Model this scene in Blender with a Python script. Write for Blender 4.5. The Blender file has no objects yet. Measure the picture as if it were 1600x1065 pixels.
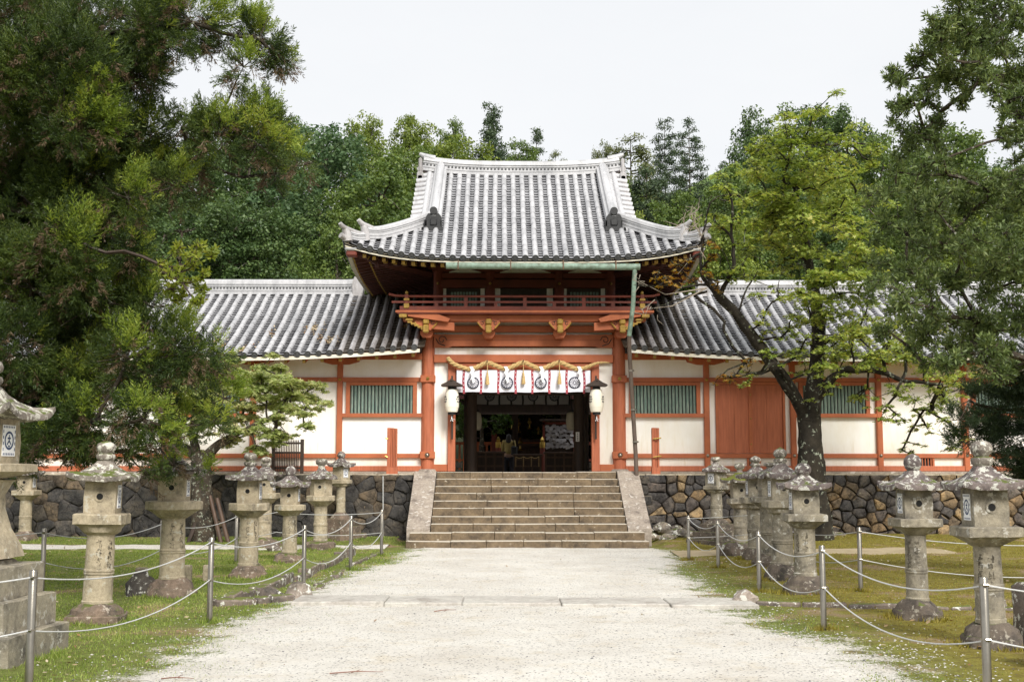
import bpy, math, random
import numpy as np
from mathutils import Vector, noise as mnoise
rnd = random.Random(7)
rng = np.random.default_rng(7)
C = bpy.context.scene.collection
scene = bpy.context.scene
R = math.radians
# ------------------------------------------------------------------ camera
PITCH, YAW, EYE, FPX = R(6.23), R(0.573), 1.6, 1900.0
cam = bpy.data.cameras.new("camera"); co = bpy.data.objects.new("camera", cam); C.objects.link(co)
co.location = (0, 0, EYE); co.rotation_euler = (R(90) + PITCH, 0, -YAW)
cam.sensor_width = 36; cam.lens = 36 * FPX / 1600; cam.clip_end = 3000; cam.clip_start = .1
scene.camera = co

def at(px, py, D):
    "a point of the place at distance D from the viewer's plane"
    x = (px - 800) / FPX; y = (532.5 - py) / FPX; a = math.pi / 2 + PITCH
    Y = y * math.cos(a) + math.sin(a); Z = y * math.sin(a) - math.cos(a)
    c, s = math.cos(YAW), -math.sin(YAW)
    X, Y = x * c - Y * s, x * s + Y * c
    t = D / Y
    return (X * t, D, EYE + Z * t)

# ------------------------------------------------------------------ helpers
class MB:
    def __init__(s): s.v = []; s.f = []; s.m = []
    def add(s, vs, fs, m=0):
        b = len(s.v); s.v.extend([tuple(p) for p in vs])
        for f in fs: s.f.append(tuple(b + i for i in f)); s.m.append(m)
    def box(s, x0, x1, y0, y1, z0, z1, m=0, bev=0.0):
        if x0 > x1: x0, x1 = x1, x0
        if y0 > y1: y0, y1 = y1, y0
        if z0 > z1: z0, z1 = z1, z0
        if bev <= 0:
            s.add([(x0,y0,z0),(x1,y0,z0),(x1,y1,z0),(x0,y1,z0),(x0,y0,z1),(x1,y0,z1),(x1,y1,z1),(x0,y1,z1)],
                  [(0,3,2,1),(4,5,6,7),(0,1,5,4),(1,2,6,5),(2,3,7,6),(3,0,4,7)], m)
            return
        b = min(bev, (x1-x0)*.4, (y1-y0)*.4, (z1-z0)*.4)
        def ring(i, z): return [(x0+i+0,y0+b+0,z),(x0+b,y0+i,z),(x1-b,y0+i,z),(x1-i,y0+b,z),(x1-i,y1-b,z),(x1-b,y1-i,z),(x0+b,y1-i,z),(x0+i,y1-b,z)]
        vs = ring(b, z0) + ring(0, z0+b) + ring(0, z1-b) + ring(b, z1)
        fs = [tuple(reversed(range(8)))]
        for k in range(3):
            for j in range(8): fs.append((k*8+j, k*8+(j+1)%8, (k+1)*8+(j+1)%8, (k+1)*8+j))
        fs.append(tuple(range(24, 32)))
        s.add(vs, fs, m)
    def tube(s, pts, rs, n=8, m=0, caps=True, squash=1.0):
        pts = [Vector(p) for p in pts]
        if not isinstance(rs, (list, tuple)): rs = [rs] * len(pts)
        b = len(s.v); up = None
        for i, p in enumerate(pts):
            d = (pts[min(i+1, len(pts)-1)] - pts[max(i-1, 0)])
            d = d.normalized() if d.length > 1e-9 else Vector((0,0,1))
            if up is None: up = Vector((0,0,1)) if abs(d.z) < .9 else Vector((0,1,0))
            u = d.cross(up)
            if u.length < 1e-6: u = d.cross(Vector((1,0,0)))
            u.normalize(); w = u.cross(d).normalized(); up = w
            for k in range(n):
                a = 2*math.pi*k/n
                s.v.append(tuple(p + u*math.cos(a)*rs[i] + w*math.sin(a)*rs[i]*squash))
        for i in range(len(pts)-1):
            for k in range(n):
                s.f.append((b+i*n+k, b+i*n+(k+1)%n, b+(i+1)*n+(k+1)%n, b+(i+1)*n+k)); s.m.append(m)
        if caps:
            s.f.append(tuple(b+k for k in reversed(range(n)))); s.m.append(m)
            e = b+(len(pts)-1)*n
            s.f.append(tuple(e+k for k in range(n))); s.m.append(m)
    def lathe(s, prof, c=(0,0,0), n=24, m=0, axis='z'):
        b = len(s.v)
        for r, h in prof:
            for k in range(n):
                a = 2*math.pi*k/n; p = (r*math.cos(a), r*math.sin(a), h)
                if axis == 'y': p = (p[0], -p[2], p[1])
                s.v.append((c[0]+p[0], c[1]+p[1], c[2]+p[2]))
        for i in range(len(prof)-1):
            for k in range(n):
                s.f.append((b+i*n+k, b+i*n+(k+1)%n, b+(i+1)*n+(k+1)%n, b+(i+1)*n+k)); s.m.append(m)
        s.f.append(tuple(b+k for k in reversed(range(n)))); s.m.append(m)
        s.f.append(tuple(b+(len(prof)-1)*n+k for k in range(n))); s.m.append(m)
    def prism(s, poly, y0, y1, m=0):
        "poly in x,z (counter-clockwise seen from the front), extruded from y0 (front) to y1"
        n = len(poly)
        s.add([(x,y0,z) for x,z in poly] + [(x,y1,z) for x,z in poly],
              [tuple(range(n)), tuple(reversed(range(n,2*n)))] + [(i,i+n,(i+1)%n+n,(i+1)%n) for i in range(n)], m)
    def sweep(s, prof, path, m=0, caps=True):
        "prof: (side, up) closed loop, swept along path, side = horizontal normal of the path"
        path = [Vector(p) for p in path]; n = len(prof); b = len(s.v)
        for i, p in enumerate(path):
            d = path[min(i+1,len(path)-1)] - path[max(i-1,0)]; h = Vector((d.x,d.y,0))
            h = h.normalized() if h.length > 1e-6 else Vector((1,0,0))
            sd = Vector((h.y,-h.x,0)); up = sd.cross(d.normalized()).normalized()
            if up.z < 0: up = -up
            for a, c in prof: s.v.append(tuple(p + sd*a + up*c))
        for i in range(len(path)-1):
            for k in range(n):
                s.f.append((b+i*n+k, b+i*n+(k+1)%n, b+(i+1)*n+(k+1)%n, b+(i+1)*n+k)); s.m.append(m)
        if caps:
            s.f.append(tuple(b+k for k in reversed(range(n)))); s.m.append(m)
            e = b+(len(path)-1)*n; s.f.append(tuple(e+k for k in range(n))); s.m.append(m)
    def noise(s, amp, scale, start=0, seed=0):
        o = Vector((seed*3.1, seed*1.7, seed*.9))
        for i in range(start, len(s.v)):
            p = Vector(s.v[i]); q = mnoise.noise_vector(p*scale + o)
            s.v[i] = tuple(p + q*amp)
    def build(s, name, mats, parent=None, smooth=None, world=True):
        me = bpy.data.meshes.new(name); me.from_pydata(s.v, [], s.f)
        if not isinstance(mats, (list, tuple)): mats = [mats]
        for m in mats: me.materials.append(m)
        if len(mats) > 1: me.polygons.foreach_set('material_index', s.m)
        if smooth is not None:
            me.polygons.foreach_set('use_smooth', [True]*len(me.polygons))
            me.set_sharp_from_angle(angle=R(smooth))
        me.update()
        return link(name, me, parent, world)

def link(name, me, parent=None, world=True):
    o = bpy.data.objects.new(name, me); C.objects.link(o)
    if parent is not None:
        o.parent = parent
        if world:
            L = Vector((0,0,0)); q = parent
            while q is not None: L += q.location; q = q.parent
            o.location = -L
    return o

def tag(o, label=None, cat=None, group=None, kind=None):
    if label: o['label'] = label
    if cat: o['category'] = cat
    if group: o['group'] = group
    if kind: o['kind'] = kind
    return o
def thing(name, label, cat, loc=(0,0,0), group=None, rz=0):
    o = bpy.data.objects.new(name, None); C.objects.link(o); o.location = loc; o.rotation_euler = (0,0,rz)
    o.empty_display_size = .2
    return tag(o, label, cat, group)
def copy_tree(o, parent=None):
    c = o.copy(); C.objects.link(c); c.parent = parent
    for ch in list(o.children): copy_tree(ch, c)
    return c
def struct(o): o['kind'] = 'structure'; return o

def np_mesh(name, V, F, mat, k=4, mi=None):
    me = bpy.data.meshes.new(name); nv, nf = len(V), len(F)
    me.vertices.add(nv); me.vertices.foreach_set('co', np.ascontiguousarray(V, dtype=np.float32).ravel())
    me.loops.add(nf*k); me.loops.foreach_set('vertex_index', np.ascontiguousarray(F, dtype=np.int32).ravel())
    me.polygons.add(nf); me.polygons.foreach_set('loop_start', np.arange(0, nf*k, k, dtype=np.int32))
    if isinstance(mat, (list, tuple)):
        for m in mat: me.materials.append(m)
        if mi is not None: me.polygons.foreach_set('material_index', np.asarray(mi, dtype=np.int32))
    else: me.materials.append(mat)
    me.update(calc_edges=True); return me

# ------------------------------------------------------------------ materials
def newmat(name):
    m = bpy.data.materials.new(name); m.use_nodes = True; nt = m.node_tree
    for n in list(nt.nodes): nt.nodes.remove(n)
    return m, nt
def N(nt, t, **kw):
    n = nt.nodes.new(t)
    for k, v in kw.items():
        if k in n.inputs: n.inputs[k].default_value = v
        else: setattr(n, k, v)
    return n
def ramp(nt, stops, interp='LINEAR'):
    r = nt.nodes.new('ShaderNodeValToRGB'); e = r.color_ramp.elements; r.color_ramp.interpolation = interp
    while len(e) > 1: e.remove(e[-1])
    e[0].position = stops[0][0]; e[0].color = (*stops[0][1], 1)
    for p, c in stops[1:]: x = e.new(p); x.color = (*c, 1)
    return r
def noisenode(nt, scale, detail=4, rough=.6, vec=None, scl=None):
    n = N(nt, 'ShaderNodeTexNoise', Scale=scale, Detail=detail, Roughness=rough)
    if vec is None:
        g = nt.nodes.new('ShaderNodeNewGeometry'); vec = g.outputs['Position']
    if scl:
        mp = nt.nodes.new('ShaderNodeMapping'); mp.inputs['Scale'].default_value = scl
        nt.links.new(vec, mp.inputs['Vector']); vec = mp.outputs['Vector']
    nt.links.new(vec, n.inputs['Vector']); return n
def mixc(nt, fac, a, b, mode='MIX'):
    m = nt.nodes.new('ShaderNodeMix'); m.data_type = 'RGBA'; m.blend_type = mode
    for s, v in ((0, fac), (6, a), (7, b)):
        if hasattr(v, 'is_output') or hasattr(v, 'links'): nt.links.new(v, m.inputs[s])
        else: m.inputs[s].default_value = v if s == 0 else (*v, 1)
    return m.outputs[2]
def finish(nt, col, rough=.7, bump=None, bstr=.3, bdist=.02, metal=0, spec=.5, rnode=None):
    b = N(nt, 'ShaderNodeBsdfPrincipled'); o = N(nt, 'ShaderNodeOutputMaterial')
    b.inputs['Roughness'].default_value = rough; b.inputs['Metallic'].default_value = metal
    b.inputs['Specular IOR Level'].default_value = spec
    if hasattr(col, 'links'): nt.links.new(col, b.inputs['Base Color'])
    else: b.inputs['Base Color'].default_value = (*col, 1)
    if rnode is not None: nt.links.new(rnode, b.inputs['Roughness'])
    if bump is not None:
        bp = N(nt, 'ShaderNodeBump', Strength=bstr, Distance=bdist); nt.links.new(bump, bp.inputs['Height'])
        nt.links.new(bp.outputs[0], b.inputs['Normal'])
    nt.links.new(b.outputs[0], o.inputs[0])
def simple(name, c0, c1=None, scale=3, rough=.6, bump=.15, bscale=40, scl=None, metal=0, spec=.4, island=0, dist=.01):
    "two-tone noise colour, fine bump, optional brightness change per loose piece"
    m, nt = newmat(name); c1 = c1 or tuple(x*.75 for x in c0)
    n = noisenode(nt, scale, 6, .65, scl=scl)
    r = ramp(nt, [(.32, c1), (.66, c0)]); nt.links.new(n.outputs[0], r.inputs[0]); col = r.outputs[0]
    if island:
        g = nt.nodes.new('ShaderNodeNewGeometry'); ml = N(nt, 'ShaderNodeMapRange'); ml.inputs['To Min'].default_value = 1-island; ml.inputs['To Max'].default_value = 1+island*.6
        nt.links.new(g.outputs['Random Per Island'], ml.inputs[0])
        hs = N(nt, 'ShaderNodeHueSaturation'); nt.links.new(col, hs.inputs['Color']); nt.links.new(ml.outputs[0], hs.inputs['Value']); col = hs.outputs[0]
    bn = noisenode(nt, bscale, 3, .6, scl=scl)
    finish(nt, col, rough, bn.outputs[0], bump, dist, metal, spec); return m

def leafmat(name, cols, hue=.02, scale=.8, transl=.35):
    m, nt = newmat(name)
    g = nt.nodes.new('ShaderNodeNewGeometry')
    n = noisenode(nt, scale, 2, .5)
    ad = N(nt, 'ShaderNodeMath', operation='MULTIPLY_ADD'); ad.inputs[1].default_value = .45
    nt.links.new(g.outputs['Random Per Island'], ad.inputs[0])
    sc = N(nt, 'ShaderNodeMath', operation='MULTIPLY'); sc.inputs[1].default_value = .62; nt.links.new(n.outputs[0], sc.inputs[0])
    nt.links.new(sc.outputs[0], ad.inputs[2])
    r = ramp(nt, [(.2 + .65*i/max(1, len(cols)-1), c) for i, c in enumerate(cols)]); nt.links.new(ad.outputs[0], r.inputs[0])
    b = N(nt, 'ShaderNodeBsdfPrincipled'); b.inputs['Roughness'].default_value = .5; b.inputs['Specular IOR Level'].default_value = .35
    nt.links.new(r.outputs[0], b.inputs['Base Color'])
    t = N(nt, 'ShaderNodeBsdfTranslucent')
    hs = N(nt, 'ShaderNodeHueSaturation', Value=1.5, Saturation=1.15); hs.inputs['Hue'].default_value = .49; nt.links.new(r.outputs[0], hs.inputs['Color']); nt.links.new(hs.outputs[0], t.inputs[0])
    mx = N(nt, 'ShaderNodeMixShader'); mx.inputs[0].default_value = transl
    nt.links.new(b.outputs[0], mx.inputs[1]); nt.links.new(t.outputs[0], mx.inputs[2])
    o = N(nt, 'ShaderNodeOutputMaterial'); nt.links.new(mx.outputs[0], o.inputs[0]); return m

def tilemat(name, base, dark, streak):
    m, nt = newmat(name)
    g = nt.nodes.new('ShaderNodeNewGeometry')
    n = noisenode(nt, 1.3, 5, .7, scl=(2.6,.4,.4)); n2 = noisenode(nt, 14, 4, .7)
    r = ramp(nt, [(.3, streak), (.55, base)]); nt.links.new(n.outputs[0], r.inputs[0])
    r2 = ramp(nt, [(.35, (.62,.62,.64)), (.6, (1,1,1))]); nt.links.new(n2.outputs[0], r2.inputs[0])
    col = mixc(nt, .5, r.outputs[0], r2.outputs[0], 'MULTIPLY')
    ml = N(nt, 'ShaderNodeMapRange'); ml.inputs['To Min'].default_value = .9; ml.inputs['To Max'].default_value = 1.05
    nt.links.new(g.outputs['Random Per Island'], ml.inputs[0])
    hs = N(nt, 'ShaderNodeHueSaturation'); nt.links.new(col, hs.inputs['Color']); nt.links.new(ml.outputs[0], hs.inputs['Value'])
    finish(nt, hs.outputs[0], .38, n2.outputs[0], .25, .01, 0, .6); return m

def stonemat(name, tan, grey, dark, lichen=.0, moss=0.0, moss_or_lit_col=(.10,.12,.03), spots=(.62,.61,.55), scale=1.0):
    m, nt = newmat(name)
    n = noisenode(nt, 3.2*scale, 8, .68); n2 = noisenode(nt, 18*scale, 6, .75); n3 = noisenode(nt, 9*scale, 5, .7); f = noisenode(nt, 160, 2, .8)
    r = ramp(nt, [(.34, dark), (.45, grey), (.62, tan)]); nt.links.new(n.outputs[0], r.inputs[0])
    r2 = ramp(nt, [(.3, (.55,.53,.5)), (.55, (1,1,1)), (.75, (1.15,1.12,1.08))]); nt.links.new(n2.outputs[0], r2.inputs[0])
    col = mixc(nt, .8, r.outputs[0], r2.outputs[0], 'MULTIPLY')
    rf = ramp(nt, [(.35, (.7,.7,.7)), (.5, (1,1,1)), (.68, (1.2,1.2,1.2))]); nt.links.new(f.outputs[0], rf.inputs[0])
    col = mixc(nt, .7, col, rf.outputs[0], 'MULTIPLY')
    if lichen:
        rl = ramp(nt, [(.60-lichen*.15, (0,0,0)), (.635-lichen*.15, (1,1,1))]); nt.links.new(n3.outputs[0], rl.inputs[0])
        col = mixc(nt, rl.outputs[0], col, spots)
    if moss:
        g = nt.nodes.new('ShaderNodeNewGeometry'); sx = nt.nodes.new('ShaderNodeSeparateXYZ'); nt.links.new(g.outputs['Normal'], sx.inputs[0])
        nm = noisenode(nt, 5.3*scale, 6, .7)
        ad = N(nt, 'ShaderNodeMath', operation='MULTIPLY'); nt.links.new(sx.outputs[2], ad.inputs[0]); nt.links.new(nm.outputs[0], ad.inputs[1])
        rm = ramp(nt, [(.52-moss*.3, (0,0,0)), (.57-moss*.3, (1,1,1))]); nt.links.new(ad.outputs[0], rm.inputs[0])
        col = mixc(nt, rm.outputs[0], col, moss_or_lit_col)
    finish(nt, col, .9, n2.outputs[0], .55, .02, 0, .25); return m

RED = simple('vermilion_wood', (.46,.135,.052), (.32,.088,.036), 1.9, .6, .25, 40, scl=(1,1,.8))
REDV = simple('vermilion_wood_weathered', (.49,.150,.072), (.34,.098,.046), 3.5, .6, .3, 25, scl=(6,6,.5))
SOFF = simple('shaded_soffit_wood', (.075,.017,.012), (.045,.012,.009), 2.5, .7, .2, 60)  # darker copy of the red wood, eave shade put into its colour
REDD = simple('dark_red_wood', (.20,.042,.025), (.12,.03,.02), 2.5, .6, .2, 60)
WHITE = simple('white_plaster', (.92,.905,.87), (.82,.77,.67), 1.6, .85, .12, 30, scl=(1,1,.35))
def plaster():
    m, nt = newmat('white_plaster'); n = noisenode(nt, 1.6, 6, .65, scl=(1,1,.35)); r = ramp(nt, [(.32, (.83,.78,.68)), (.62, (.92,.905,.87))]); nt.links.new(n.outputs[0], r.inputs[0])
    g = nt.nodes.new('ShaderNodeNewGeometry'); sx = nt.nodes.new('ShaderNodeSeparateXYZ'); nt.links.new(g.outputs['Position'], sx.inputs[0])
    zr = N(nt, 'ShaderNodeMapRange'); zr.inputs[1].default_value = 1.8; zr.inputs[2].default_value = 2.45; zr.inputs[3].default_value = .75; zr.inputs[4].default_value = 0; nt.links.new(sx.outputs[2], zr.inputs[0])
    n2 = noisenode(nt, 9, 6, .7, scl=(1.4,1.4,.5)); ad = N(nt, 'ShaderNodeMath', operation='MULTIPLY'); nt.links.new(zr.outputs[0], ad.inputs[0]); nt.links.new(n2.outputs[0], ad.inputs[1])
    col = mixc(nt, ad.outputs[0], r.outputs[0], (.58,.49,.37))
    n3 = noisenode(nt, 4.5, 4, .6, scl=(2.2,2.2,.16)); r3 = ramp(nt, [(.58, (1,1,1)), (.74, (.90,.86,.78))]); nt.links.new(n3.outputs[0], r3.inputs[0]); col = mixc(nt, 1, col, r3.outputs[0], 'MULTIPLY')
    bn = noisenode(nt, 30, 3, .6); finish(nt, col, .88, bn.outputs[0], .15, .01, 0, .3); return m
WHITE = plaster()
CREAM = simple('board_edge', (.62,.58,.48), (.45,.40,.30), 4, .75, .2, 40)
FASC = simple('white_fascia', (.80,.77,.70), (.62,.55,.42), 3, .75, .2, 40)
GOLD = simple('ochre_paint', (.40,.25,.045), (.26,.15,.03), 9, .5, .1, 40)
BRASS = simple('gilded_metal', (.60,.42,.12), (.40,.27,.07), 6, .28, .1, 40, metal=.9)
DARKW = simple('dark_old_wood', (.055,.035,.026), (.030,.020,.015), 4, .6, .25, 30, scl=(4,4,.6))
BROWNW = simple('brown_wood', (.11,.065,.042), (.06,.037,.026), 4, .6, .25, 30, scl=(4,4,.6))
COPPER = simple('green_copper', (.25,.36,.29), (.10,.12,.085), 7, .55, .3, 50)
RUST = simple('rusty_iron', (.17,.09,.05), (.10,.06,.04), 8, .7, .3, 50)
PIPE = simple('brown_pipe', (.13,.095,.075), (.09,.065,.05), 4, .45, .1, 50)
BARS = simple('green_window_bars', (.36,.43,.36), (.10,.19,.17), 5, .7, .35, 30, scl=(6,6,.8), island=.18)
BLACK = simple('black_paint', (.012,.012,.013), (.02,.02,.02), 4, .6, .1, 40)
STEEL = simple('brushed_steel', (.36,.33,.28), (.27,.25,.21), 6, .28, .05, 80, metal=1.0)
ROPEW = simple('white_rope', (.62,.62,.61), (.45,.45,.44), 60, .6, .5, 200)
STRAW = simple('straw_rope', (.66,.47,.21), (.42,.28,.11), 30, .7, .6, 90)
PAPER = simple('white_paper', (.86,.86,.86), (.80,.80,.80), 4, .8, .05, 40)
CLOTH = simple('white_cloth', (.80,.79,.86), (.74,.73,.81), 1.5, .85, .1, 300)
INK = simple('black_ink', (.025,.028,.045), (.04,.045,.07), 10, .8, .05, 40)
NAVY = simple('navy_print', (.03,.05,.13), (.04,.07,.16), 10, .8, .05, 40)
TILE = tilemat('silver_roof_tile', (.52,.515,.525), (.05,.05,.055), (.33,.33,.34))
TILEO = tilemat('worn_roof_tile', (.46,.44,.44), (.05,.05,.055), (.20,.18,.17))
PAN = tilemat('pan_roof_tile', (.37,.37,.385), (.05,.05,.055), (.20,.20,.21))
TDARK = simple('dark_tile_end', (.10,.10,.105), (.06,.06,.06), 10, .6, .4, 60)
TSHADE = simple('shaded_tile_gap', (.025,.025,.028), (.015,.015,.017), 6, .8, .1, 60)  # near-black riser faces: the shade under each tile lip, painted on
ONI = simple('blackened_tile', (.016,.016,.018), (.03,.03,.03), 10, .5, .4, 60)
# ------------------------------------------------------------------ world and sun
SUN_EL, SUN_AZ = R(40), R(20)      # sun high, behind the viewer to the right
w = bpy.data.worlds.new("World"); scene.world = w; w.use_nodes = True; nt = w.node_tree
bg = nt.nodes['Background']; sky = nt.nodes.new('ShaderNodeTexSky'); sky.sky_type = 'NISHITA'; sky.sun_disc = False
sky.sun_elevation = SUN_EL; sky.sun_rotation = math.pi - SUN_AZ; sky.dust_density = 4; sky.air_density = 1; sky.ozone_density = 1
hs = N(nt, 'ShaderNodeHueSaturation', Saturation=.18, Value=1.0); nt.links.new(sky.outputs[0], hs.inputs['Color'])
tc = nt.nodes.new('ShaderNodeTexCoord')
cn = noisenode(nt, 2.2, 5, .55, vec=tc.outputs['Generated'], scl=(1,1,2.5))
cr = ramp(nt, [(.3, (.90,.925,.96)), (.7, (.975,.99,1.01))]); nt.links.new(cn.outputs[0], cr.inputs[0])
cl = nt.nodes.new('ShaderNodeVectorMath'); cl.operation = 'SCALE'; cl.inputs['Scale'].default_value = 7.7; nt.links.new(cr.outputs[0], cl.inputs[0])
mx = mixc(nt, .86, hs.outputs[0], cl.outputs[0])
nt.links.new(mx, bg.inputs['Color']); bg.inputs['Strength'].default_value = .1
sl = bpy.data.lights.new('sun', 'SUN'); so = bpy.data.objects.new('sun', sl); C.objects.link(so)
sl.energy = 3.2; sl.angle = R(24); sl.color = (1, .965, .90)
sd = Vector((math.sin(SUN_AZ)*math.cos(SUN_EL), -math.cos(SUN_AZ)*math.cos(SUN_EL), math.sin(SUN_EL)))
so.rotation_euler = sd.to_track_quat('Z', 'Y').to_euler(); so.location = (0, -5, 30)
scene.view_settings.view_transform = 'Standard'; scene.view_settings.look = 'None'
scene.view_settings.exposure = 0.45; scene.view_settings.gamma = 1
cy = scene.cycles; cy.use_denoising = True; cy.max_bounces = 6; cy.diffuse_bounces = 4; cy.glossy_bounces = 2; cy.transmission_bounces = 4
cy.sample_clamp_indirect = 6; cy.use_adaptive_sampling = True; cy.adaptive_threshold = .015

# ------------------------------------------------------------------ ground
def gh(x, y):
    h = .025*mnoise.noise(Vector((x*.7, y*.7, 0))) + .012*mnoise.noise(Vector((x*2.9, y*2.9, 3)))
    if x > 3.4: h += .10*min(1, (x-3.4)/2.5)*max(0, min(1, (y-12)/6))*(.6+.5*mnoise.noise(Vector((x*.4, y*.4, 7))))
    if y > 26.5: h += .10*min(1, (y-26.5)/2.5)*(1 if (x < -2.4 or x > 3.6) else 0)
    return h
def path_edges(y):
    t = max(0, min(1, (y-9)/17))
    l = -2.95 + .75*t + (.35 if y > 19 else 0)*min(1, (y-19)/4 if y > 19 else 0)
    r = 2.75 + .25*t
    if y > 20: r += min(1, (y-20)/3)*.35
    if y < 13: r += (13-y)*.06
    l += .28*mnoise.noise(Vector((3.3, y*.5, 0))) + .05*mnoise.noise(Vector((5.3, y*3.1, 0)))
    r += .4*mnoise.noise(Vector((9.3, y*.45, 0))) + .06*mnoise.noise(Vector((1.3, y*3.3, 0)))
    return l, r

def signed(x, y):
    "metres outside the gravel (positive) or inside it (negative)"
    if y > 26.6: return 3.0
    l, r = path_edges(y); d = max(l-x, x-r)
    if x > 2 and y < 14: d -= (14-y)*.07          # the gravel thins out slowly at the near right
    return d
def grassmat(name, side):
    m, nt = newmat(name)
    g = nt.nodes.new('ShaderNodeNewGeometry'); sx = nt.nodes.new('ShaderNodeSeparateXYZ'); nt.links.new(g.outputs['Position'], sx.inputs[0])
    n1 = noisenode(nt, .9, 5, .6); n2 = noisenode(nt, 7, 6, .75); n3 = noisenode(nt, 45, 4, .8); n4 = noisenode(nt, 2.3, 6, .75)
    left = ramp(nt, [(.3, (.17,.12,.06)), (.42, (.13,.14,.04)), (.55, (.155,.19,.045)), (.7, (.28,.28,.10))]); nt.links.new(n2.outputs[0], left.inputs[0])
    right = ramp(nt, [(.3, (.10,.075,.03)), (.45, (.17,.14,.03)), (.58, (.23,.20,.04)), (.72, (.14,.14,.04))]); nt.links.new(n2.outputs[0], right.inputs[0])
    sm = N(nt, 'ShaderNodeMapRange'); sm.inputs[1].default_value = 3.0; sm.inputs[2].default_value = 4.2; nt.links.new(sx.outputs[0], sm.inputs[0])
    col = mixc(nt, sm.outputs[0], left.outputs[0], right.outputs[0])
    dirt = ramp(nt, [(.54, (0,0,0)), (.64, (1,1,1))]); nt.links.new(n1.outputs[0], dirt.inputs[0])
    col = mixc(nt, dirt.outputs[0], col, (.26,.19,.11))
    r3 = ramp(nt, [(.3, (.5,.5,.5)), (.5, (1,1,1)), (.7, (1.4,1.35,1.3))]); nt.links.new(n3.outputs[0], r3.inputs[0])
    gcol = mixc(nt, .8, col, r3.outputs[0], 'MULTIPLY')
    # gravel
    p1 = noisenode(nt, .8, 5, .6); p2 = noisenode(nt, 38, 4, .85)
    v = N(nt, 'ShaderNodeTexVoronoi', Scale=70.0); nt.links.new(g.outputs['Position'], v.inputs['Vector'])
    a = ramp(nt, [(.3, (.58,.545,.495)), (.6, (.68,.655,.61))]); nt.links.new(p1.outputs[0], a.inputs[0])
    b = ramp(nt, [(.27, (.50,.48,.46)), (.42, (.90,.90,.89)), (.62, (1.06,1.06,1.06))]); nt.links.new(p2.outputs[0], b.inputs[0])
    c_ = mixc(nt, .9, a.outputs[0], b.outputs[0], 'MULTIPLY')
    sv = N(nt, 'ShaderNodeSeparateColor'); nt.links.new(v.outputs['Color'], sv.inputs[0])
    c = ramp(nt, [(0, (.22,.21,.22)), (.045, (.35,.33,.33)), (.06, (1,1,1)), (1, (1.04,1.03,1.0))]); nt.links.new(sv.outputs[0], c.inputs[0])
    c_ = mixc(nt, 1, c_, c.outputs[0], 'MULTIPLY')
    d = ramp(nt, [(.52, (1,1,1)), (.66, (.93,.89,.82)), (.78, (.84,.77,.67))]); nt.links.new(n4.outputs[0], d.inputs[0])
    c_ = mixc(nt, 1, c_, d.outputs[0], 'MULTIPLY')
    at_ = N(nt, 'ShaderNodeAttribute', attribute_name='outside')
    # ragged border: noise at three sizes decides where gravel ends
    s1 = N(nt, 'ShaderNodeMath', operation='MULTIPLY_ADD'); s1.inputs[1].default_value = 2.3; s1.inputs[2].default_value = -1.15; nt.links.new(n4.outputs[0], s1.inputs[0])
    s2 = N(nt, 'ShaderNodeMath', operation='MULTIPLY_ADD'); s2.inputs[1].default_value = 1.5; s2.inputs[2].default_value = -.75; nt.links.new(n3.outputs[0], s2.inputs[0])
    s3 = N(nt, 'ShaderNodeMath', operation='ADD'); nt.links.new(s1.outputs[0], s3.inputs[0]); nt.links.new(s2.outputs[0], s3.inputs[1])
    s4 = N(nt, 'ShaderNodeMath', operation='SUBTRACT'); nt.links.new(s3.outputs[0], s4.inputs[0]); nt.links.new(at_.outputs['Fac'], s4.inputs[1])
    mr_ = N(nt, 'ShaderNodeMapRange'); mr_.inputs[1].default_value = -.12; mr_.inputs[2].default_value = .12; nt.links.new(s4.outputs[0], mr_.inputs[0])
    col = mixc(nt, mr_.outputs[0], gcol, c_)
    finish(nt, col, .95, n3.outputs[0], .7, .025, 0, .15); return m
GRASS, GRAVEL = grassmat('short_grass_and_moss', 1), grassmat('pale_gravel', 0)
def set_out(me, vals):
    at_ = me.attributes.new('outside', 'FLOAT', 'POINT'); at_.data.foreach_set('value', np.asarray(vals, dtype=np.float32))
xs = np.arange(-15, 17.01, .16); ys = np.arange(3.2, 29.61, .16)
V = [(x, y, gh(x, y)) for y in ys for x in xs]; nx = len(xs)
F = [(j*nx+i, j*nx+i+1, (j+1)*nx+i+1, (j+1)*nx+i) for j in range(len(ys)-1) for i in range(nx-1)]
o = link('lawn', np_mesh('lawn', np.array(V), np.array(F), GRASS)); o.data.shade_smooth(); struct(o); set_out(o.data, [signed(p[0], p[1]) for p in V])
mb = MB(); mb.box(-600, 600, -300, 900, -.6, -.12); o = mb.build('ground', GRASS); struct(o); set_out(o.data, [5.0]*len(mb.v))
ys = np.arange(3.2, 26.75, .05); V = []; nc = 60
for y in ys:
    l, r = path_edges(y)
    for i in range(nc+1):
        x = l + (r-l)*i/nc; q = min(i, nc-i)/nc*(r-l); V.append((x, y, gh(x, y) + (-.006 if q < .01 else .004+.016*min(1, q/.5))))
F = [(j*(nc+1)+i, j*(nc+1)+i+1, (j+1)*(nc+1)+i+1, (j+1)*(nc+1)+i) for j in range(len(ys)-1) for i in range(nc)]
o = link('gravel_path', np_mesh('gravel_path', np.array(V), np.array(F), GRAVEL)); o.data.shade_smooth(); struct(o); set_out(o.data, [signed(p[0], p[1]) for p in V])
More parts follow.
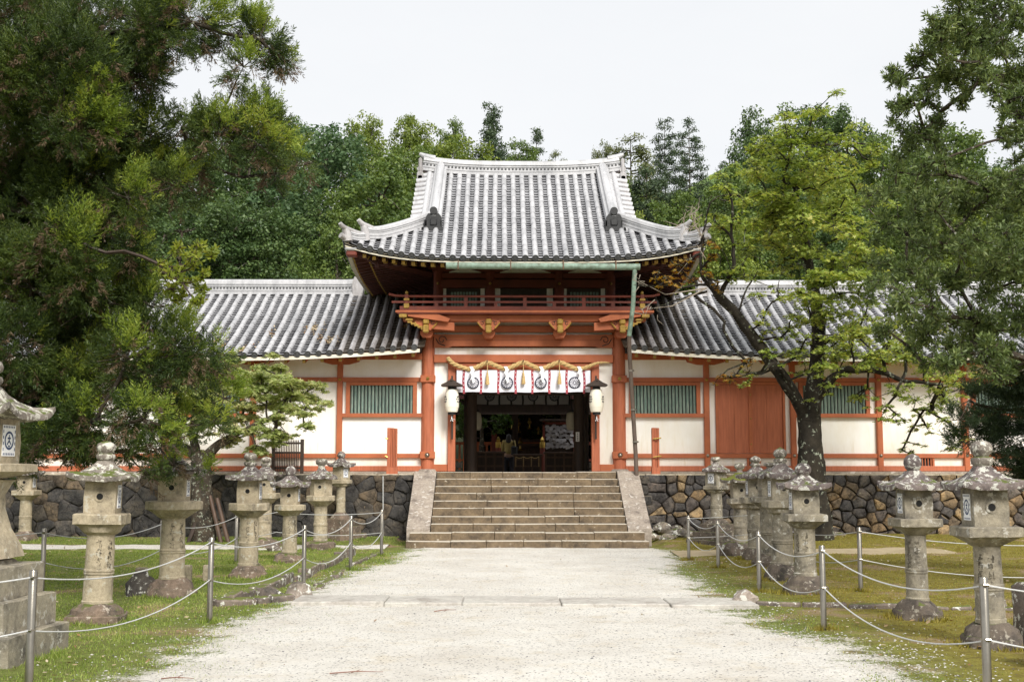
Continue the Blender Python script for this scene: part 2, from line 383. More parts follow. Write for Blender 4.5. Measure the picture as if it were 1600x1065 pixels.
# side paths crossing behind the lanterns
def strip(name, x0, x1, yc, wd, amp=.18, seed=0, mat=GRAVEL):
    V = []; xs = np.arange(x0, x1, .08)
    for x in xs:
        a = yc(x) - wd/2 + amp*mnoise.noise(Vector((x*1.3, seed, 0))); b = yc(x) + wd/2 + amp*mnoise.noise(Vector((x*1.1, seed, 5)))
        for i in range(9):
            y = a + (b-a)*i/8; V.append((x, y, gh(x, y) + (.018 if 0 < i < 8 else -.02)))
    F = [(j*9+i, (j+1)*9+i, (j+1)*9+i+1, j*9+i+1) for j in range(len(xs)-1) for i in range(8)]
    o = link(name, np_mesh(name, np.array(V), np.array(F), mat)); o.data.shade_smooth(); set_out(o.data, [(-.9, -.6, -.9)[0] if 1 < i % 9 < 7 else .35 for i in range(len(V))]); return struct(o)
DIRT = simple('bare_earth', (.42,.34,.22), (.30,.24,.14), 4, .95, .6, 60)
strip('side_path', -15, -2.4, lambda x: 26.6 - .02*(x+2), 1.5, seed=2)
strip('side_path', 3.5, 9.0, lambda x: 24.7, 1.5, seed=9, mat=DIRT)
# stone band across the path
PALEST = stonemat('pale_paving_stone', (.52,.50,.45), (.47,.44,.40), (.36,.33,.29), scale=.6)
mb = MB(); x = -2.55; k = 0
for wdt in (1.15, .95, 1.2, 1.3, 1.05):
    sy = 15.5 - .09*(x+2.5); mb.box(x, x+wdt-.012, sy-.40, sy+.42, -.1, .052 + .006*rnd.random(), 0, .012); x += wdt
mb.noise(.004, 3); struct(mb.build('stone_band_path', PALEST))

# ------------------------------------------------------------------ platform, court, hill
PLT = simple('pale_earth', (.62,.54,.40), (.50,.42,.29), 2, .95, .4, 60)
mb = MB(); mb.box(-30, -2.06, 29.95, 60, 1.2, 1.595); mb.box(3.36, 34, 29.95, 60, 1.2, 1.595); mb.box(-2.055, 3.355, 30.0, 36.5, 1.2, 1.63)
struct(mb.build('platform_ground', PLT))
mb = MB(); mb.box(-2.05, 3.35, 36.51, 60, 1.0, 1.35); struct(mb.build('courtyard_ground', PLT))
HILL = simple('hill_grass', (.17,.25,.06), (.10,.16,.04), .25, .95, .4, 3)
FLOOR = simple('forest_floor', (.04,.05,.02), (.02,.025,.012), .5, .95, .4, 3)
def hz(x, y):
    t = max(0, (y-52)); h = 1.0 + .26*t - .0006*t*t
    h += 31*math.exp(-(((x-50)/34)**2 + ((y-215)/45)**2))
    return h + 1.2*mnoise.noise(Vector((x*.03, y*.03, 1)))
V = []; xs = np.linspace(-160, 180, 86); ys = np.linspace(52, 260, 60)
V = [(x, y, hz(x, y)) for y in ys for x in xs]; nx = len(xs)
F = [(j*nx+i, j*nx+i+1, (j+1)*nx+i+1, (j+1)*nx+i) for j in range(len(ys)-1) for i in range(nx-1)]
mi = [1 if V[f[0]][1] < 135 else 0 for f in F]
o = link('hill', np_mesh('hill', np.array(V), np.array(F), [HILL, FLOOR], mi=mi)); o.data.shade_smooth(); struct(o)

# ------------------------------------------------------------------ stairs
STEP = stonemat('weathered_step_stone_lit_treads', (.215,.158,.098), (.15,.112,.074), (.08,.062,.045), lichen=-.3, spots=(.45,.40,.32), moss=.9, moss_or_lit_col=(.52,.47,.39))  # pale treads: light on the upward faces put into the colour, no moss
SLAB = stonemat('pinkish_granite', (.42,.36,.30), (.33,.28,.235), (.20,.165,.14), lichen=.1, spots=(.52,.48,.43))
SC = .61
st = thing('stone_staircase', 'wide worn granite staircase rising from the gravel path to the gate', 'staircase', (SC, 26.5, 0))
RIS, TR = .1645, .345
for k in range(10):
    mb = MB(); y0 = 26.52 + TR*k; z1 = RIS*(k+1)
    x0, x1 = (-2.03, 3.23) if k == 0 else (-1.97, 3.17) if k == 1 else (-1.53, 2.83)
    if k == 9: x0, x1 = -1.53, 2.83
    x = x0
    while x < x1 - .05:
        wd = rnd.uniform(.75, 1.35)
        if x1 - x - wd < .5: wd = x1 - x
        j = rnd.uniform(-.008, .008)
        mb.box(x+.004, x+wd-.004, y0 + rnd.uniform(-.012, .012), y0 + TR + .35, z1-RIS-.02 if k else -.1, z1 + j, 0, .009)
        x += wd
    mb.noise(.012, 2.3, seed=k); mb.noise(.005, 9, seed=k)
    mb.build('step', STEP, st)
for s, (xa, xb) in enumerate(((-2.06, -1.54), (2.84, 3.36))):
    mb = MB(); ya, yb = 26.52+TR*2-.03, 29.62; za, zb = RIS*2+.06, RIS*10+.02
    cuts = [0, .27, .56, .88, 1] if s else [0, .30, .62, .90, 1]
    for i in range(4):
        a, b = cuts[i]+.0015, cuts[i+1]-.0015
        p = [(ya+(yb-ya)*a, za+(zb-za)*a), (ya+(yb-ya)*b, za+(zb-za)*b)]
        dn = .30
        vs = [(x, y, z-q) for q in (0, dn+.2) for (y, z) in p for x in (xa, xb)]
        mb.add(vs, [(0,1,3,2), (4,6,7,5), (0,4,5,1), (2,3,7,6), (0,2,6,4), (1,5,7,3)])
    mb.add([(x, y, z) for x in (xa+.03, xb-.03) for (y, z) in ((ya+.1, -.1), (29.95, -.1), (29.95, 1.5), (29.6, 1.5), (ya+.1, za-.1))], [(0,1,2,3,4), (9,8,7,6,5), (0,5,6,1), (1,6,7,2), (2,7,8,3), (3,8,9,4), (4,9,5,0)])
    mb.box(xa, xb, 29.64, 30.2, 1.3, RIS*10+.02)
    mb.noise(.01, 2.3, seed=s); mb.build('side_slab', SLAB, st)
mb = MB(); mb.box(-2.0, 3.2, 30.0, 30.9, 1.62, RIS*10); mb.build('top_landing', SLAB, st)

# ------------------------------------------------------------------ dry stone retaining walls
def voronoi(pts, x0, x1, z0, z1):
    out = []
    for i, p in enumerate(pts):
        poly = [(x0,z0),(x1,z0),(x1,z1),(x0,z1)]
        for j, q in enumerate(pts):
            if i == j or abs(p[0]-q[0]) > 2.2: continue
            mxx, mz = (p[0]+q[0])/2, (p[1]+q[1])/2; nx_, nz_ = q[0]-p[0], q[1]-p[1]
            new = []; L = len(poly)
            for a in range(L):
                A, B = poly[a], poly[(a+1) % L]
                da = (A[0]-mxx)*nx_ + (A[1]-mz)*nz_; db = (B[0]-mxx)*nx_ + (B[1]-mz)*nz_
                if da <= 0: new.append(A)
                if (da < 0) != (db < 0):
                    t = da/(da-db); new.append((A[0]+(B[0]-A[0])*t, A[1]+(B[1]-A[1])*t))
            poly = new
            if len(poly) < 3: break
        if len(poly) >= 3: out.append((p, poly))
    return out
def wallstones(x0, x1, z0, z1, size, yf, rough, gap, bulge, seed):
    rr = random.Random(seed); pts = []; z = z0 + size*.4
    cell = size
    zz = z0
    while zz < z1 - .03:
        h = cell*rr.uniform(.6, 1.25)*(.8 if z1-zz < .6 else 1.0); h = min(h, z1-zz) if z1-zz-h > .12 else z1-zz
        x = x0 + rr.uniform(0, .3)
        while x < x1:
            wd = cell*rr.uniform(.5, 2.0); pts.append((min(x+wd/2, x1-.02), min(z1-.03, zz+h/2 + rr.uniform(-rough, rough)*h))); x += wd
        zz += h
    mb = MB()
    for p, poly in voronoi(pts, x0, x1, z0, z1):
        # refine outline
        pl = []
        for a in range(len(poly)):
            A, B = poly[a], poly[(a+1) % len(poly)]; d = math.hypot(B[0]-A[0], B[1]-A[1]); n = max(1, int(d/.10))
            for t in range(n): pl.append((A[0]+(B[0]-A[0])*t/n, A[1]+(B[1]-A[1])*t/n))
        if len(pl) < 4: continue
        cx = sum(q[0] for q in pl)/len(pl); cz = sum(q[1] for q in pl)/len(pl)
        rad = sum(math.hypot(q[0]-cx, q[1]-cz) for q in pl)/len(pl)
        if rad < .03: continue
        if bulge > .06:      # rounder stones
            pl = [tuple(cc + (q-cc)*(1-.35*max(0, (math.hypot(u-cx, v-cz)/rad - 1))) for q, cc in ((u, cx), (v, cz))) for u, v in pl]
        n = len(pl); rings = []
        dp = rr.uniform(-.03, .03); tx, tz = rr.uniform(-.12, .12), rr.uniform(-.12, .12)
        k1 = max(.6, 1-gap/rad)
        for kk, dy in ((k1, .12), (k1, 0), (k1*.93, -bulge*.55), (k1*.72, -bulge*.9), (k1*.36, -bulge)):
            rings.append([(cx+(u-cx)*kk, yf+dp+dy+(u-cx)*kk*tx+(v-cz)*kk*tz, cz+(v-cz)*kk) for u, v in pl])
        vs = [q for rg in rings for q in rg] + [(cx, yf+dp-bulge, cz)]
        fs = [(i*n+a, i*n+(a+1) % n, (i+1)*n+(a+1) % n, (i+1)*n+a) for i in range(4) for a in range(n)]
        fs += [(4*n+a, 4*n+(a+1) % n, 5*n) for a in range(n)]
        b = len(mb.v); mb.add(vs, fs); sd_ = rr.random()*50; mb.noise(.026, 5, b, seed=sd_); mb.noise(.012, 15, b, seed=sd_)
    return mb
def wallmat(name, cols, amb):
    m, nt = newmat(name); g = nt.nodes.new('ShaderNodeNewGeometry')
    r = ramp(nt, [((i+.0)/len(cols), c) for i, c in enumerate(cols)], 'CONSTANT'); nt.links.new(g.outputs['Random Per Island'], r.inputs[0])
    n1 = noisenode(nt, 3.5, 7, .7); n2 = noisenode(nt, 16, 6, .75)
    r1 = ramp(nt, [(.38, (.35,.33,.33)), (.5, (.85,.84,.82)), (.62, (1.5,1.38,1.2))]); nt.links.new(n1.outputs[0], r1.inputs[0])
    col = mixc(nt, .85, r.outputs[0], r1.outputs[0], 'MULTIPLY')
    r2 = ramp(nt, [(.3, (.6,.6,.6)), (.5, (1,1,1)), (.7, (1.3,1.28,1.2))]); nt.links.new(n2.outputs[0], r2.inputs[0])
    col = mixc(nt, .8, col, r2.outputs[0], 'MULTIPLY')
    rl = ramp(nt, [(.66, (0,0,0)), (.70, (1,1,1))]); n3 = noisenode(nt, 6, 6, .75); nt.links.new(n3.outputs[0], rl.inputs[0])
    col = mixc(nt, rl.outputs[0], col, amb)
    vw = noisenode(nt, 2.5, 4, .6); g2 = nt.nodes.new('ShaderNodeVectorMath'); g2.operation = 'MULTIPLY_ADD'; g2.inputs[1].default_value = (.5, .5, .5); nt.links.new(vw.outputs['Color'], g2.inputs[0]); nt.links.new(g.outputs['Position'], g2.inputs[2])
    ck = N(nt, 'ShaderNodeTexVoronoi', feature='DISTANCE_TO_EDGE', Scale=3.7); nt.links.new(g2.outputs[0], ck.inputs['Vector'])
    cr_ = ramp(nt, [(0, (.22,.2,.18)), (.018, (.5,.48,.45)), (.03, (1,1,1))]); nt.links.new(ck.outputs['Distance'], cr_.inputs[0]); col = mixc(nt, .85, col, cr_.outputs[0], 'MULTIPLY')
    finish(nt, col, .85, n2.outputs[0], .8, .04, 0, .3); return m
WS_L = wallmat('dark_fitted_wall_stone', [(.085,.078,.072), (.060,.057,.056), (.105,.092,.078), (.12,.095,.07), (.072,.068,.066)], (.26,.20,.13))
WS_R = wallmat('brown_rubble_wall_stone', [(.10,.09,.085), (.21,.15,.09), (.13,.11,.10), (.09,.083,.08), (.30,.22,.13), (.15,.12,.09), (.085,.08,.08), (.17,.13,.09), (.12,.105,.095), (.10,.09,.085)], (.30,.26,.19))
MORT = simple('dark_joint', (.045,.036,.028), (.02,.017,.014), 4, .95, .5, 30)
COPE = stonemat('coping_earth', (.60,.53,.42), (.46,.40,.30), (.28,.24,.19))
for name, lab, x0, x1, size, rough, gap, bulge, wm, seed in (
        ('retaining_wall', 'low dark wall of tightly fitted grey stones left of the stairs', -24, -2.1, .37, .40, .004, .024, WS_L, 3),
        ('retaining_wall', 'low rough wall of brown and grey boulders right of the stairs', 3.55, 26, .27, .42, .010, .058, WS_R, 5)):
    t = thing(name, lab, 'stone wall', ((x0+x1)/2, 29.6, 0))
    a, b = (x0, x1)
    wallstones(a, b, -.12, 1.575, size, 29.66, rough, gap, bulge, seed).build('stone_facing', wm, t, smooth=40)
    mb = MB(); mb.box(a-.01, b, 29.71, 29.95, -.3, 1.56); mb.build('wall_core', MORT, t)
    mb = MB(); x = a
    while x < b:
        w_ = min(rnd.uniform(.6, 1.2), b-x); mb.box(x+.005, x+w_-.005, 29.66+rnd.uniform(-.02, .02), 29.98, 1.56, 1.598+rnd.uniform(-.006, .006), 0, .01); x += w_
    mb.noise(.01, 3); mb.build('coping', COPE, t)
    if seed == 5:
        mb = MB()
        for i, zz in enumerate((0, .3, .58, .84, 1.1, 1.34)):
            mb.box(3.37, 3.62+(.06 if i % 2 else -.02), 29.56+rnd.uniform(0, .03), 29.9, zz-.1 if i == 0 else zz, (.3, .58, .84, 1.1, 1.34, 1.58)[i]-.015, 0, .03)
        mb.noise(.02, 4); mb.build('corner_stone', WS_L, t, smooth=40)

# rubble lying at the foot of the wall and loose rocks
def rock(mb, c, s, seed):
    b = len(mb.v); n, mrows = 12, 7; vs = []; fs = []
    rr = random.Random(seed)
    pl = [(Vector((rr.uniform(-1,1), rr.uniform(-1,1), rr.uniform(-.6,1))).normalized(), rr.uniform(.6, .85)) for _ in range(9)]
    for i in range(mrows+1):
        ph = -math.pi/2 + math.pi*i/mrows
        for k in range(n):
            a = 2*math.pi*k/n; d = Vector((math.cos(a)*math.cos(ph), math.sin(a)*math.cos(ph), math.sin(ph))); rad = 1.0
            for nn, dd in pl:
                q = d.dot(nn)
                if q > 1e-3: rad = min(rad, dd/q)
            rad *= 1 + .12*mnoise.noise(d*2.2 + Vector((seed, 0, 0)))
            vs.append((c[0]+d.x*rad*s[0], c[1]+d.y*rad*s[1], c[2]+d.z*rad*s[2]))
    for i in range(mrows):
        for k in range(n): fs.append((i*n+k, i*n+(k+1) % n, (i+1)*n+(k+1) % n, (i+1)*n+k))
    mb.add(vs, fs)
mb = MB()
for i in range(46):
    x = rnd.uniform(3.5, 8.2); t_ = rnd.random(); s = rnd.uniform(.07, .2)*(1.2-t_*.5)
    rock(mb, (x, 29.45-t_*1.1, .05+(1-t_)*.28*max(0, 1-(x-3.5)/4)+.03), (s*1.3, s, s*.8), i)
tag(mb.build('rubble', stonemat('broken_wall_stone', (.30,.25,.19), (.17,.15,.13), (.09,.085,.08), lichen=.3, moss=.35), smooth=30), 'broken mossy rubble heaped at the foot of the right wall', kind='stuff')

# ------------------------------------------------------------------ tiled roofs
def frame(S, u, t):
    p = Vector(S(u, t)); dt = (Vector(S(u, t+.02)) - Vector(S(u, t-.02))).normalized(); du = (Vector(S(u+.02, t)) - Vector(S(u-.02, t))).normalized()
    return p, du, dt, du.cross(dt).normalized()
def roof_tiles(S, us, tmax, name, parent, mats, r=.072, step=.135, flip=False, tmin=lambda u: 0.0, discs=True, gap=TSHADE, pan=None):
    S0 = S
    def S(u, t): x, y, z = S0(u, t); return (x+.007*mnoise.noise(Vector((x*3, y*3, z*2))), y, z+.016*mnoise.noise(Vector((x*.9, y*1.3, 2))))
    sp = us[1]-us[0]; mb = MB(); dk = MB()
    def up(n): return n if n.z > 0 else -n
    for u in us:                                           # round cover tiles
        t0, t1 = tmin(u), tmax(u)
        if t1 - t0 < .12: continue
        n = max(1, round((t1-t0)/.31)); 
        for i in range(n):
            a, b_ = t0+(t1-t0)*i/n - (.03 if i == 0 else 0), t0+(t1-t0)*(i+1)/n; b = len(mb.v); j = rnd.uniform(-.004, .004)
            for tt, rr in ((a, r*1.05), (b_+.01, r*.97)):
                p, du, dt, nn = frame(S, u, tt); nn = up(nn)
                for k in range(9):
                    an = math.pi*(-.08 + 1.16*k/8); mb.v.append(tuple(p + du*(math.cos(an)*rr+j) + nn*(math.sin(an)*rr + .012)))
            for k in range(8): mb.f.append((b+k, b+k+1, b+9+k+1, b+9+k)); mb.m.append(0)
        if discs:
            p, du, dt, nn = frame(S, u, t0); nn = up(nn); c = p - dt*.035 + nn*.012; b = len(dk.v)
            prof = [(r*1.13, 0), (r*1.13, -.02), (r*.9, -.022), (r*.86, -.012), (r*.5, -.012), (r*.4, -.02), (.002, -.02)]
            for rr, h in prof:
                for k in range(16):
                    an = 2*math.pi*k/16; dk.v.append(tuple(c + du*math.cos(an)*rr + nn*math.sin(an)*rr + dt*h))
            for i in range(len(prof)-1):
                for k in range(16): dk.f.append((b+i*16+k, b+i*16+(k+1) % 16, b+(i+1)*16+(k+1) % 16, b+(i+1)*16+k)); dk.m.append(0)
    for q in range(len(us)+1):                             # concave pan tiles, overlapping like scales
        ua = us[0]-sp+sp*q; t0, t1 = tmin(ua+sp/2), tmax(ua+sp/2)
        if t1 - t0 < .05: continue
        n = int((t1-t0)/step)+1; j = rnd.uniform(0, .02)
        for i in range(n):
            ta, tb = t0+i*step-(.03 if i == 0 else 0), min(t0+(i+1)*step, t1+.02); b = len(mb.v)
            l1 = rnd.uniform(.028, .037)
            for tt, lift in ((ta+.03, -.012), (ta, l1), (tb+.012, .0)):
                p, du, dt, nn = frame(S, ua+sp/2, tt); nn = up(nn)
                for k in range(5):
                    e = -1+2*k/4; mb.v.append(tuple(p + du*(e*sp*.46) + nn*(lift + .028*e*e - .02)))
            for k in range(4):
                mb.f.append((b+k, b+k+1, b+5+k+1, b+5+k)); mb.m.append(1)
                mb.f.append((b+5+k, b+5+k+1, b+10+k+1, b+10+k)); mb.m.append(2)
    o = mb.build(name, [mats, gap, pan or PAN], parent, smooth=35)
    if discs and dk.v: dk.build('eave_tile', TDARK, parent, smooth=40)
    return o
def sheet(S, u0, u1, t0f, t1f, nu, nt_, name, mat, parent, off=-.05, thick=.04):
    "boarding under the tiles, following the slope"
    mb = MB()
    for lay in (0, 1):
        for i in range(nu+1):
            u = u0+(u1-u0)*i/nu
            for k in range(nt_+1):
                t = t0f(u)+(t1f(u)-t0f(u))*k/nt_; p = Vector(S(u, t)); p.z += off - lay*thick; mb.v.append(tuple(p))
    m = nt_+1; L = (nu+1)*m
    for i in range(nu):
        for k in range(nt_):
            a = i*m+k; mb.f.append((a, a+m, a+m+1, a+1)); mb.f.append((L+a, L+a+1, L+a+m+1, L+a+m)); mb.m += [0, 0]
    for i in range(nu): mb.f.append((i*m, L+i*m, L+(i+1)*m, (i+1)*m)); mb.m.append(0)
    return mb.build(name, mat, parent, smooth=40)

RIDGEP = [(-.15, 0), (.15, 0), (.15, .05), (.12, .055), (.12, .09), (.135, .09), (.135, .12), (.11, .125), (.11, .21), (.13, .21), (.13, .24), (.105, .245), (.105, .27), (.13, .27), (.125, .30),
          (.095, .305), (.085, .36), (.05, .40), (0, .415), (-.05, .40), (-.085, .36), (-.095, .305), (-.125, .30), (-.13, .27), (-.105, .27), (-.105, .245), (-.13, .24), (-.13, .21), (-.11, .21), (-.11, .125), (-.135, .12), (-.135, .09), (-.12, .09), (-.12, .055), (-.15, .05)]
def ridge(parent, path, name='ridge', sx=1, sz=1, mat=TILE, band=True):
    pr = [(a*sx, b*sz) for a, b in RIDGEP]
    mb = MB(); mb.sweep(pr, path); o = mb.build(name, mat, parent)
    if band:                                                # row of small round tiles in the dark band of the ridge
        db = MB(); P = [Vector(p) for p in path]
        for a, b in zip(P, P[1:]):
            L = (b-a).length; n = max(1, int(L/.085)); d = (b-a).normalized(); s_ = Vector((d.y, -d.x, 0)).normalized()
            for i in range(n):
                c = a + (b-a)*(i+.5)/n + Vector((0, 0, .168*sz))
                for sg in (-1, 1):
                    q = c + s_*sg*.112*sx
                    db.box(q.x-.028, q.x+.028, q.y-.012, q.y+.012, q.z-.026, q.z+.026, 0, .01)
        db.build('ridge_band', TDARK, o)
    return o

# ------------------------------------------------------------------ the gate
CX, ER, ED, EZ = .61, 4.36, 29.05, 6.79       # centre, half width of eaves, eave plane, eave height
GD = 33.8                                     # ridge plane
gate = thing('shrine_gate', 'two storey vermilion gate with curved silver tiled roof above the stone stairs', 'gate', (CX, 31, 1.63))
def prof(t): q = t/4.75; return EZ + 3.26*(.85*q + .15*q*q)
def lift(v, t): return .40*(min(1.03, abs(v))**4)*max(0, 1-t/2.4)
def S_front(u, t): return (CX+u, ED+t, prof(t) + lift(u/ER, t))
def S_back(u, t): return (CX-u, 2*GD-ED-t, prof(t) + lift(u/ER, t))
HD = GD-ED
def S_left(u, t): return (CX-ER+t, GD-u, prof(t) + lift(u/HD, t))
def S_right(u, t): return (CX+ER-t, GD+u, prof(t) + lift(u/HD, t))
GE = 2.60
def tm_front(u): a = abs(u); return 4.70 if a < GE else max(0, ER-a-.02)
def tm_side(u): return max(0, min(ER-GE+.1, HD-abs(u)))
us = [(-17+k)*.25 for k in range(35)]
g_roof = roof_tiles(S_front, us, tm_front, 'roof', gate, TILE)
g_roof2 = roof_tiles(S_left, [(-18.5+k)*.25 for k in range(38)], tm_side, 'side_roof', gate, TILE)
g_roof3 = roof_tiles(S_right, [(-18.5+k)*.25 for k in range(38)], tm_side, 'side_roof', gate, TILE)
sheet(S_back, -ER, ER, lambda u: 0, tm_front, 24, 8, 'back_roof', TILE, gate, off=.0, thick=.06)
zero = lambda u: 0.0
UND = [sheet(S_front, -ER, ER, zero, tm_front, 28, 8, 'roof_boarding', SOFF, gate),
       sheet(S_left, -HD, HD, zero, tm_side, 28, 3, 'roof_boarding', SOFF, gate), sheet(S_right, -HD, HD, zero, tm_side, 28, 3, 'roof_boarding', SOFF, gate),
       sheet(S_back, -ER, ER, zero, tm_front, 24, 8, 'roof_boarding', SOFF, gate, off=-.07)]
# pale edge board under the eave tiles
for S, w_, nm in ((S_front, ER, 'eave_board'), (S_left, HD, 'eave_board'), (S_right, HD, 'eave_board'), (S_back, ER, 'eave_board')):
    mb = MB(); n = 40; b = 0
    for i in range(n+1):
        u = -w_+2*w_*i/n; p = Vector(S(u, .0)); q = Vector(S(u, .09))
        mb.v += [(p.x, p.y, p.z-.045), (p.x, p.y, p.z-.125), (q.x, q.y, q.z-.15), (q.x, q.y, q.z-.06)]
    for i in range(n):
        for k in range(4): mb.f.append((4*i+k, 4*i+(k+1) % 4, 4*i+4+(k+1) % 4, 4*i+4+k)); mb.m.append(0)
    mb.build(nm, CREAM, gate)
# rafters in two rows with ochre painted ends, fanning straight
def rafters(S, w_, count, parent, skip=.1, sweepin=1.9, each=False):
    for row, (ts, te, dz, sz) in enumerate(((.14, 1.2, -.255, .042), (.52, sweepin, -.42, .052))):
        mb = MB(); ed = MB()
        for k in range(count):
            u = -w_+skip + (2*w_-2*skip)*(k+.5)/count
            lim = w_-abs(u)
            t1 = min(te, max(ts+.12, lim+.25))
            if lim+.05 < ts: continue
            a, b = Vector(S(u, ts)), Vector(S(u, t1)); a.z += dz; b.z += dz - (.02 if row else .0) - (b.z-a.z)*.45
            d = (b-a).normalized(); sdv = Vector((d.y, -d.x, 0)).normalized(); up = sdv.cross(d).normalized()
            if up.z < 0: up = -up
            vs = [tuple(q + sdv*x*sz + up*y*sz) for q in (a, b) for x, y in ((-1,-1), (1,-1), (1,1), (-1,1))]
            mb.add(vs, [(0,1,5,4), (1,2,6,5), (2,3,7,6), (3,0,4,7), (4,5,6,7)])
            vs = [tuple(a - d*.004 + sdv*x*sz*1.02 + up*y*sz*1.02 + d*q) for q in (0, .035) for x, y in ((-1,-1), (1,-1), (1,1), (-1,1))]
            ed.add(vs, [(0,3,2,1), (0,1,5,4), (1,2,6,5), (2,3,7,6), (3,0,4,7)])
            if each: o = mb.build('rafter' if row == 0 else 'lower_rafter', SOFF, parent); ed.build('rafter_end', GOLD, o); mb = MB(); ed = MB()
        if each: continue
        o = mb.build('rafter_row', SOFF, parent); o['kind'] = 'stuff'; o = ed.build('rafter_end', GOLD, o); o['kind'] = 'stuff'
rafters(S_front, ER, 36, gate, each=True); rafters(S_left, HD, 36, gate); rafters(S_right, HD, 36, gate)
# soffit between rafters and wall (red boards, eave shade in the colour)
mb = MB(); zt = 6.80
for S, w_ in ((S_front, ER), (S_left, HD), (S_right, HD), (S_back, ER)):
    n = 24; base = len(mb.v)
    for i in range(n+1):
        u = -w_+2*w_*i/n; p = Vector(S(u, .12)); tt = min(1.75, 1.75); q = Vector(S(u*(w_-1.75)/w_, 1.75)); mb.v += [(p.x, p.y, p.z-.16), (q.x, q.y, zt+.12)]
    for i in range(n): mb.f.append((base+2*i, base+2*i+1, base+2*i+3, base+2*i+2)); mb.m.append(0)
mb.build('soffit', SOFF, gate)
# corner beams
for s in (-1, 1):
    mb = MB(); p, q = Vector((CX+s*(ER-.15), ED+.15, 6.97)), Vector((CX+s*2.4, ED+2.1, 6.75))
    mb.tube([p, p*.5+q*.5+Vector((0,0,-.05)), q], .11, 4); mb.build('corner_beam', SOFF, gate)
    mb = MB(); mb.box(p.x-.13, p.x+.13, p.y-.13, p.y+.13, p.z-.13, p.z+.0, 0, .03); mb.build('corner_cap', REDD, gate)
    mb = MB(); mb.box(p.x-.16, p.x+.16, p.y-.16, p.y+.16, p.z+.003, p.z+.09, 0, .04); mb.build('beam_cover_tile', TILE, gate, smooth=40)
# main ridge, slightly sagging, ends turned up
def rz(x): return 9.98 + .15*abs(x/2.8)**3
ridge(gate, [(CX+2.82*i/14, GD, rz(2.82*i/14)) for i in range(-14, 15)], sz=1.08)
mb = MB()
for s in (-1, 1):
    pts = [(CX+s*(2.45+.09*i), GD, rz(2.45+.09*i)+.40 + .0035*i*i) for i in range(6)]
    mb.tube(pts, [.10, .10, .095, .085, .07, .045], 10)
mb.build('ridge_end_tile', TILE, gate, smooth=50)
mb = MB()
for s in (-1, 1):
    x = CX+s*2.86; mb.box(x-.05, x+.05, GD-.22, GD+.22, 9.75, 10.48, 0, .04); mb.lathe([(.09, -.08), (.09, .08)], (x, GD-.1, 10.15), 12, axis='y'); mb.lathe([(.09, -.06), (.09, .06)], (x, GD-.24, 9.85), 12, axis='y')
    mb.box(x-.09, x+.09, GD-.3, GD-.2, 9.6, 10.05, 0, .03)
mb.build('ridge_end_ornament', TILEO, gate, smooth=40)
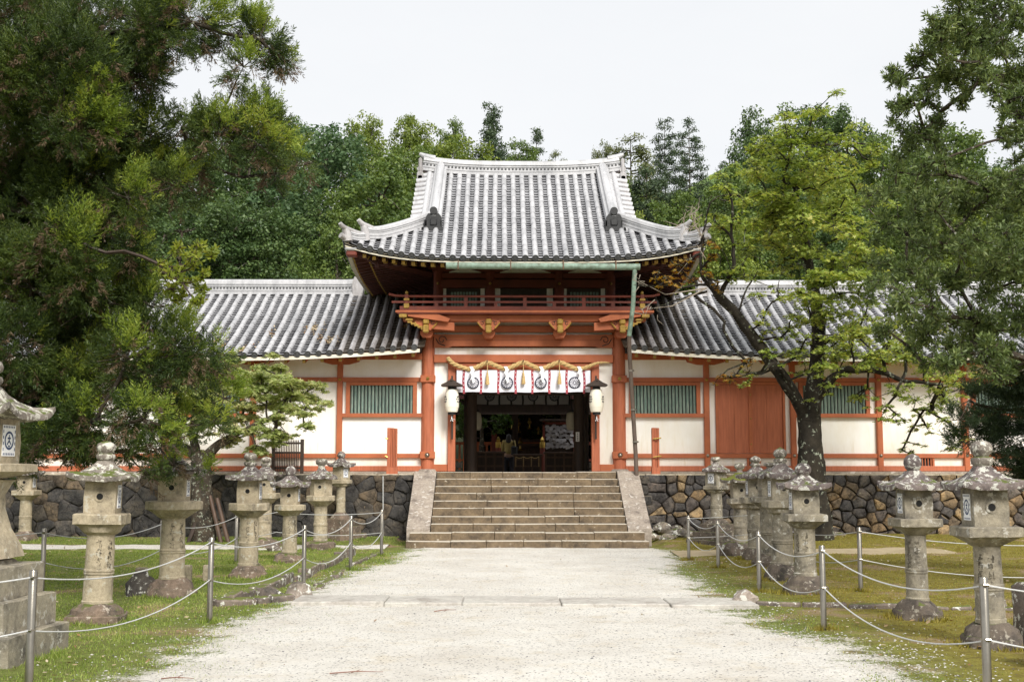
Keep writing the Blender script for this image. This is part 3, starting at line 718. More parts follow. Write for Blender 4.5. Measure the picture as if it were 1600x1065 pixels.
# descending ridges, gable edges, hips
for s in (-1, 1):
    path = []
    for i in range(14):
        t = 1.72 + (4.72-1.72)*i/13; path.append((CX+s*(2.31-.03*i/13), ED+t, prof(t)+.03))
    pr = [(-.17, 0), (.17, 0), (.17, .07), (.145, .08), (.145, .15), (.165, .16), (.165, .20), (.11, .23), (.09, .30), (.05, .335), (0, .345), (-.05, .335), (-.09, .30), (-.11, .23), (-.165, .20), (-.165, .16), (-.145, .15), (-.145, .08), (-.17, .07)]
    mb = MB(); mb.sweep(pr, path); dr = mb.build('descending_ridge', TILE, gate, smooth=30)
    mb = MB(); x, y, z = path[0]
    y -= .06; mb.prism([(x-.23, z-.12), (x+.23, z-.12), (x+.20, z+.24), (x+.14, z+.33), (x-.14, z+.33), (x-.20, z+.24)], y-.12, y-.003)
    mb.lathe([(.085, -.12), (.1, -.1), (.1, .14)], (x, y-.02, z+.40), 14, axis='y'); mb.box(x-.09, x+.09, y-.16, y-.1, z+.02, z+.2, 0, .03); mb.box(x-.25, x-.15, y-.12, y-.05, z-.02, z+.18, 0, .03); mb.box(x+.15, x+.22, y-.12, y-.05, z-.02, z+.18, 0, .03)
    mb.build('demon_tile', ONI, dr, smooth=40)
    # gable edge: one round row down the slope and short tiles laid sideways
    mb = MB(); pts = [(CX+s*2.60, ED+1.7+3.02*i/10, prof(1.7+3.02*i/10)+.05) for i in range(11)]; mb.tube(pts, .085, 10)
    mb.build('gable_edge_tile', TILE, gate, smooth=50)
    for k in range(13):
        t = 1.62+.25*k; p = prof(t); mb = MB(); mb.tube([(CX+s*2.62, ED+t, p+.02), (CX+s*2.95, ED+t, p-.03)], [.088, .092], 12)
        mb.build('side_tile', TILE, gate, smooth=50)
    mb = MB(); pts = [(CX+s*2.55, ED+1.7, prof(1.7)-.05), (CX+s*2.55, ED+4.75, prof(4.75)-.1), (CX+s*2.55, 2*GD-ED-1.7, prof(1.7)-.05)]
    mb.add(pts + [(p[0]-s*.06, p[1], p[2]) for p in pts], [(0,1,2), (5,4,3), (0,3,4,1), (1,4,5,2), (2,5,3,0)]); mb.build('gable_board', REDD, gate)
    mb = MB(); mb.sweep([(-.03, -.3), (.03, -.3), (.03, -.04), (-.03, -.04)], [(CX+s*2.86, ED+1.7+3.02*i/8, prof(1.7+3.02*i/8)) for i in range(9)]); mb.build('barge_board', RED, gate)
    for front in (1, -1):
        def hp(q, extra=0):        # along the hip: q = 0 at the gable foot, 1 at the corner
            t = (ER-GE+.05)*(1-q); u = s*(ER-t); y = ED+t
            z = prof(t) + lift(u/ER, t)
            return (CX+u, y if front > 0 else 2*GD-y, z+.02+extra)
        n = 12; p1 = [hp(.74*i/n, .05*max(0, (i/n-.72)/.28)**1.6) for i in range(-2, n+1)]
        h = ridge(gate, p1, 'hip_ridge', .85, .78, band=False)
        p2 = [hp(.66+.30*i/8, .04*max(0, (i/8-.6)/.4)**1.5) for i in range(9)]
        h2 = ridge(gate, p2, 'hip_ridge', .75, .55, band=False)
        mb = MB()
        for (ex, ez, r0) in ((p1, .30, .075), (p2, .22, .07)):
            a, b = Vector(ex[-2]), Vector(ex[-1]); d = (b-a); d.z = 0; d.normalize(); c = b + Vector((0, 0, ez))
            mb.tube([c-d*.5-Vector((0,0,.05)), c-d*.2-Vector((0,0,.03)), c+Vector((0,0,.01)), c+d*.11+Vector((0,0,.035)), c+d*.20+Vector((0,0,.08)), c+d*.27+Vector((0,0,.14))], [r0*.9, r0, r0, r0*.95, r0*.85, r0*.7], 10)
            mb.tube([b+Vector((0,0,-.04))+d*.02, b+Vector((0,0,ez*.6))+d*.05, b+Vector((0,0,ez+.02))+d*.12], [.13, .11, .075], 8)
        c = Vector(hp(1.0)); mb.tube([c-d*.2+Vector((0,0,.05)), c+d*.02+Vector((0,0,.07)), c+d*.14+Vector((0,0,.12))], .075, 10)
        mb.build('corner_tile', TILEO, gate, smooth=50)

def gx(px): return at(px, 600, 31)[0]
# lower storey: round posts, tie beams, white panels, jambs
for x in (-1.83, 3.04):
    for y in (31.0, 36.4):
        mb = MB(); mb.lathe([(.17, 1.72), (.17, 3.5), (.165, 5.36)], (x, y, 0), 28); c = mb.build('column', REDV, gate, smooth=40)
        mb = MB(); mb.lathe([(.27, 1.60), (.26, 1.66), (.22, 1.715), (.20, 1.72)], (x, y, 0), 20); mb.build('plinth', SLAB, c, smooth=40)
        if y < 32:
            mb = MB()
            mb.box(x-.19, x+.19, y-.21, y+.19, 3.91, 4.09, 0, .012); cl = mb.build('column_clamp', RED, c)
            mb = MB(); mb.box(x-.19, x+.19, y-.21, y+.19, 1.98, 2.16, 0, .012); cl = mb.build('column_clamp', RED, c)
            mb = MB()
            for k in range(6):
                a = k*math.pi/3; mb.lathe([(.022, -.0), (.012, .02)], (x+.028*math.cos(a), y-.212, 4.0+.028*math.sin(a)), 8, axis='y')
            mb.lathe([(.018, 0), (.01, .035)], (x, y-.212, 4.0), 8, axis='y'); mb.build('flower_boss', BRASS, cl)
            mb = MB(); mb.lathe([(.065, 0), (.055, .02), (.03, .045), (.005, .055)], (x, y-.212, 2.07), 12, axis='y'); mb.build('round_boss', STEEL, cl, smooth=60)
def gpart(name, mat, *boxes, parent=None, bev=.008, nz=0):
    mb = MB()
    for b in boxes: mb.box(*b, 0, bev)
    if nz: mb.noise(nz, 3)
    return mb.build(name, mat, parent or gate)
XL, XR = -1.67, 2.88
gpart('door_jamb', REDV, (-1.32, -1.13, 30.86, 31.12, 1.66, 4.415)); gpart('door_jamb', REDV, (2.33, 2.53, 30.86, 31.12, 1.66, 4.415))
gpart('side_panel', WHITE, (XL-.02, -1.325, 30.97, 31.07, 1.84, 4.413), bev=0); gpart('side_panel', WHITE, (2.535, XR+.02, 30.97, 31.07, 1.84, 4.413), bev=0)
gpart('threshold_beam', RED, (XL-.02, -1.325, 30.90, 31.1, 1.66, 1.838)); gpart('threshold_beam', RED, (2.535, XR+.02, 30.90, 31.1, 1.66, 1.838))
gpart('lintel', RED, (XL-.01, XR+.01, 30.85, 31.12, 4.417, 4.62)); gpart('inner_lintel', RED, (-1.125, 2.325, 30.90, 31.08, 4.20, 4.414))
gpart('white_frieze', WHITE, (XL-.02, XR+.02, 30.98, 31.06, 4.622, 4.80), bev=0)
gpart('white_frieze', WHITE, (XL-.02, XR+.02, 30.98, 31.06, 5.12, 5.195), bev=0)
# rainbow beam with scroll carving
mb = MB(); poly = [(XL-.01, 4.80), (XL+.35, 4.80), (XL+.45, 4.835), (XR-.45, 4.835), (XR-.35, 4.80), (XR+.01, 4.80), (XR+.01, 5.13), (XL-.01, 5.13)]
mb.prism(poly, 30.83, 31.1); bm_ = mb.build('carved_beam', RED, gate)
mb = MB()
for s in (-1, 1):
    c = (CX+s*2.08 - .005, 4.985); pts = [(c[0]+s*(-.0)+ -s*(.02+.10*(1-a/9))*math.cos(a*.85), 30.826, c[1]+(.02+.10*(1-a/9))*math.sin(a*.85)) for a in range(9)]
    mb.tube(pts, .011, 5); mb.tube([(CX+s*2.24, 30.826, 5.02), (CX+s*2.17, 30.826, 4.90), (CX+s*2.0, 30.826, 4.84)], .013, 5)
mb.build('scroll_carving', BLACK, bm_); mb = MB(); mb.box(XL+.3, XR-.3, 30.826, 30.84, 4.985, 4.991); mb.build('beam_joint', REDD, bm_)
gpart('head_beam', RED, (XL-.25, XR+.25, 30.84, 31.16, 5.197, 5.36)); gpart('white_frieze', WHITE, (XL-.2, XR+.2, 30.97, 31.06, 5.362, 5.56), bev=0)
# bracket arms that carry the balcony
BY = 30.22
gpart('balcony_beam', RED, (-2.42, 3.66, BY, BY+.26, 5.40, 5.555)); gpart('balcony_edge', RED, (-2.60, 3.84, 30.0, 30.18, 5.585, 5.645))
gpart('balcony_floor', REDD, (-2.55, 3.79, 30.02, 38.4-.8, 5.56, 5.60), bev=0); gpart('balcony_sill', REDD, (-2.5, 3.74, 30.06, 30.18, 5.65, 5.755))
def arm(x, wd, side):
    p = [(x-wd, 5.41), (x-wd-.03, 5.35), (x-wd+.04, 5.28), (x-wd*.45, 5.17), (x+wd*.45, 5.17), (x+wd-.04, 5.28), (x+wd+.03, 5.35), (x+wd, 5.41)]
    mb = MB(); mb.prism(p, BY-.05, BY+.10); a = mb.build('bracket_arm', RED, gate)
    mb = MB()
    for s in (-1, 1):
        if side and s != side: continue
        c = (x+s*wd*.66, 5.335); pts = [(c[0]+s*(.012+.048*(1-k/8))*math.cos(k*.8+.9), BY-.056, c[1]+(.012+.042*(1-k/8))*math.sin(k*.8+.9)) for k in range(8)]
        mb.tube(pts, .008, 5); mb.tube([pts[0], (x+s*wd*.3, BY-.056, 5.395)], .008, 5)
    mb.build('scroll_carving', BLACK, a)
    mb = MB()
    for s in (-1, 1): mb.tube([(x+s*(wd+.02), BY-.06, 5.36), (x+s*(wd-.05), BY-.06, 5.27), (x+s*wd*.6, BY-.06, 5.21)], .017, 6)
    mb.build('arm_edge', GOLD, a)
    mb = MB(); mb.box(x-.075, x+.075, BY-.16, BY-.051, 5.30, 5.44, 0, .03); mb.box(x-.07, x+.07, BY-.20, BY-.051, 5.09, 5.285, 0, .02)
    for z in (5.13, 5.18, 5.23): mb.box(x-.074, x+.074, BY-.206, BY-.1, z-.012, z+.012, 0, .004)
    mb.build('beam_nose', GOLD, a)
    mb = MB(); mb.prism([(x-.16, 5.09), (x-.10, 5.0), (x+.10, 5.0), (x+.16, 5.09), (x+.16, 5.165), (x-.16, 5.165)], BY+.15, 30.83); mb.box(x-.09, x+.09, BY+.1, 31, 5.17, 5.39); mb.build('bearing_block', RED, a)
for px, sd_ in ((666, 1), (763.6, 0), (875, 0), (972, -1)): arm(at(px, 500, 30.2)[0], .26, sd_)
for s in (-1, 1):                                           # stepped corner brackets
    x = CX+s*2.50
    mb = MB(); mb.prism([(x-s*.75, 5.36), (x-s*.75, 5.16), (x-s*.2, 5.20), (x+s*.24, 5.33), (x+s*.27, 5.41)][::s], 30.2, 30.36); mb.prism([(x-s*.65, 5.44), (x-s*.6, 5.36), (x+s*.40, 5.50), (x+s*.43, 5.585), (x-s*.3, 5.57)][::s], 30.05, 30.22)
    cb = mb.build('corner_bracket', RED, gate)
    mb = MB(); mb.box(x+s*.43, x+s*.62, 30.03, 30.2, 5.47, 5.60, 0, .01)
    for k in range(5): mb.box(x+s*(.30-.085*k), x+s*(.42-.085*k), 30.12, 30.2, 5.34-.042*k, 5.39-.042*k, 0, .008)
    mb.box(x+s*.28, x+s*.47, 30.1, 30.2, 5.40, 5.45, 0, .01)
    mb.build('bracket_tip', GOLD, cb)
# balcony rail
rail = MB(); y = 30.1
rail.tube([(-2.78, y, 6.06), (-2.6, y, 6.02), (-2.3, y, 6.005), (3.52, y, 6.005), (3.82, y, 6.02), (4.0, y, 6.06)], .032, 8)
rb = rail.build('top_rail', REDD, gate, smooth=50)
rail = MB(); rail.box(-2.7, 3.92, y-.03, y+.03, 5.835, 5.885); rail.build('middle_rail', REDD, gate)
for px in (682, 728, 774.6, 820, 866, 912, 957.5):
    x = at(px, 470, 30.1)[0]; tall = px in (728, 820, 912)
    mb = MB(); mb.box(x-.045, x+.045, y-.035, y+.035, 5.752, 5.975 if tall else 5.837); mb.build('rail_post', REDD, gate)
for x in (-2.33, 3.56):
    mb = MB(); mb.box(x-.045, x+.045, y-.05, y+.05, 5.752, 6.05); p = mb.build('corner_post', REDD, gate)
    mb = MB(); mb.box(x-.065, x+.065, y-.07, y+.07, 5.70, 5.82, 0, .01); mb.build('post_fitting', GOLD, p); mb = MB(); mb.box(x-.07, x+.07, y-.07, y+.07, 5.89, 5.95, 0, .01); mb.build('post_fitting', GOLD, p); mb = MB(); mb.lathe([(.02, 6.05), (.04, 6.08), (.035, 6.12), (.005, 6.15)], (x, y, 0), 10); mb.build('post_finial', GOLD, p)
    s = -1 if x < 0 else 1; mb = MB(); mb.tube([(x, y, 6.005), (x, 37.4, 6.005)], .032, 6); mb.tube([(x, y, 5.86), (x, 37.4, 5.86)], .03, 4); mb.tube([(x, y, 5.70), (x, 37.4, 5.70)], .045, 4); mb.build('side_rail', REDD, gate)
# upper storey
UY = 32.0
gpart('upper_wall', DARKW, (-1.60, 2.93, UY+.05, UY+.15, 5.6, 7.3), bev=0); gpart('upper_side_wall', REDD, (-1.72, -1.62, UY+.1, 36.2, 5.2, 7.4), (2.95, 3.05, UY+.1, 36.2, 5.2, 7.4), (-1.72, 3.05, 36.2, 36.3, 5.2, 7.4), bev=0)
gpart('upper_beam', REDD, (-1.72, 3.05, UY-.10, UY+.06, 6.50, 6.72)); gpart('upper_beam', REDD, (-1.72, 3.05, UY-.08, UY+.05, 6.76, 6.90)); gpart('upper_sill', REDD, (-1.7, 3.03, UY-.06, UY+.05, 5.6, 5.95))
for px in (685, 766, 873.6, 953.7):
    x = at(px, 443, UY)[0]; mb = MB(); mb.lathe([(.13, 5.6), (.13, 6.95)], (x, UY, 0), 18); c = mb.build('upper_column', REDD, gate, smooth=40)
    mb = MB(); mb.lathe([(.04, 0), (.03, .02), (.012, .035)], (x, UY-.14, 6.61), 8, axis='y'); mb.build('flower_boss', BRASS, c)
    mb = MB(); mb.prism([(x-.55, 7.10), (x-.50, 7.0), (x-.25, 6.93), (x+.25, 6.93), (x+.50, 7.0), (x+.55, 7.10)], UY-.09, UY+.06); mb.build('boat_bracket', REDD, c)
for a, b in ((-1.45, -.45), (-.1, 1.4), (1.72, 2.75)):
    gpart('white_panel', WHITE, (a+.1, b-.05, UY-.02, UY+.045, 6.905, 7.06), bev=0)
for px in (694, 754, 777, 859, 882, 942):
    x = at(px, 455, UY)[0]; wd = .055 if px not in (777, 859) else .08; gpart('white_strip', WHITE, (x-wd, x+wd, UY-.01, UY+.048, 5.952, 6.497), bev=0)
for a, b in ((704, 746), (890, 936)):
    xa, xb = at(a, 455, UY)[0], at(b, 455, UY)[0]; mb = MB()
    for k in range(9):
        x = xa+(xb-xa)*(k+.5)/9; mb.box(x-.028, x+.028, UY-.01, UY+.045, 5.952, 6.40)
    mb.build('upper_window', BARS, gate)
mb = MB(); mb.box(-1.72, 3.05, UY-.12, UY+.5, 7.10, 7.22); mb.build('eave_purlin', REDD, gate)
# gutter and downpipe
mb = MB(); mb.tube([at(697, 415, 28.93), at(1000, 417, 28.93)], .08, 10); gt = mb.build('gutter', COPPER, gate, smooth=40)
for k in range(4):
    mb = MB(); x, y, z = at(716+k*82, 415, 28.93); mb.box(x-.013, x+.013, y-.088, y+.10, z-.092, z+.115); mb.build('gutter_strap', RUST, gt)
mb = MB(); q0, q1, q2 = at(992, 416, 28.93), at(989, 478, 29.0), at(983, 524, 29.25); mb.tube([q0, q1, q2], .056, 10); mb.build('green_downpipe', COPPER, gate, smooth=40)
mb = MB(); mb.tube([at(982.5, 520, 29.25), at(984, 560, 29.4), at(993, 705, 29.45), at(995, 752, 29.45), at(998, 785, 29.4)], .052, 10); o = mb.build('brown_downpipe', PIPE, gate, smooth=40)
mb = MB()
for yy in (579, 640, 690): mb.lathe([(.075, -.02), (.075, .02)], at(985+(yy-560)*.063, yy, 29.42), 10)
mb.build('pipe_ring', STEEL, o)
# inside the gate
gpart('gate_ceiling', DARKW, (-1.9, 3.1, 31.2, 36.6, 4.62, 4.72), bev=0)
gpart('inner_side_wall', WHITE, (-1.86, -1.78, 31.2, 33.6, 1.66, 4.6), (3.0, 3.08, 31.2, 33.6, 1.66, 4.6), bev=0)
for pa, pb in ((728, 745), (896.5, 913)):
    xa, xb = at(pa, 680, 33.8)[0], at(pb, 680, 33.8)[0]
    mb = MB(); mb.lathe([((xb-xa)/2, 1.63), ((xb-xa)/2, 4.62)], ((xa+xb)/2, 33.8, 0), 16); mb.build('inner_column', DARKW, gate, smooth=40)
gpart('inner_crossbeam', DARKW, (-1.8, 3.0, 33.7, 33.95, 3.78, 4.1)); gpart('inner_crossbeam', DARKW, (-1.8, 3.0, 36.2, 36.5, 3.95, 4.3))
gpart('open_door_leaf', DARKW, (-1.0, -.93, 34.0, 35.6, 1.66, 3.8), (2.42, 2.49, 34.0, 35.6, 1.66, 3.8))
for pa, pb in ((905, 912),):
    x, y, z = at(902.5, 682, 33.6); mb = MB(); mb.box(x-.05, x+.05, 33.60, 33.615, z-.13, z+.13); sg = mb.build('notice_plate', PAPER, gate)
    mb = MB()
    for k in range(4):
        zz = z+.085-k*.055; mb.box(x-.025, x+.025, 33.594, 33.599, zz-.004, zz+.004); mb.box(x-.004, x+.004, 33.594, 33.599, zz-.02, zz+.018); mb.box(x-.02, x+.015, 33.594, 33.599, zz-.018, zz-.012)
    mb.build('notice_writing', INK, sg)

# ------------------------------------------------------------------ corridor wings
WE, WR = 29.9, 34.3
def wing(label, x0, x1, side, posts, wins, doors, vents):
    g = thing('corridor_wing', label, 'corridor', ((x0+x1)/2, 31, 1.6)); jx = x1 if side < 0 else x0
    def cz(x): d = max(0, 5.0-abs(x-jx)); return .22*(d/5.0)**2
    def wp(t): q = t/4.4; return 4.50 + 2.18*(.86*q+.14*q*q)
    def S(u, t): return (u, WE+t, wp(t)+cz(u)*max(0, 1-t/3.0))
    def SB(u, t): return (u, 2*WR-WE-t, wp(t))
    n = int((x1-x0)/.262); us = [(x1-.13-.262*k) if side < 0 else (x0+.13+.262*k) for k in range(n)]
    us.sort()
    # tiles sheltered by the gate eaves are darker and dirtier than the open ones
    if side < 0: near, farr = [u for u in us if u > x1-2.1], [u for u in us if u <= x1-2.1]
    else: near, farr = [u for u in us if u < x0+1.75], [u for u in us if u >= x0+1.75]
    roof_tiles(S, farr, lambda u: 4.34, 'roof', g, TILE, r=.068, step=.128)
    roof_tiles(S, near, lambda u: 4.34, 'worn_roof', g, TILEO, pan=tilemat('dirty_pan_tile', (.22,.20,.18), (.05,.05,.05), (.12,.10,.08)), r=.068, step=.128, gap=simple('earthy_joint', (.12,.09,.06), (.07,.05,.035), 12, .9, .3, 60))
    sheet(S, x0, x1, zero, lambda u: 4.4, 30, 4, 'roof_boarding', REDD, g, off=-.05); sheet(SB, x0, x1, zero, lambda u: 4.4, 2, 6, 'back_roof', TILE, g, off=.0, thick=.1)
    rx0, rx1 = (x0, at(560, 450, WR)[0]) if side < 0 else (at(1097, 450, WR)[0], x1)
    rg = ridge(g, [(rx0+(rx1-rx0)*i/40, WR, wp(4.4)-.03 + (.02 if i in (0, 40) else 0)) for i in range(41)], sz=1.08)
    mb = MB(); e = rx1 if side < 0 else rx0; mb.prism([(e-.14, 6.6), (e+.14, 6.6), (e+.16, 6.95), (e+.1, 7.15), (e-.1, 7.15), (e-.16, 6.95)], WR-.19, WR+.19); mb.build('ridge_end_ornament', TILEO, rg)
    # eave board, strip of white board, rafters
    mb = MB(); nn = 60
    for i in range(nn+1):
        u = x0+(x1-x0)*i/nn; a, b = Vector(S(u, .0)), Vector(S(u, .10)); mb.v += [(u, a.y-.01, a.z-.05), (u, a.y-.01, a.z-.135), (u, b.y, b.z-.16), (u, b.y, b.z-.07)]
    for i in range(nn):
        for k in range(4): mb.f.append((4*i+k, 4*i+(k+1) % 4, 4*i+4+(k+1) % 4, 4*i+4+k)); mb.m.append(0)
    mb.build('eave_board', FASC, g)
    mb = MB(); ed = MB(); k = 0; u = x0+.2
    while u < x1-.1:
        a, b = Vector(S(u, .12)), Vector((u, 31.05, 4.66)); a.z -= .22
        for (q, r_) in ((a, b),):
            vs = [(u-.04, q.y, q.z-.045), (u+.04, q.y, q.z-.045), (u+.04, q.y, q.z+.045), (u-.04, q.y, q.z+.045), (u-.04, r_.y, r_.z-.045), (u+.04, r_.y, r_.z-.045), (u+.04, r_.y, r_.z+.045), (u-.04, r_.y, r_.z+.045)]
            mb.add(vs, [(0,1,5,4), (1,2,6,5), (2,3,7,6), (3,0,4,7)]); ed.add([(x, y-.003, z) for x, y, z in vs[:4]] + [(x, y+.03, z) for x, y, z in vs[:4]], [(0,3,2,1), (0,1,5,4), (2,3,7,6), (3,0,4,7), (1,2,6,5)])
        rr_ = mb.build('rafter', RED, g); ed.build('rafter_end', GOLD, rr_); mb = MB(); ed = MB()
        u += .45
    for i in range(nn+1):
        u = x0+(x1-x0)*i/nn; a = Vector(S(u, .05)); mb.v += [(u, WE+.05, a.z-.14), (u, 31.0, 4.72)]
    for i in range(nn): mb.f.append((2*i, 2*i+1, 2*i+3, 2*i+2)); mb.m.append(0)
    mb.build('soffit', RED, g)
    gp = lambda nm, mt, *bx, bev=.006: gpart(nm, mt, *bx, parent=g, bev=bev)
    gp('eave_beam', RED, (x0, x1, 30.93, 31.2, 4.50, 4.66))
    gp('wall', WHITE, (x0, x1, 31.0, 31.12, 1.66, 4.51), bev=0); gp('back_wall', WHITE, (x0, x1, 37.4, 37.5, 1.6, 4.8), bev=0)
    gp('end_wall', WHITE, *(((x0, x0+.1, 31.1, 37.4, 1.6, 4.5),) if side < 0 else ((x1-.1, x1, 31.1, 37.4, 1.6, 4.5),)), bev=0)
    gp('upper_tie_beam', RED, (x0, x1, 30.91, 31.05, 3.93, 4.04)); gp('lower_tie_beam', RED, (x0, x1, 30.92, 31.05, 2.0, 2.11)); gp('ground_sill', REDV, (x0, x1, 30.90, 31.05, 1.665, 1.80))
    gp('sill_stone', SLAB, (x0, x1, 30.86, 31.1, 1.6, 1.66))
    for x in posts:
        mb = MB(); mb.box(x-.07, x+.07, 30.88, 31.08, 1.66, 4.5, 0, .015); p = mb.build('post', RED, g)
        mb = MB(); mb.prism([(x-.52, 4.515), (x-.48, 4.44), (x-.22, 4.37), (x+.22, 4.37), (x+.48, 4.44), (x+.52, 4.515)], 30.89, 30.99); mb.build('boat_bracket', RED, p)
        mb = MB(); mb.lathe([(.045, 0), (.03, .02), (.01, .03)], (x, 30.878, 3.985), 8, axis='y'); mb.build('flower_boss', BRASS, p); mb = MB(); mb.lathe([(.045, 0), (.03, .02), (.01, .03)], (x, 30.878, 2.055), 10, axis='y'); mb.build('round_boss', STEEL, p)
    for (a, b) in wins:
        mb = MB(); mb.box(a, a+.1, 30.90, 31.02, 3.05, 3.925); mb.box(b-.1, b, 30.90, 31.02, 3.05, 3.925); mb.box(a+.101, b-.101, 30.90, 31.02, 3.84, 3.925); mb.box(a-.2, b+.2, 30.89, 31.02, 3.03, 3.125)
        wn = mb.build('window', RED, g)
        mb = MB(); mb.box(a+.1, b-.1, 30.985, 30.998, 3.126, 3.84); mb.build('window_recess', BLACK, wn)
        mb = MB(); nb = 18
        for k in range(nb):
            x = a+.1+(b-a-.2)*(k+.5)/nb; ww = .031; dz = 0
            mb.add([(x-ww, 30.96, 3.126), (x, 30.925, 3.126), (x+ww, 30.96, 3.126), (x, 30.98, 3.126), (x-ww, 30.96, 3.84), (x, 30.925, 3.84), (x+ww, 30.96, 3.84), (x, 30.98, 3.84)], [(0,1,5,4), (1,2,6,5), (2,3,7,6), (3,0,4,7)])
        mb.build('window_bars', BARS, wn)
    for (a, b) in doors:
        mb = MB(); n = 4
        mb.box(a, a+.06, 30.90, 31.02, 2.12, 3.925); mb.box(b-.06, b, 30.90, 31.02, 2.12, 3.925); mb.box(a+.061, b-.061, 30.90, 31.02, 3.86, 3.925)
        d = mb.build('door', RED, g)
        for k in range(2):
            xa, xb = a+.062+(b-a-.124)*k/2, a+.062+(b-a-.124)*(k+1)/2-.004
            mb = MB(); q = (xb-xa)/2
            for i in range(2): mb.box(xa+q*i+.002, xa+q*(i+1)-.002, 30.94, 30.995, 2.12, 3.858)
            mb.build('door_leaf', REDV, d)
        mb = MB(); c = (a+b)/2; mb.box(c-.045, c+.045, 30.91, 30.94, 2.12, 3.858); mb.build('cover_strip', RED, d); mb = MB()
        for z in (2.35, 3.0, 3.6): mb.lathe([(.022, 0), (.01, .02)], (c, 30.908, z), 8, axis='y')
        mb.build('door_stud', GOLD, d)
    for (a, b) in vents:
        mb = MB(); mb.box(a, b, 30.99, 30.998, 1.81, 1.995); v_ = mb.build('wall_vent', BLACK, g); mb = MB()
        for k in range(4): x = a+(b-a)*(k+.5)/4; mb.box(x-.012, x+.012, 30.95, 30.988, 1.81, 1.995)
        mb.box(a-.05, a, 30.94, 31.0, 1.802, 1.998); mb.box(b, b+.05, 30.94, 31.0, 1.802, 1.998); mb.build('vent_bars', RED, v_)
    return g
wing('long white corridor with silver tiled roof and one green barred window left of the gate', -19, -1.98, -1, [-4.07-2.19*k for k in range(7)],
     [(-3.91, -2.11), (-8.3, -6.5), (-12.7, -10.9), (-17.1, -15.3)], [], [])
wing('long white corridor with red double doors and barred windows right of the gate', 3.19, 23, 1, [5.27+2.20*k for k in range(8)],
     [(3.30, 5.11), (7.63, 9.44), (12.05, 13.8), (16.5, 18.3)], [(5.50, 7.27)], [(at(1170, 720, 31)[0], at(1185, 720, 31)[0]), (at(1438, 720, 31)[0], at(1456, 720, 31)[0])])

# ------------------------------------------------------------------ things hung in the gateway
# white curtain with crests
def noren(name, label, x0, x1, y, zt, zb, n, crest_at, ribs, mat, dim=None):
    g = thing(name, label, 'curtain', ((x0+x1)/2, y, zb)); 
    def wv(x, z): return y + .012*math.sin(x*9) + .02*((zt-z)/(zt-zb))*math.sin(x*5.3+1)
    mb = MB(); nx_, nz_ = 80, 8
    for i in range(nx_+1):
        for k in range(nz_+1):
            x = x0+(x1-x0)*i/nx_; z = zt+(zb-zt)*k/nz_ + .008*math.sin(x*7)*(k/nz_); mb.v.append((x, wv(x, z), z))
    for i in range(nx_):
        for k in range(nz_): a = i*(nz_+1)+k; mb.f.append((a, a+1, a+nz_+2, a+nz_+1)); mb.m.append(0)
    cl = mb.build('cloth', mat, g, smooth=60)
    for x in ribs:
        mb = MB(); vs = []
        for k in range(7):
            z = zt+(zb-.04-zt)*k/6; dx = .008*math.sin(k*1.1+x*5)
            vs += [(x-.028+dx, wv(x, z)-.012, z), (x+.028+dx, wv(x, z)-.012, z)]
        mb.add(vs, [(2*k, 2*k+2, 2*k+3, 2*k+1) for k in range(6)]); rbn = mb.build('ribbon', dim or simple('red_patterned_ribbon', (.45,.07,.05), (.20,.04,.10), 30, .8, .1, 60), g)
        if not dim:
            mb = MB()
            for k in range(5): z = zt-.06-(zt-zb)*.19*k; mb.box(x-.012, x+.012, wv(x, z)-.0165, wv(x, z)-.014, z-.008, z+.008)
            mb.build('ribbon_pattern', PAPER, rbn)
    for cx_, cz_, r in crest_at:
        yy = y-.036; mb = MB(); n_ = 48
        ring = lambda rr, h: [(cx_+rr*math.cos(2*math.pi*k/n_), yy+h, cz_+rr*math.sin(2*math.pi*k/n_)) for k in range(n_)]
        mb.add(ring(r, 0), [tuple(range(n_))]); cr_ = mb.build('crest', INK, g)
        mb = MB()
        for k in range(16):
            a = 2*math.pi*k/16; h = math.pi/16*.80; h *= .74; pts = [(.22, -h*.45), (.70, -h), (.79, -h*.6), (.82, 0), (.79, h*.6), (.70, h), (.22, h*.45)]
            mb.add([(cx_+r*q*math.cos(a+t), yy-.003, cz_+r*q*math.sin(a+t)) for q, t in pts], [tuple(range(7))])
        mb.add([(cx_+r*.15*math.cos(k*.785), yy-.003, cz_+r*.15*math.sin(k*.785)) for k in range(8)], [tuple(range(8))])
        mb.build('crest_petals', mat, cr_)
    return g
cxs = [at(p, 598.5, 30.74) for p in (739.3, 792.4, 845, 897.8)]
noren('entrance_curtain', 'white cloth curtain with four round flower crests and red ribbons over the gate opening', at(713.5, 600, 30.75)[0], at(922.5, 600, 30.75)[0], 30.75, 4.21, 3.655, 8,
      [(c[0], c[2]+.01, .152) for c in cxs], [at(p, 600, 30.75)[0] for p in (724.6, 751.7, 778.7, 805.5, 832, 858.4, 885.4, 912.9)], CLOTH)
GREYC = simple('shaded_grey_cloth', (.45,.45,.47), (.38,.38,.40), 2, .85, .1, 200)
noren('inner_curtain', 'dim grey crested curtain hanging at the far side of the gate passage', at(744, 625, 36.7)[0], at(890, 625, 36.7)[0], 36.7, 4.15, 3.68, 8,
      [(at(p, 621, 36.6)[0], 3.93, .155) for p in (765, 799.5, 833, 866.5)], [at(744+18.2*k, 620, 36.7)[0] for k in range(1, 9)], GREYC, dim=BLACK)
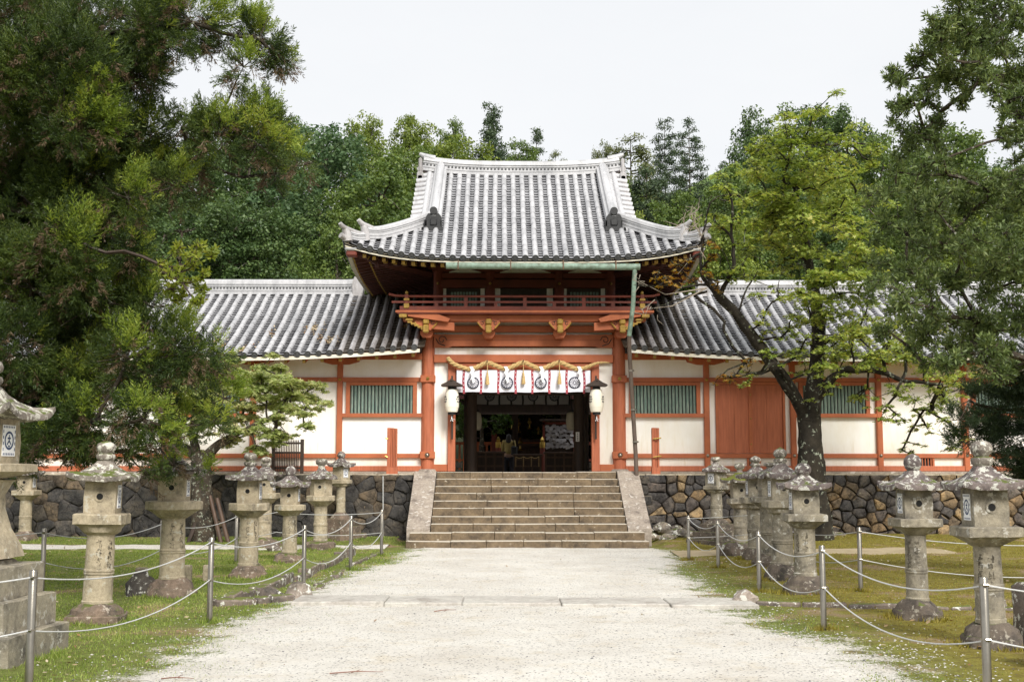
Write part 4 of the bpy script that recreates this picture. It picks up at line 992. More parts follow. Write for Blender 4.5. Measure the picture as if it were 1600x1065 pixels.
# sacred straw rope
rp = thing('shimenawa_rope', 'thick twisted straw rope draped in waves above the white curtain', 'straw rope', (CX, 30.7, 4.3))
kn = [(699.6, 559), (707, 567), (720, 573), (734.5, 576.5), (748, 572), (761.5, 566.5), (775, 571), (789.6, 576), (804, 571), (817.7, 566), (831, 571), (844.8, 576), (859, 571), (874, 566), (888, 571), (903, 576.5), (918, 573), (930, 568), (941, 566), (952, 566.5)]
kp = [Vector(at(a, b, 30.72)) for a, b in kn]
def catmull(P, n):
    out = []
    for i in range(len(P)-1):
        p0, p1, p2, p3 = P[max(0, i-1)], P[i], P[i+1], P[min(len(P)-1, i+2)]
        for k in range(n):
            t = k/n; out.append(.5*((2*p1)+(p2-p0)*t+(2*p0-5*p1+4*p2-p3)*t*t+(3*p1-p0-3*p2+p3)*t**3))
    out.append(P[-1]); return out
cp = catmull(kp, 14); L = len(cp)
for s in range(3):
    mb = MB(); pts = []; rs = []
    for i, p in enumerate(cp):
        f = i/(L-1); thick = 1.0 if f < .8 else max(.25, 1-(f-.8)*3.6); a = i*.30 + s*2.094
        d = (cp[min(i+1, L-1)]-cp[max(i-1, 0)]).normalized(); upv = Vector((0, 1, 0)); u = d.cross(upv).normalized()
        pts.append(p + u*math.cos(a)*.030*thick + upv*math.sin(a)*.030*thick); rs.append(.032*thick)
    mb.tube(pts, rs, 7); mb.build('rope_strand', STRAW, rp, smooth=60)
for i, (px, pb) in enumerate(((761.5, 601), (817.7, 600), (874, 600))):
    x, y, z = at(px, 566, 30.66); t = thing('straw_tassel', ('left', 'middle', 'right')[i] + ' straw tassel hanging from the twisted rope on a thin cord', 'tassel', (x, y, z), 'tassels on the straw rope')
    zb = at(px, pb, 30.66)[2]
    mb = MB(); mb.tube([(x, y, z+.03), (x+.004, y-.01, z-.27)], .011, 6); mb.build('cord', STRAW, t); mb = MB(); mb.tube([(x, y+.05, z+.07), (x, y-.05, z+.06), (x, y-.055, z-.0)], .012, 6); mb.build('hook', RUST, t)
    mb = MB(); mb.lathe([(.018, z-.26), (.030, z-.29), (.026, z-.32), (.036, z-.36), (.056, zb+.02), (.050, zb), (.01, zb+.004)], (x, y-.01, 0), 14); mb.noise(.008, 20); mb.build('straw_tuft', STRAW, t, smooth=40)
for i, px in enumerate((736, 789.6, 844.8, 904)):
    x, y, z = at(px, 574, 30.64); mb = MB(); zz = z+.03; s = 1; xx = x
    for k in range(5):
        w_, h = .085-.004*k, .105; j = rnd.uniform(-.01, .01)
        mb.add([(xx-w_/2, y-.012*k, zz), (xx+w_/2, y-.012*k-.01, zz), (xx+w_/2+.045+j, y-.012*k-.03, zz-h), (xx-w_/2+.045+j, y-.012*k-.015, zz-h)] if k % 2 == 0 else
               [(xx-w_/2+.02, y-.012*k, zz), (xx+w_/2+.03, y-.012*k, zz), (xx+w_/2-.02, y-.012*k-.02, zz-h), (xx-w_/2-.03, y-.012*k-.01, zz-h)], [(0, 3, 2, 1)])
        zz -= h*.72; xx += .03 if k % 2 == 0 else -.012
    tag(mb.build('paper_streamer', PAPER), ('far left', 'second', 'third', 'far right')[i] + ' white zigzag paper streamer hung from the straw rope' + (', counted from the left' if i in (1, 2) else ''), 'paper streamer', 'zigzag papers on the straw rope')
# paper lanterns on both jambs
LAMP = simple('oiled_lantern_paper', (.88,.84,.73), (.82,.76,.62), 2.5, .6, .1, 40)
def chochin(px, side, label):
    x, y, z = at(px, 625, 30.45); g = thing('paper_lantern', label, 'paper lantern', (x, y, z), 'paper lanterns on the gate jambs')
    pr = []; zt, zb = at(px, 608.5, 30.45)[2], at(px, 643.5, 30.45)[2]; n = 17
    for k in range(n*2+1):
        q = k/(n*2); zz = zt+(zb-zt)*q; r = .185*(min(1, math.sin(math.pi*min(1, max(0, q*.90+.05)))**.13)) - (.004 if k % 2 else 0) + (.006 if .15 < q < .8 else 0)
        if q < .5: r -= .012*(1-q*2)
        pr.append((r*.96, zz))
    mb = MB(); mb.lathe(pr, (x, y, 0), 28); b = mb.build('paper_body', LAMP, g, smooth=50)
    for a0 in (-.62, .62, 2.5, 3.8):                        # black crest of diamonds on the sides
        mb = MB()
        for du, dz in ((0, 0), (.055, 0), (-.055, 0), (.0, .055), (0, -.055), (.04, .045), (-.04, .045), (.04, -.045), (-.04, -.045)):
            zc = z+.02+dz*1.25; a = -math.pi/2 + a0*1.75/1.0 + du/.18 if abs(a0) < 1 else a0; ps = []
            for ex, ez in ((-.021, 0), (0, -.021), (.021, 0), (0, .021)):
                aa = a+ex/.185; rr = .187; ps.append((x+rr*math.cos(aa), y+rr*math.sin(aa), zc+ez*1.2))
            mb.add(ps, [(0, 1, 2, 3)])
        if abs(a0) < 1: mb.build('black_crest', INK, b)
    mb = MB(); mb.lathe([(.085, zt-.02), (.10, zt-.01), (.10, zt+.07), (.08, zt+.075)], (x, y, 0), 20); mb.build('top_cap', BLACK, g, smooth=40)
    mb = MB(); mb.lathe([(.08, zb-.07), (.10, zb-.06), (.10, zb+.01), (.08, zb+.02)], (x, y, 0), 20); mb.build('bottom_cap', BLACK, g, smooth=40)
    zr = at(px, 600, 30.45)[2]; mb = MB(); w_, dpt = .27, .22
    mb.prism([(x-w_, zr-.045), (x-w_+.03, zr-.055), (x+w_-.03, zr-.055), (x+w_, zr-.045), (x+w_-.02, zr-.015), (x+.14, zr+.035), (x+.05, zr+.095), (x-.05, zr+.095), (x-.14, zr+.035), (x-w_+.02, zr-.015)], y-dpt, y+dpt)
    mb.box(x-.03, x+.03, y-dpt-.02, y+dpt+.02, zr+.06, zr+.13, 0, .01); mb.build('small_roof', DARKW, g)
    mb = MB(); mb.box(x-.022, x+.022, y+.1, y+.16, zr+.1, zr+.22); mb.box(x-.03, x+.03, y+.12, 30.86, zr+.02, zr+.07); mb.build('bracket', DARKW, g)
    zz = zb-.07; mb = MB(); mb.box(x-.024, x+.024, y+.28, y+.32, at(px, 686, 30.75)[2], zz+.02, 0, .008); mb.build('hanging_rod', DARKW, g)
    mb = MB()
    for a, bb in (((0, -.02), (.0, -.10)), ((0, -.10), (.085, -.115)), ((0, -.10), (-.03, -.155)), ((0, -.1), (.035, -.16))):
        mb.tube([(x+a[0], y-.0, zz+a[1]), (x+bb[0], y-.02, zz+bb[1])], [.008, .018], 5, squash=.3)
    mb.build('paper_tie', PAPER, g)
chochin(706, 1, 'white paper lantern with little dark roof on the left gate jamb')
chochin(932, -1, 'white paper lantern with little dark roof on the right gate jamb')
# two dim lanterns deeper in the passage
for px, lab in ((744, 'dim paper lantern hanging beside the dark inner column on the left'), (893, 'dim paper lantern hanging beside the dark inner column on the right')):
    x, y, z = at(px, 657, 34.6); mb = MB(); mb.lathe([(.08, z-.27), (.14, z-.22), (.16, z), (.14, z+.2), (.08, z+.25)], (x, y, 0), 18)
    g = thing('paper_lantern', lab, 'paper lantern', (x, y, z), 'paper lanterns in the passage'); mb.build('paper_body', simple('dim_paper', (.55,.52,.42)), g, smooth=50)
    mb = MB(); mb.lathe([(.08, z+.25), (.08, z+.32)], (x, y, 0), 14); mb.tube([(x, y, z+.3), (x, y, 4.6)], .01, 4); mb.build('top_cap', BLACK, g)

# ------------------------------------------------------------------ the court behind the gate
h = thing('worship_hall', 'dark open worship hall seen through the gate passage', 'hall', (1.5, 46, 1.35))
hp_ = lambda nm, mt, *bx, **k: gpart(nm, mt, *bx, parent=h, **k)
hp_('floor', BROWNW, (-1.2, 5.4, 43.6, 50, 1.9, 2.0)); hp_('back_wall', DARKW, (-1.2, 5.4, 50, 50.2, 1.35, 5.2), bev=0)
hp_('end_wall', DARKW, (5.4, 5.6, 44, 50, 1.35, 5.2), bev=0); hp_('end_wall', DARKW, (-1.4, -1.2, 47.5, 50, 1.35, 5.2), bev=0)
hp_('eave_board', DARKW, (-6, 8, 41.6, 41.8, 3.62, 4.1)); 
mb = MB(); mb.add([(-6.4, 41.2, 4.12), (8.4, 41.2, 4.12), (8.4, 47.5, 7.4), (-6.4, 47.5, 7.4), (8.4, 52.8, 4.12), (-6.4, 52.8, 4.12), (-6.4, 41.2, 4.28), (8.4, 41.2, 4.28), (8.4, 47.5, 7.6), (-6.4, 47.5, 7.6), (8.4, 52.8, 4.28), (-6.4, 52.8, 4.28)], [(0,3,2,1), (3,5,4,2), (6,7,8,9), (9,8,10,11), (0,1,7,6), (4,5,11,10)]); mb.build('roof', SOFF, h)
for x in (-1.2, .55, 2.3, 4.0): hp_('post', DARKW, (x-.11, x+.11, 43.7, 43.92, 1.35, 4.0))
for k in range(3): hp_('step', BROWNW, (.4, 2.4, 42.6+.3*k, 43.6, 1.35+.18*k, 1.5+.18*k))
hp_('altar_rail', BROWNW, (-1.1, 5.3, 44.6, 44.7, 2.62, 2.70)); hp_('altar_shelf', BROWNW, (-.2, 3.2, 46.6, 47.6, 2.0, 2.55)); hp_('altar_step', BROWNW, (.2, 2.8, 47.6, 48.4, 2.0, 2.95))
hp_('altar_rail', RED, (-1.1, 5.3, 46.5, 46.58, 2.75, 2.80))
for px, py, s in ((800, 662, .22), (810, 664, .28), (827.5, 661, .22), (813, 693, .26), (841, 672, .16)):
    x, y, z = at(px, py, 46.4 if py < 680 else 45.6); g = MB()
    g.lathe([(s*.35, z-s), (s*.42, z-s*.9), (s*.12, z-s*.7), (s*.10, z-s*.2), (s*.32, z), (s*.38, z+s*.3), (s*.12, z+s*.6), (s*.2, z+s*.8), (.004, z+s)], (x, y, 0), 12)
    tag(g.build('gilded_ornament', BRASS, smooth=40), {800: 'gilded ornament left of the tall one on the altar', 810: 'tall gilded ornament in the middle of the altar', 827.5: 'gilded ornament right of the tall one on the altar', 813: 'gilded stand in front of the altar, low in the passage', 841: 'smallest gilded ornament at the right end of the altar'}[px], 'ornament', 'gilded altar ornaments')
for px, lab in ((778.5, 'gold wrapped red pillar stub left of the person'), (847.5, 'gold wrapped red pillar stub beside the plaque rack')):
    x, y, z = at(px, 697, 41.0); g = thing('newel_post', lab, 'post', (x, y, 1.35)); mb = MB(); mb.lathe([(.085, 1.35), (.085, z+.02)], (x, y, 0), 12); mb.build('shaft', REDD, g)
    mb = MB(); mb.lathe([(.09, z-.05), (.10, z+.0), (.10, z+.14), (.05, z+.16), (.085, z+.22), (.01, z+.33)], (x, y, 0), 12); mb.build('gold_cap', BRASS, g, smooth=40)
# red fence of the court
g = thing('court_fence', 'low red wooden fence of the inner court left of the passage', 'fence', (-2.5, 43, 1.35)); mb = MB(); mb.box(-5.5, .2, 42.95, 43.03, 2.62, 2.72); mb.box(-5.5, .2, 42.95, 43.03, 2.05, 2.12); mb.build('rails', RED, g)
mb = MB(); x = -5.45
while x < .2: mb.box(x, x+.07, 42.9, 42.949, 1.35, 2.62); x += .16
mb.build('pickets', RED, g)
for x in (-3.6, -1.8, -.2): mb = MB(); mb.box(x-.09, x+.09, 42.8, 43.1, 1.35, 3.1 if x > -.5 else 2.9); mb.build('fence_post', REDD, g)
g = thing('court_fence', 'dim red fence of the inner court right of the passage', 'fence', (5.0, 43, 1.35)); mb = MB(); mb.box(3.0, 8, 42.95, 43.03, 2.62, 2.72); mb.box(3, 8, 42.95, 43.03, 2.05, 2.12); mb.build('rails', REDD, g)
# counters
def counter(label, pa, pb, zt, y=39.3):
    xa, xb = at(pa, 700, y)[0], at(pb, 700, y)[0]; g = thing('wooden_barrier', label, 'barrier', ((xa+xb)/2, y, 1.35), 'dark wooden barriers in the passage')
    mb = MB(); mb.box(xa-.04, xb+.04, y-.06, y+.3, zt-.06, zt, 0, .01); mb.build('top_board', BROWNW, g)
    mb = MB(); mb.box(xa, xb, y, y+.05, 1.40, zt-.06); mb.build('panel', DARKW, g)
    mb = MB()
    for z in (1.5, 1.82, zt-.2): mb.box(xa, xb, y-.03, y-.002, z, z+.06)
    for k in range(4): x = xa+(xb-xa-.06)*k/3; mb.box(x, x+.06, y-.045, y-.0305, 1.36, zt-.06)
    mb.build('panel_frame', BROWNW, g)
counter('dark wooden barrier left of the person in the passage', 744, 788, 2.32); counter('dark wooden barrier below the plaque rack in the passage', 851, 897, 2.30); counter('dark wooden barrier with strung cords between the other two', 803, 846, 2.24, 39.6)
x, y, z = at(806, 716, 39.4); xb = at(842, 716, 39.4)[0]; mb = MB()
mb.tube([(x+(xb-x)*k/12, 39.42, z+.06-.05*math.sin(math.pi*((k/4) % 1))) for k in range(13)], .009, 5)
for k in (0, 4, 8, 12): mb.tube([(x+(xb-x)*k/12, 39.42, z+.06), (x+(xb-x)*k/12, 39.42, z-.26)], .008, 5)
tag(mb.build('hanging_cord', STRAW), 'thin straw cord looped along the middle barrier', 'cord')
g = thing('step_board', 'pale plank steps behind the left gate jamb', 'steps', (-1.4, 38, 1.35)); 
for k in range(3): mb = MB(); mb.box(-2.2, -1.2, 38+.35*k, 38.3+.35*k, 1.35+.22*k, 1.42+.22*k+.1); mb.build('plank', simple('pale_plank', (.34,.32,.29)), g)
g = thing('step_board', 'pale plank steps behind the right gate jamb', 'steps', (3.6, 38, 1.35))
for k in range(3): mb = MB(); mb.box(2.7, 3.8, 38+.35*k, 38.3+.35*k, 1.35+.22*k, 1.42+.22*k+.1); mb.build('plank', simple('pale_plank', (.34,.32,.29)), g)
# rack of votive plaques
xa, xb = at(848, 680, 41.4)[0], at(899, 680, 41.4)[0]; zt, zb = at(870, 662, 41.4)[2], at(870, 704, 41.4)[2]
g = thing('plaque_rack', 'red framed rack crowded with pale votive plaques in the passage', 'plaque rack', ((xa+xb)/2, 41.4, 1.35))
mb = MB(); mb.box(xa, xb, 41.42, 41.48, zb, zt); mb.build('back_board', DARKW, g)
for x in (xa, xb-.07): mb = MB(); mb.box(x, x+.07, 41.3, 41.5, 1.35, zt+.1); mb.build('rack_post', REDD, g)
mb = MB(); mb.box(xa-.1, xb+.1, 41.15, 41.65, zt+.1, zt+.16); mb.build('rack_roof', DARKW, g); mb = MB(); mb.box(xa, xb, 41.3, 41.36, zt-.02, zt+.06); mb.build('rack_rail', REDD, g)
PLQ = simple('pale_plaque_wood', (.38,.37,.38), (.22,.21,.22), 3, .6, .1, 40, island=.3)
mb = MB(); mb.add([(-.075, 0, -.05), (.075, 0, -.05), (.085, 0, .03), (0, 0, .075), (-.085, 0, .03), (-.075, .012, -.05), (.075, .012, -.05), (.085, .012, .03), (0, .012, .075), (-.085, .012, .03)], [(0,1,2,3,4), (9,8,7,6,5), (0,5,6,1), (1,6,7,2), (2,7,8,3), (3,8,9,4), (4,9,5,0)])
pq = mb.build('votive_plaque', PLQ); tag(pq, 'pale votive plaque hanging in the crowded rows of the rack', 'plaque', 'votive plaques on the rack'); first = True
for r_ in range(6):
    for k in range(8):
        o = pq if first else pq.copy(); first = False
        if o is not pq: C.objects.link(o)
        o.location = (xa+.16+(xb-xa-.3)*k/7+rnd.uniform(-.03, .03), 41.30-rnd.uniform(0, .05), zt-.12-r_*.135+rnd.uniform(-.05, .05)); o.rotation_euler = (rnd.uniform(-.5, .3), rnd.uniform(-.5, .5), rnd.uniform(-.6, .6))

# ------------------------------------------------------------------ person in the passage
SKIN = simple('skin', (.52,.33,.24)); HAIR = simple('black_hair', (.012,.010,.010), (.02,.016,.014), 20, .45, .3, 80); JACK = simple('olive_jacket', (.34,.27,.10), (.26,.20,.07), 8, .85, .3, 40); TROU = simple('dark_trousers', (.018,.019,.028), (.012,.013,.02), 6, .8, .2, 30); BAG = simple('black_bag', (.012,.012,.014))
def skin(name, nodes, edges, mat, parent, root=0, sub=2):
    me = bpy.data.meshes.new(name); me.from_pydata([n[0] for n in nodes], edges, []); me.materials.append(mat)
    o = bpy.data.objects.new(name, me); C.objects.link(o); o.parent = parent
    md = o.modifiers.new('Skin', 'SKIN'); md.use_smooth_shade = True
    if not me.skin_vertices: return o
    for i, n in enumerate(nodes):
        r = n[1]; me.skin_vertices[0].data[i].radius = r if isinstance(r, tuple) else (r, r); me.skin_vertices[0].data[i].use_root = (i == root)
    sm = o.modifiers.new('Sub', 'SUBSURF'); sm.levels = sub; sm.render_levels = sub; return o
px_, py_, pz_ = at(795, 700, 40.5)
P = tag(bpy.data.objects.new('person', None), 'person seen from behind in an olive jacket with long black hair, holding a paper', 'person'); C.objects.link(P); P.location = (px_, py_, 1.35); P.rotation_euler = (0, 0, R(-8))
nodes = [((0,0,.88),(.15,.10)), ((0,0,1.05),(.12,.085)), ((0,.0,1.22),(.145,.095)), ((0,.01,1.33),(.10,.07)), ((0,.02,1.40),.048), ((0,.035,1.46),(.068,.08)), ((0,.03,1.53),(.07,.085)),
 ((-.16,0,1.31),.05), ((-.205,.0,1.08),.038), ((-.20,.10,.90),.028), ((-.20,.13,.84),(.022,.032)),
 ((.16,0,1.31),.05), ((.205,-.01,1.07),.038), ((.19,.15,1.0),.028), ((.185,.20,1.01),(.022,.032)),
 ((-.085,0,.80),.085), ((-.09,.01,.45),.055), ((-.09,-.02,.08),.038), ((-.095,.11,.035),(.035,.03)),
 ((.085,0,.80),.085), ((.10,-.01,.45),.055), ((.10,-.05,.08),.038), ((.11,.08,.035),(.035,.03))]
edges = [(0,1),(1,2),(2,3),(3,4),(4,5),(5,6),(3,7),(7,8),(8,9),(9,10),(3,11),(11,12),(12,13),(13,14),(0,15),(15,16),(16,17),(17,18),(0,19),(19,20),(20,21),(21,22)]
def fingers(b, hand, d, side):
    global nodes, edges
    for k in range(4):
        o_ = Vector(hand)+Vector((side*(-.018+.012*k), .012, -.005)); ln = (.062, .07, .066, .052)[k]; i0 = len(nodes)
        nodes += [(tuple(o_+Vector(d)*ln*.5), .009), (tuple(o_+Vector(d)*ln + Vector((0, .014, 0))), .008)]; edges += [(b, i0), (i0, i0+1)]
    i0 = len(nodes); o_ = Vector(hand)+Vector((-side*.03, .0, .01)); nodes += [(tuple(o_), .010), (tuple(o_+Vector((-side*.012, .02, -.03))), .009)]; edges += [(b, i0), (i0, i0+1)]
fingers(10, (-.20,.13,.84), (0, .35, -.93), 1); fingers(14, (.185,.20,1.01), (0, .95, .1), -1)
skin('body', nodes, edges, SKIN, P)
skin('jacket', [((0,0,.86),(.185,.13)), ((0,0,1.05),(.155,.115)), ((0,0,1.22),(.175,.12)), ((0,.01,1.345),(.125,.085)), ((-.165,0,1.315),.070), ((-.21,.0,1.08),.056), ((-.203,.09,.92),.045), ((.165,0,1.315),.070), ((.21,-.01,1.07),.056), ((.192,.13,1.0),.045)],
     [(0,1),(1,2),(2,3),(3,4),(4,5),(5,6),(3,7),(7,8),(8,9)], JACK, P)
skin('trousers', [((0,0,.90),(.165,.12)), ((-.085,0,.78),.105), ((-.09,.01,.45),.075), ((-.09,-.02,.10),.058), ((.085,0,.78),.105), ((.10,-.01,.45),.075), ((.10,-.05,.10),.058)], [(0,1),(1,2),(2,3),(0,4),(4,5),(5,6)], TROU, P)
skin('hair', [((0,.01,1.555),(.088,.10)), ((0,-.03,1.47),(.095,.085)), ((0,-.06,1.36),(.10,.06)), ((0,-.085,1.24),(.085,.04))], [(0,1),(1,2),(2,3)], HAIR, P)
mb = MB()                                                  # face turned towards the court
mb.lathe([(.005, -.02), (.012, 0), (.016, .012)], (0, .135, 1.49), 8); mb.box(-.022, .022, .122, .130, 1.445, 1.452); mb.build('face_features', SKIN, P, world=False)
mb = MB(); mb.box(.10, .30, -.19, -.07, .86, 1.16, 0, .03); mb.tube([(.2, -.1, 1.14), (.17, -.07, 1.36), (.05, .06, 1.36), (.14, .14, 1.1)], .012, 5)
b_ = mb.build('shoulder_bag', BAG); b_.location = (px_, py_, 1.35); b_.rotation_euler = (0, 0, R(-8)); tag(b_, 'black shoulder bag hanging at the right side of the person', 'bag')
mb = MB(); mb.box(-.30, -.17, .12, .125, .72, .93); b_ = mb.build('held_paper', PAPER); b_.location = (px_, py_-.22, 1.35); tag(b_, 'white paper held low in the left hand of the person', 'paper')

# ------------------------------------------------------------------ small wooden things on the terrace
def redpost(px0, px1, lab, y=29.82):
    xa, xb = at(px0, 700, y)[0], at(px1, 700, y)[0]; zt = at(px0, 668, y)[2]; g = thing('red_gate_post', lab, 'post', ((xa+xb)/2, y, 1.59), 'short red posts beside the stairs')
    mb = MB(); w_ = (xb-xa); poly = []
    n = 4 if w_ > .2 else 2
    mb.box(xa, xa+w_*.36, y-.06, y+.1, 1.60, zt, 0, .01)
    for k in range(n): a = xa+w_*(.38+.62*k/n); mb.box(a, a+w_*.62/n-.008, y-.03-.01*(k % 2), y+.1, 1.60, zt-.005*k, 0, .006)
    mb.build('grooved_board', REDV, g); mb = MB(); mb.box(xa-.01, xb+.005, y-.075, y-.061, 1.595, 1.76); mb.box(xa-.01, xb+.005, y+.101, y+.12, 1.595, 1.76); mb.build('foot_board', REDV, g)
    mb = MB()
    for z in (zt-.28, zt-.72): mb.tube([(xa+.02, y-.10, z), (xa-.04 if px0 < 800 else xb+.03, y-.10, z+.03)], .018, 6)
    mb.build('brass_bolt', BRASS, g)
redpost(605, 621, 'short ribbed red post on the terrace left of the stairs'); redpost(1018.5, 1030.5, 'narrow red post on the terrace right of the stairs')
xa, xb = at(425, 710, 30.5)[0], at(474, 710, 30.5)[0]; zt = at(450, 686, 30.5)[2]
g = thing('lattice_panel', 'black wooden lattice panel leaning on the white wall behind the lanterns', 'lattice', ((xa+xb)/2, 30.5, 1.6))
for x in (xa, xb-.07): mb = MB(); mb.box(x, x+.08, 30.45, 30.53, 1.6, zt); mb.build('frame_post', DARKW, g)
for z in (1.72, 2.1, zt-.12): mb = MB(); mb.box(xa+.08, xb-.07, 30.48, 30.50, z, z+.05); mb.build('cross_rail', DARKW, g)
mb = MB(); x = xa+.1
while x < xb-.1: mb.box(x, x+.022, 30.455, 30.479, 1.66, zt-.02); x += .042
mb.build('slats', DARKW, g)
x0_, y0_, z0_ = at(598.5, 742, 29.5); mb = MB(); mb.tube([(x0_, 29.5, 1.55), (x0_+.01, 29.5, .75), (x0_+.02, 29.46, .1)], .012, 6); tag(mb.build('drain_pipe', ROPEW), 'thin white pipe running down the dark wall left of the stairs', 'pipe')

# ------------------------------------------------------------------ stone lanterns
SBODY = stonemat('lantern_stone', (.48,.405,.285), (.37,.315,.225), (.19,.165,.125), lichen=.02, spots=(.45,.42,.34), scale=1.1)
SBODYG = stonemat('grey_lantern_stone', (.34,.30,.225), (.235,.21,.165), (.11,.10,.085), lichen=.12, spots=(.42,.40,.35), scale=1.1)
SROOF = stonemat('lichened_roof_stone', (.22,.18,.165), (.14,.115,.11), (.085,.07,.07), lichen=.42, moss=.15, spots=(.48,.47,.42), scale=1.5)
SROOFL = stonemat('pale_lichened_roof_stone', (.30,.26,.22), (.20,.175,.15), (.11,.10,.085), lichen=.5, moss=.32, spots=(.55,.53,.46), scale=1.3)
SBASED = stonemat('dark_base_stone', (.16,.13,.10), (.11,.09,.075), (.05,.045,.038), lichen=.1, moss=.2, spots=(.30,.27,.22), scale=1.2)
SBASE = stonemat('brown_base_stone', (.24,.175,.13), (.17,.13,.10), (.09,.075,.06), lichen=.2, moss=.25, spots=(.38,.33,.27), scale=1.2)
HOLE = simple('dark_hole', (.012,.011,.010), (.01,.01,.01), 4, .95)
def ngon(mb, rings, n, rot=0.0, segs=48, petals=0):
    "rings: (half_width, z, polygon 0..1, curl, petal) lofted around z"
    b = len(mb.v); R0 = max(r[0] for r in rings); rot = math.pi/n if n % 4 == 0 else 0
    for r, z, pk, curl, pet in rings:
        for k in range(segs):
            a = 2*math.pi*k/segs; sec = 2*math.pi/n; d = ((a-rot) % sec)-sec/2; c = 1/math.cos(d); cm = 1/math.cos(sec/2)
            f = 1+(c-1)*pk; cc = (c-1)/(cm-1)
            rr = r*f
            if pet: rr *= 1+pet*(abs(math.sin(a*petals/2))**.6-.6)
            mb.v.append((rr*math.cos(a), rr*math.sin(a), z+curl*cc**2.2*(r/R0)**3))
    m = len(rings)
    for i in range(m-1):
        for k in range(segs): mb.f.append((b+i*segs+k, b+i*segs+(k+1) % segs, b+(i+1)*segs+(k+1) % segs, b+(i+1)*segs+k)); mb.m.append(0)
    mb.f.append(tuple(b+k for k in reversed(range(segs)))); mb.m.append(0); mb.f.append(tuple(b+(m-1)*segs+k for k in range(segs))); mb.m.append(0)
def wear(mb, seed, amp=.008):
    mb.noise(amp, 4, seed=seed); mb.noise(amp*.5, 17, seed=seed+3)
Q4 = math.pi/4
FEET = []
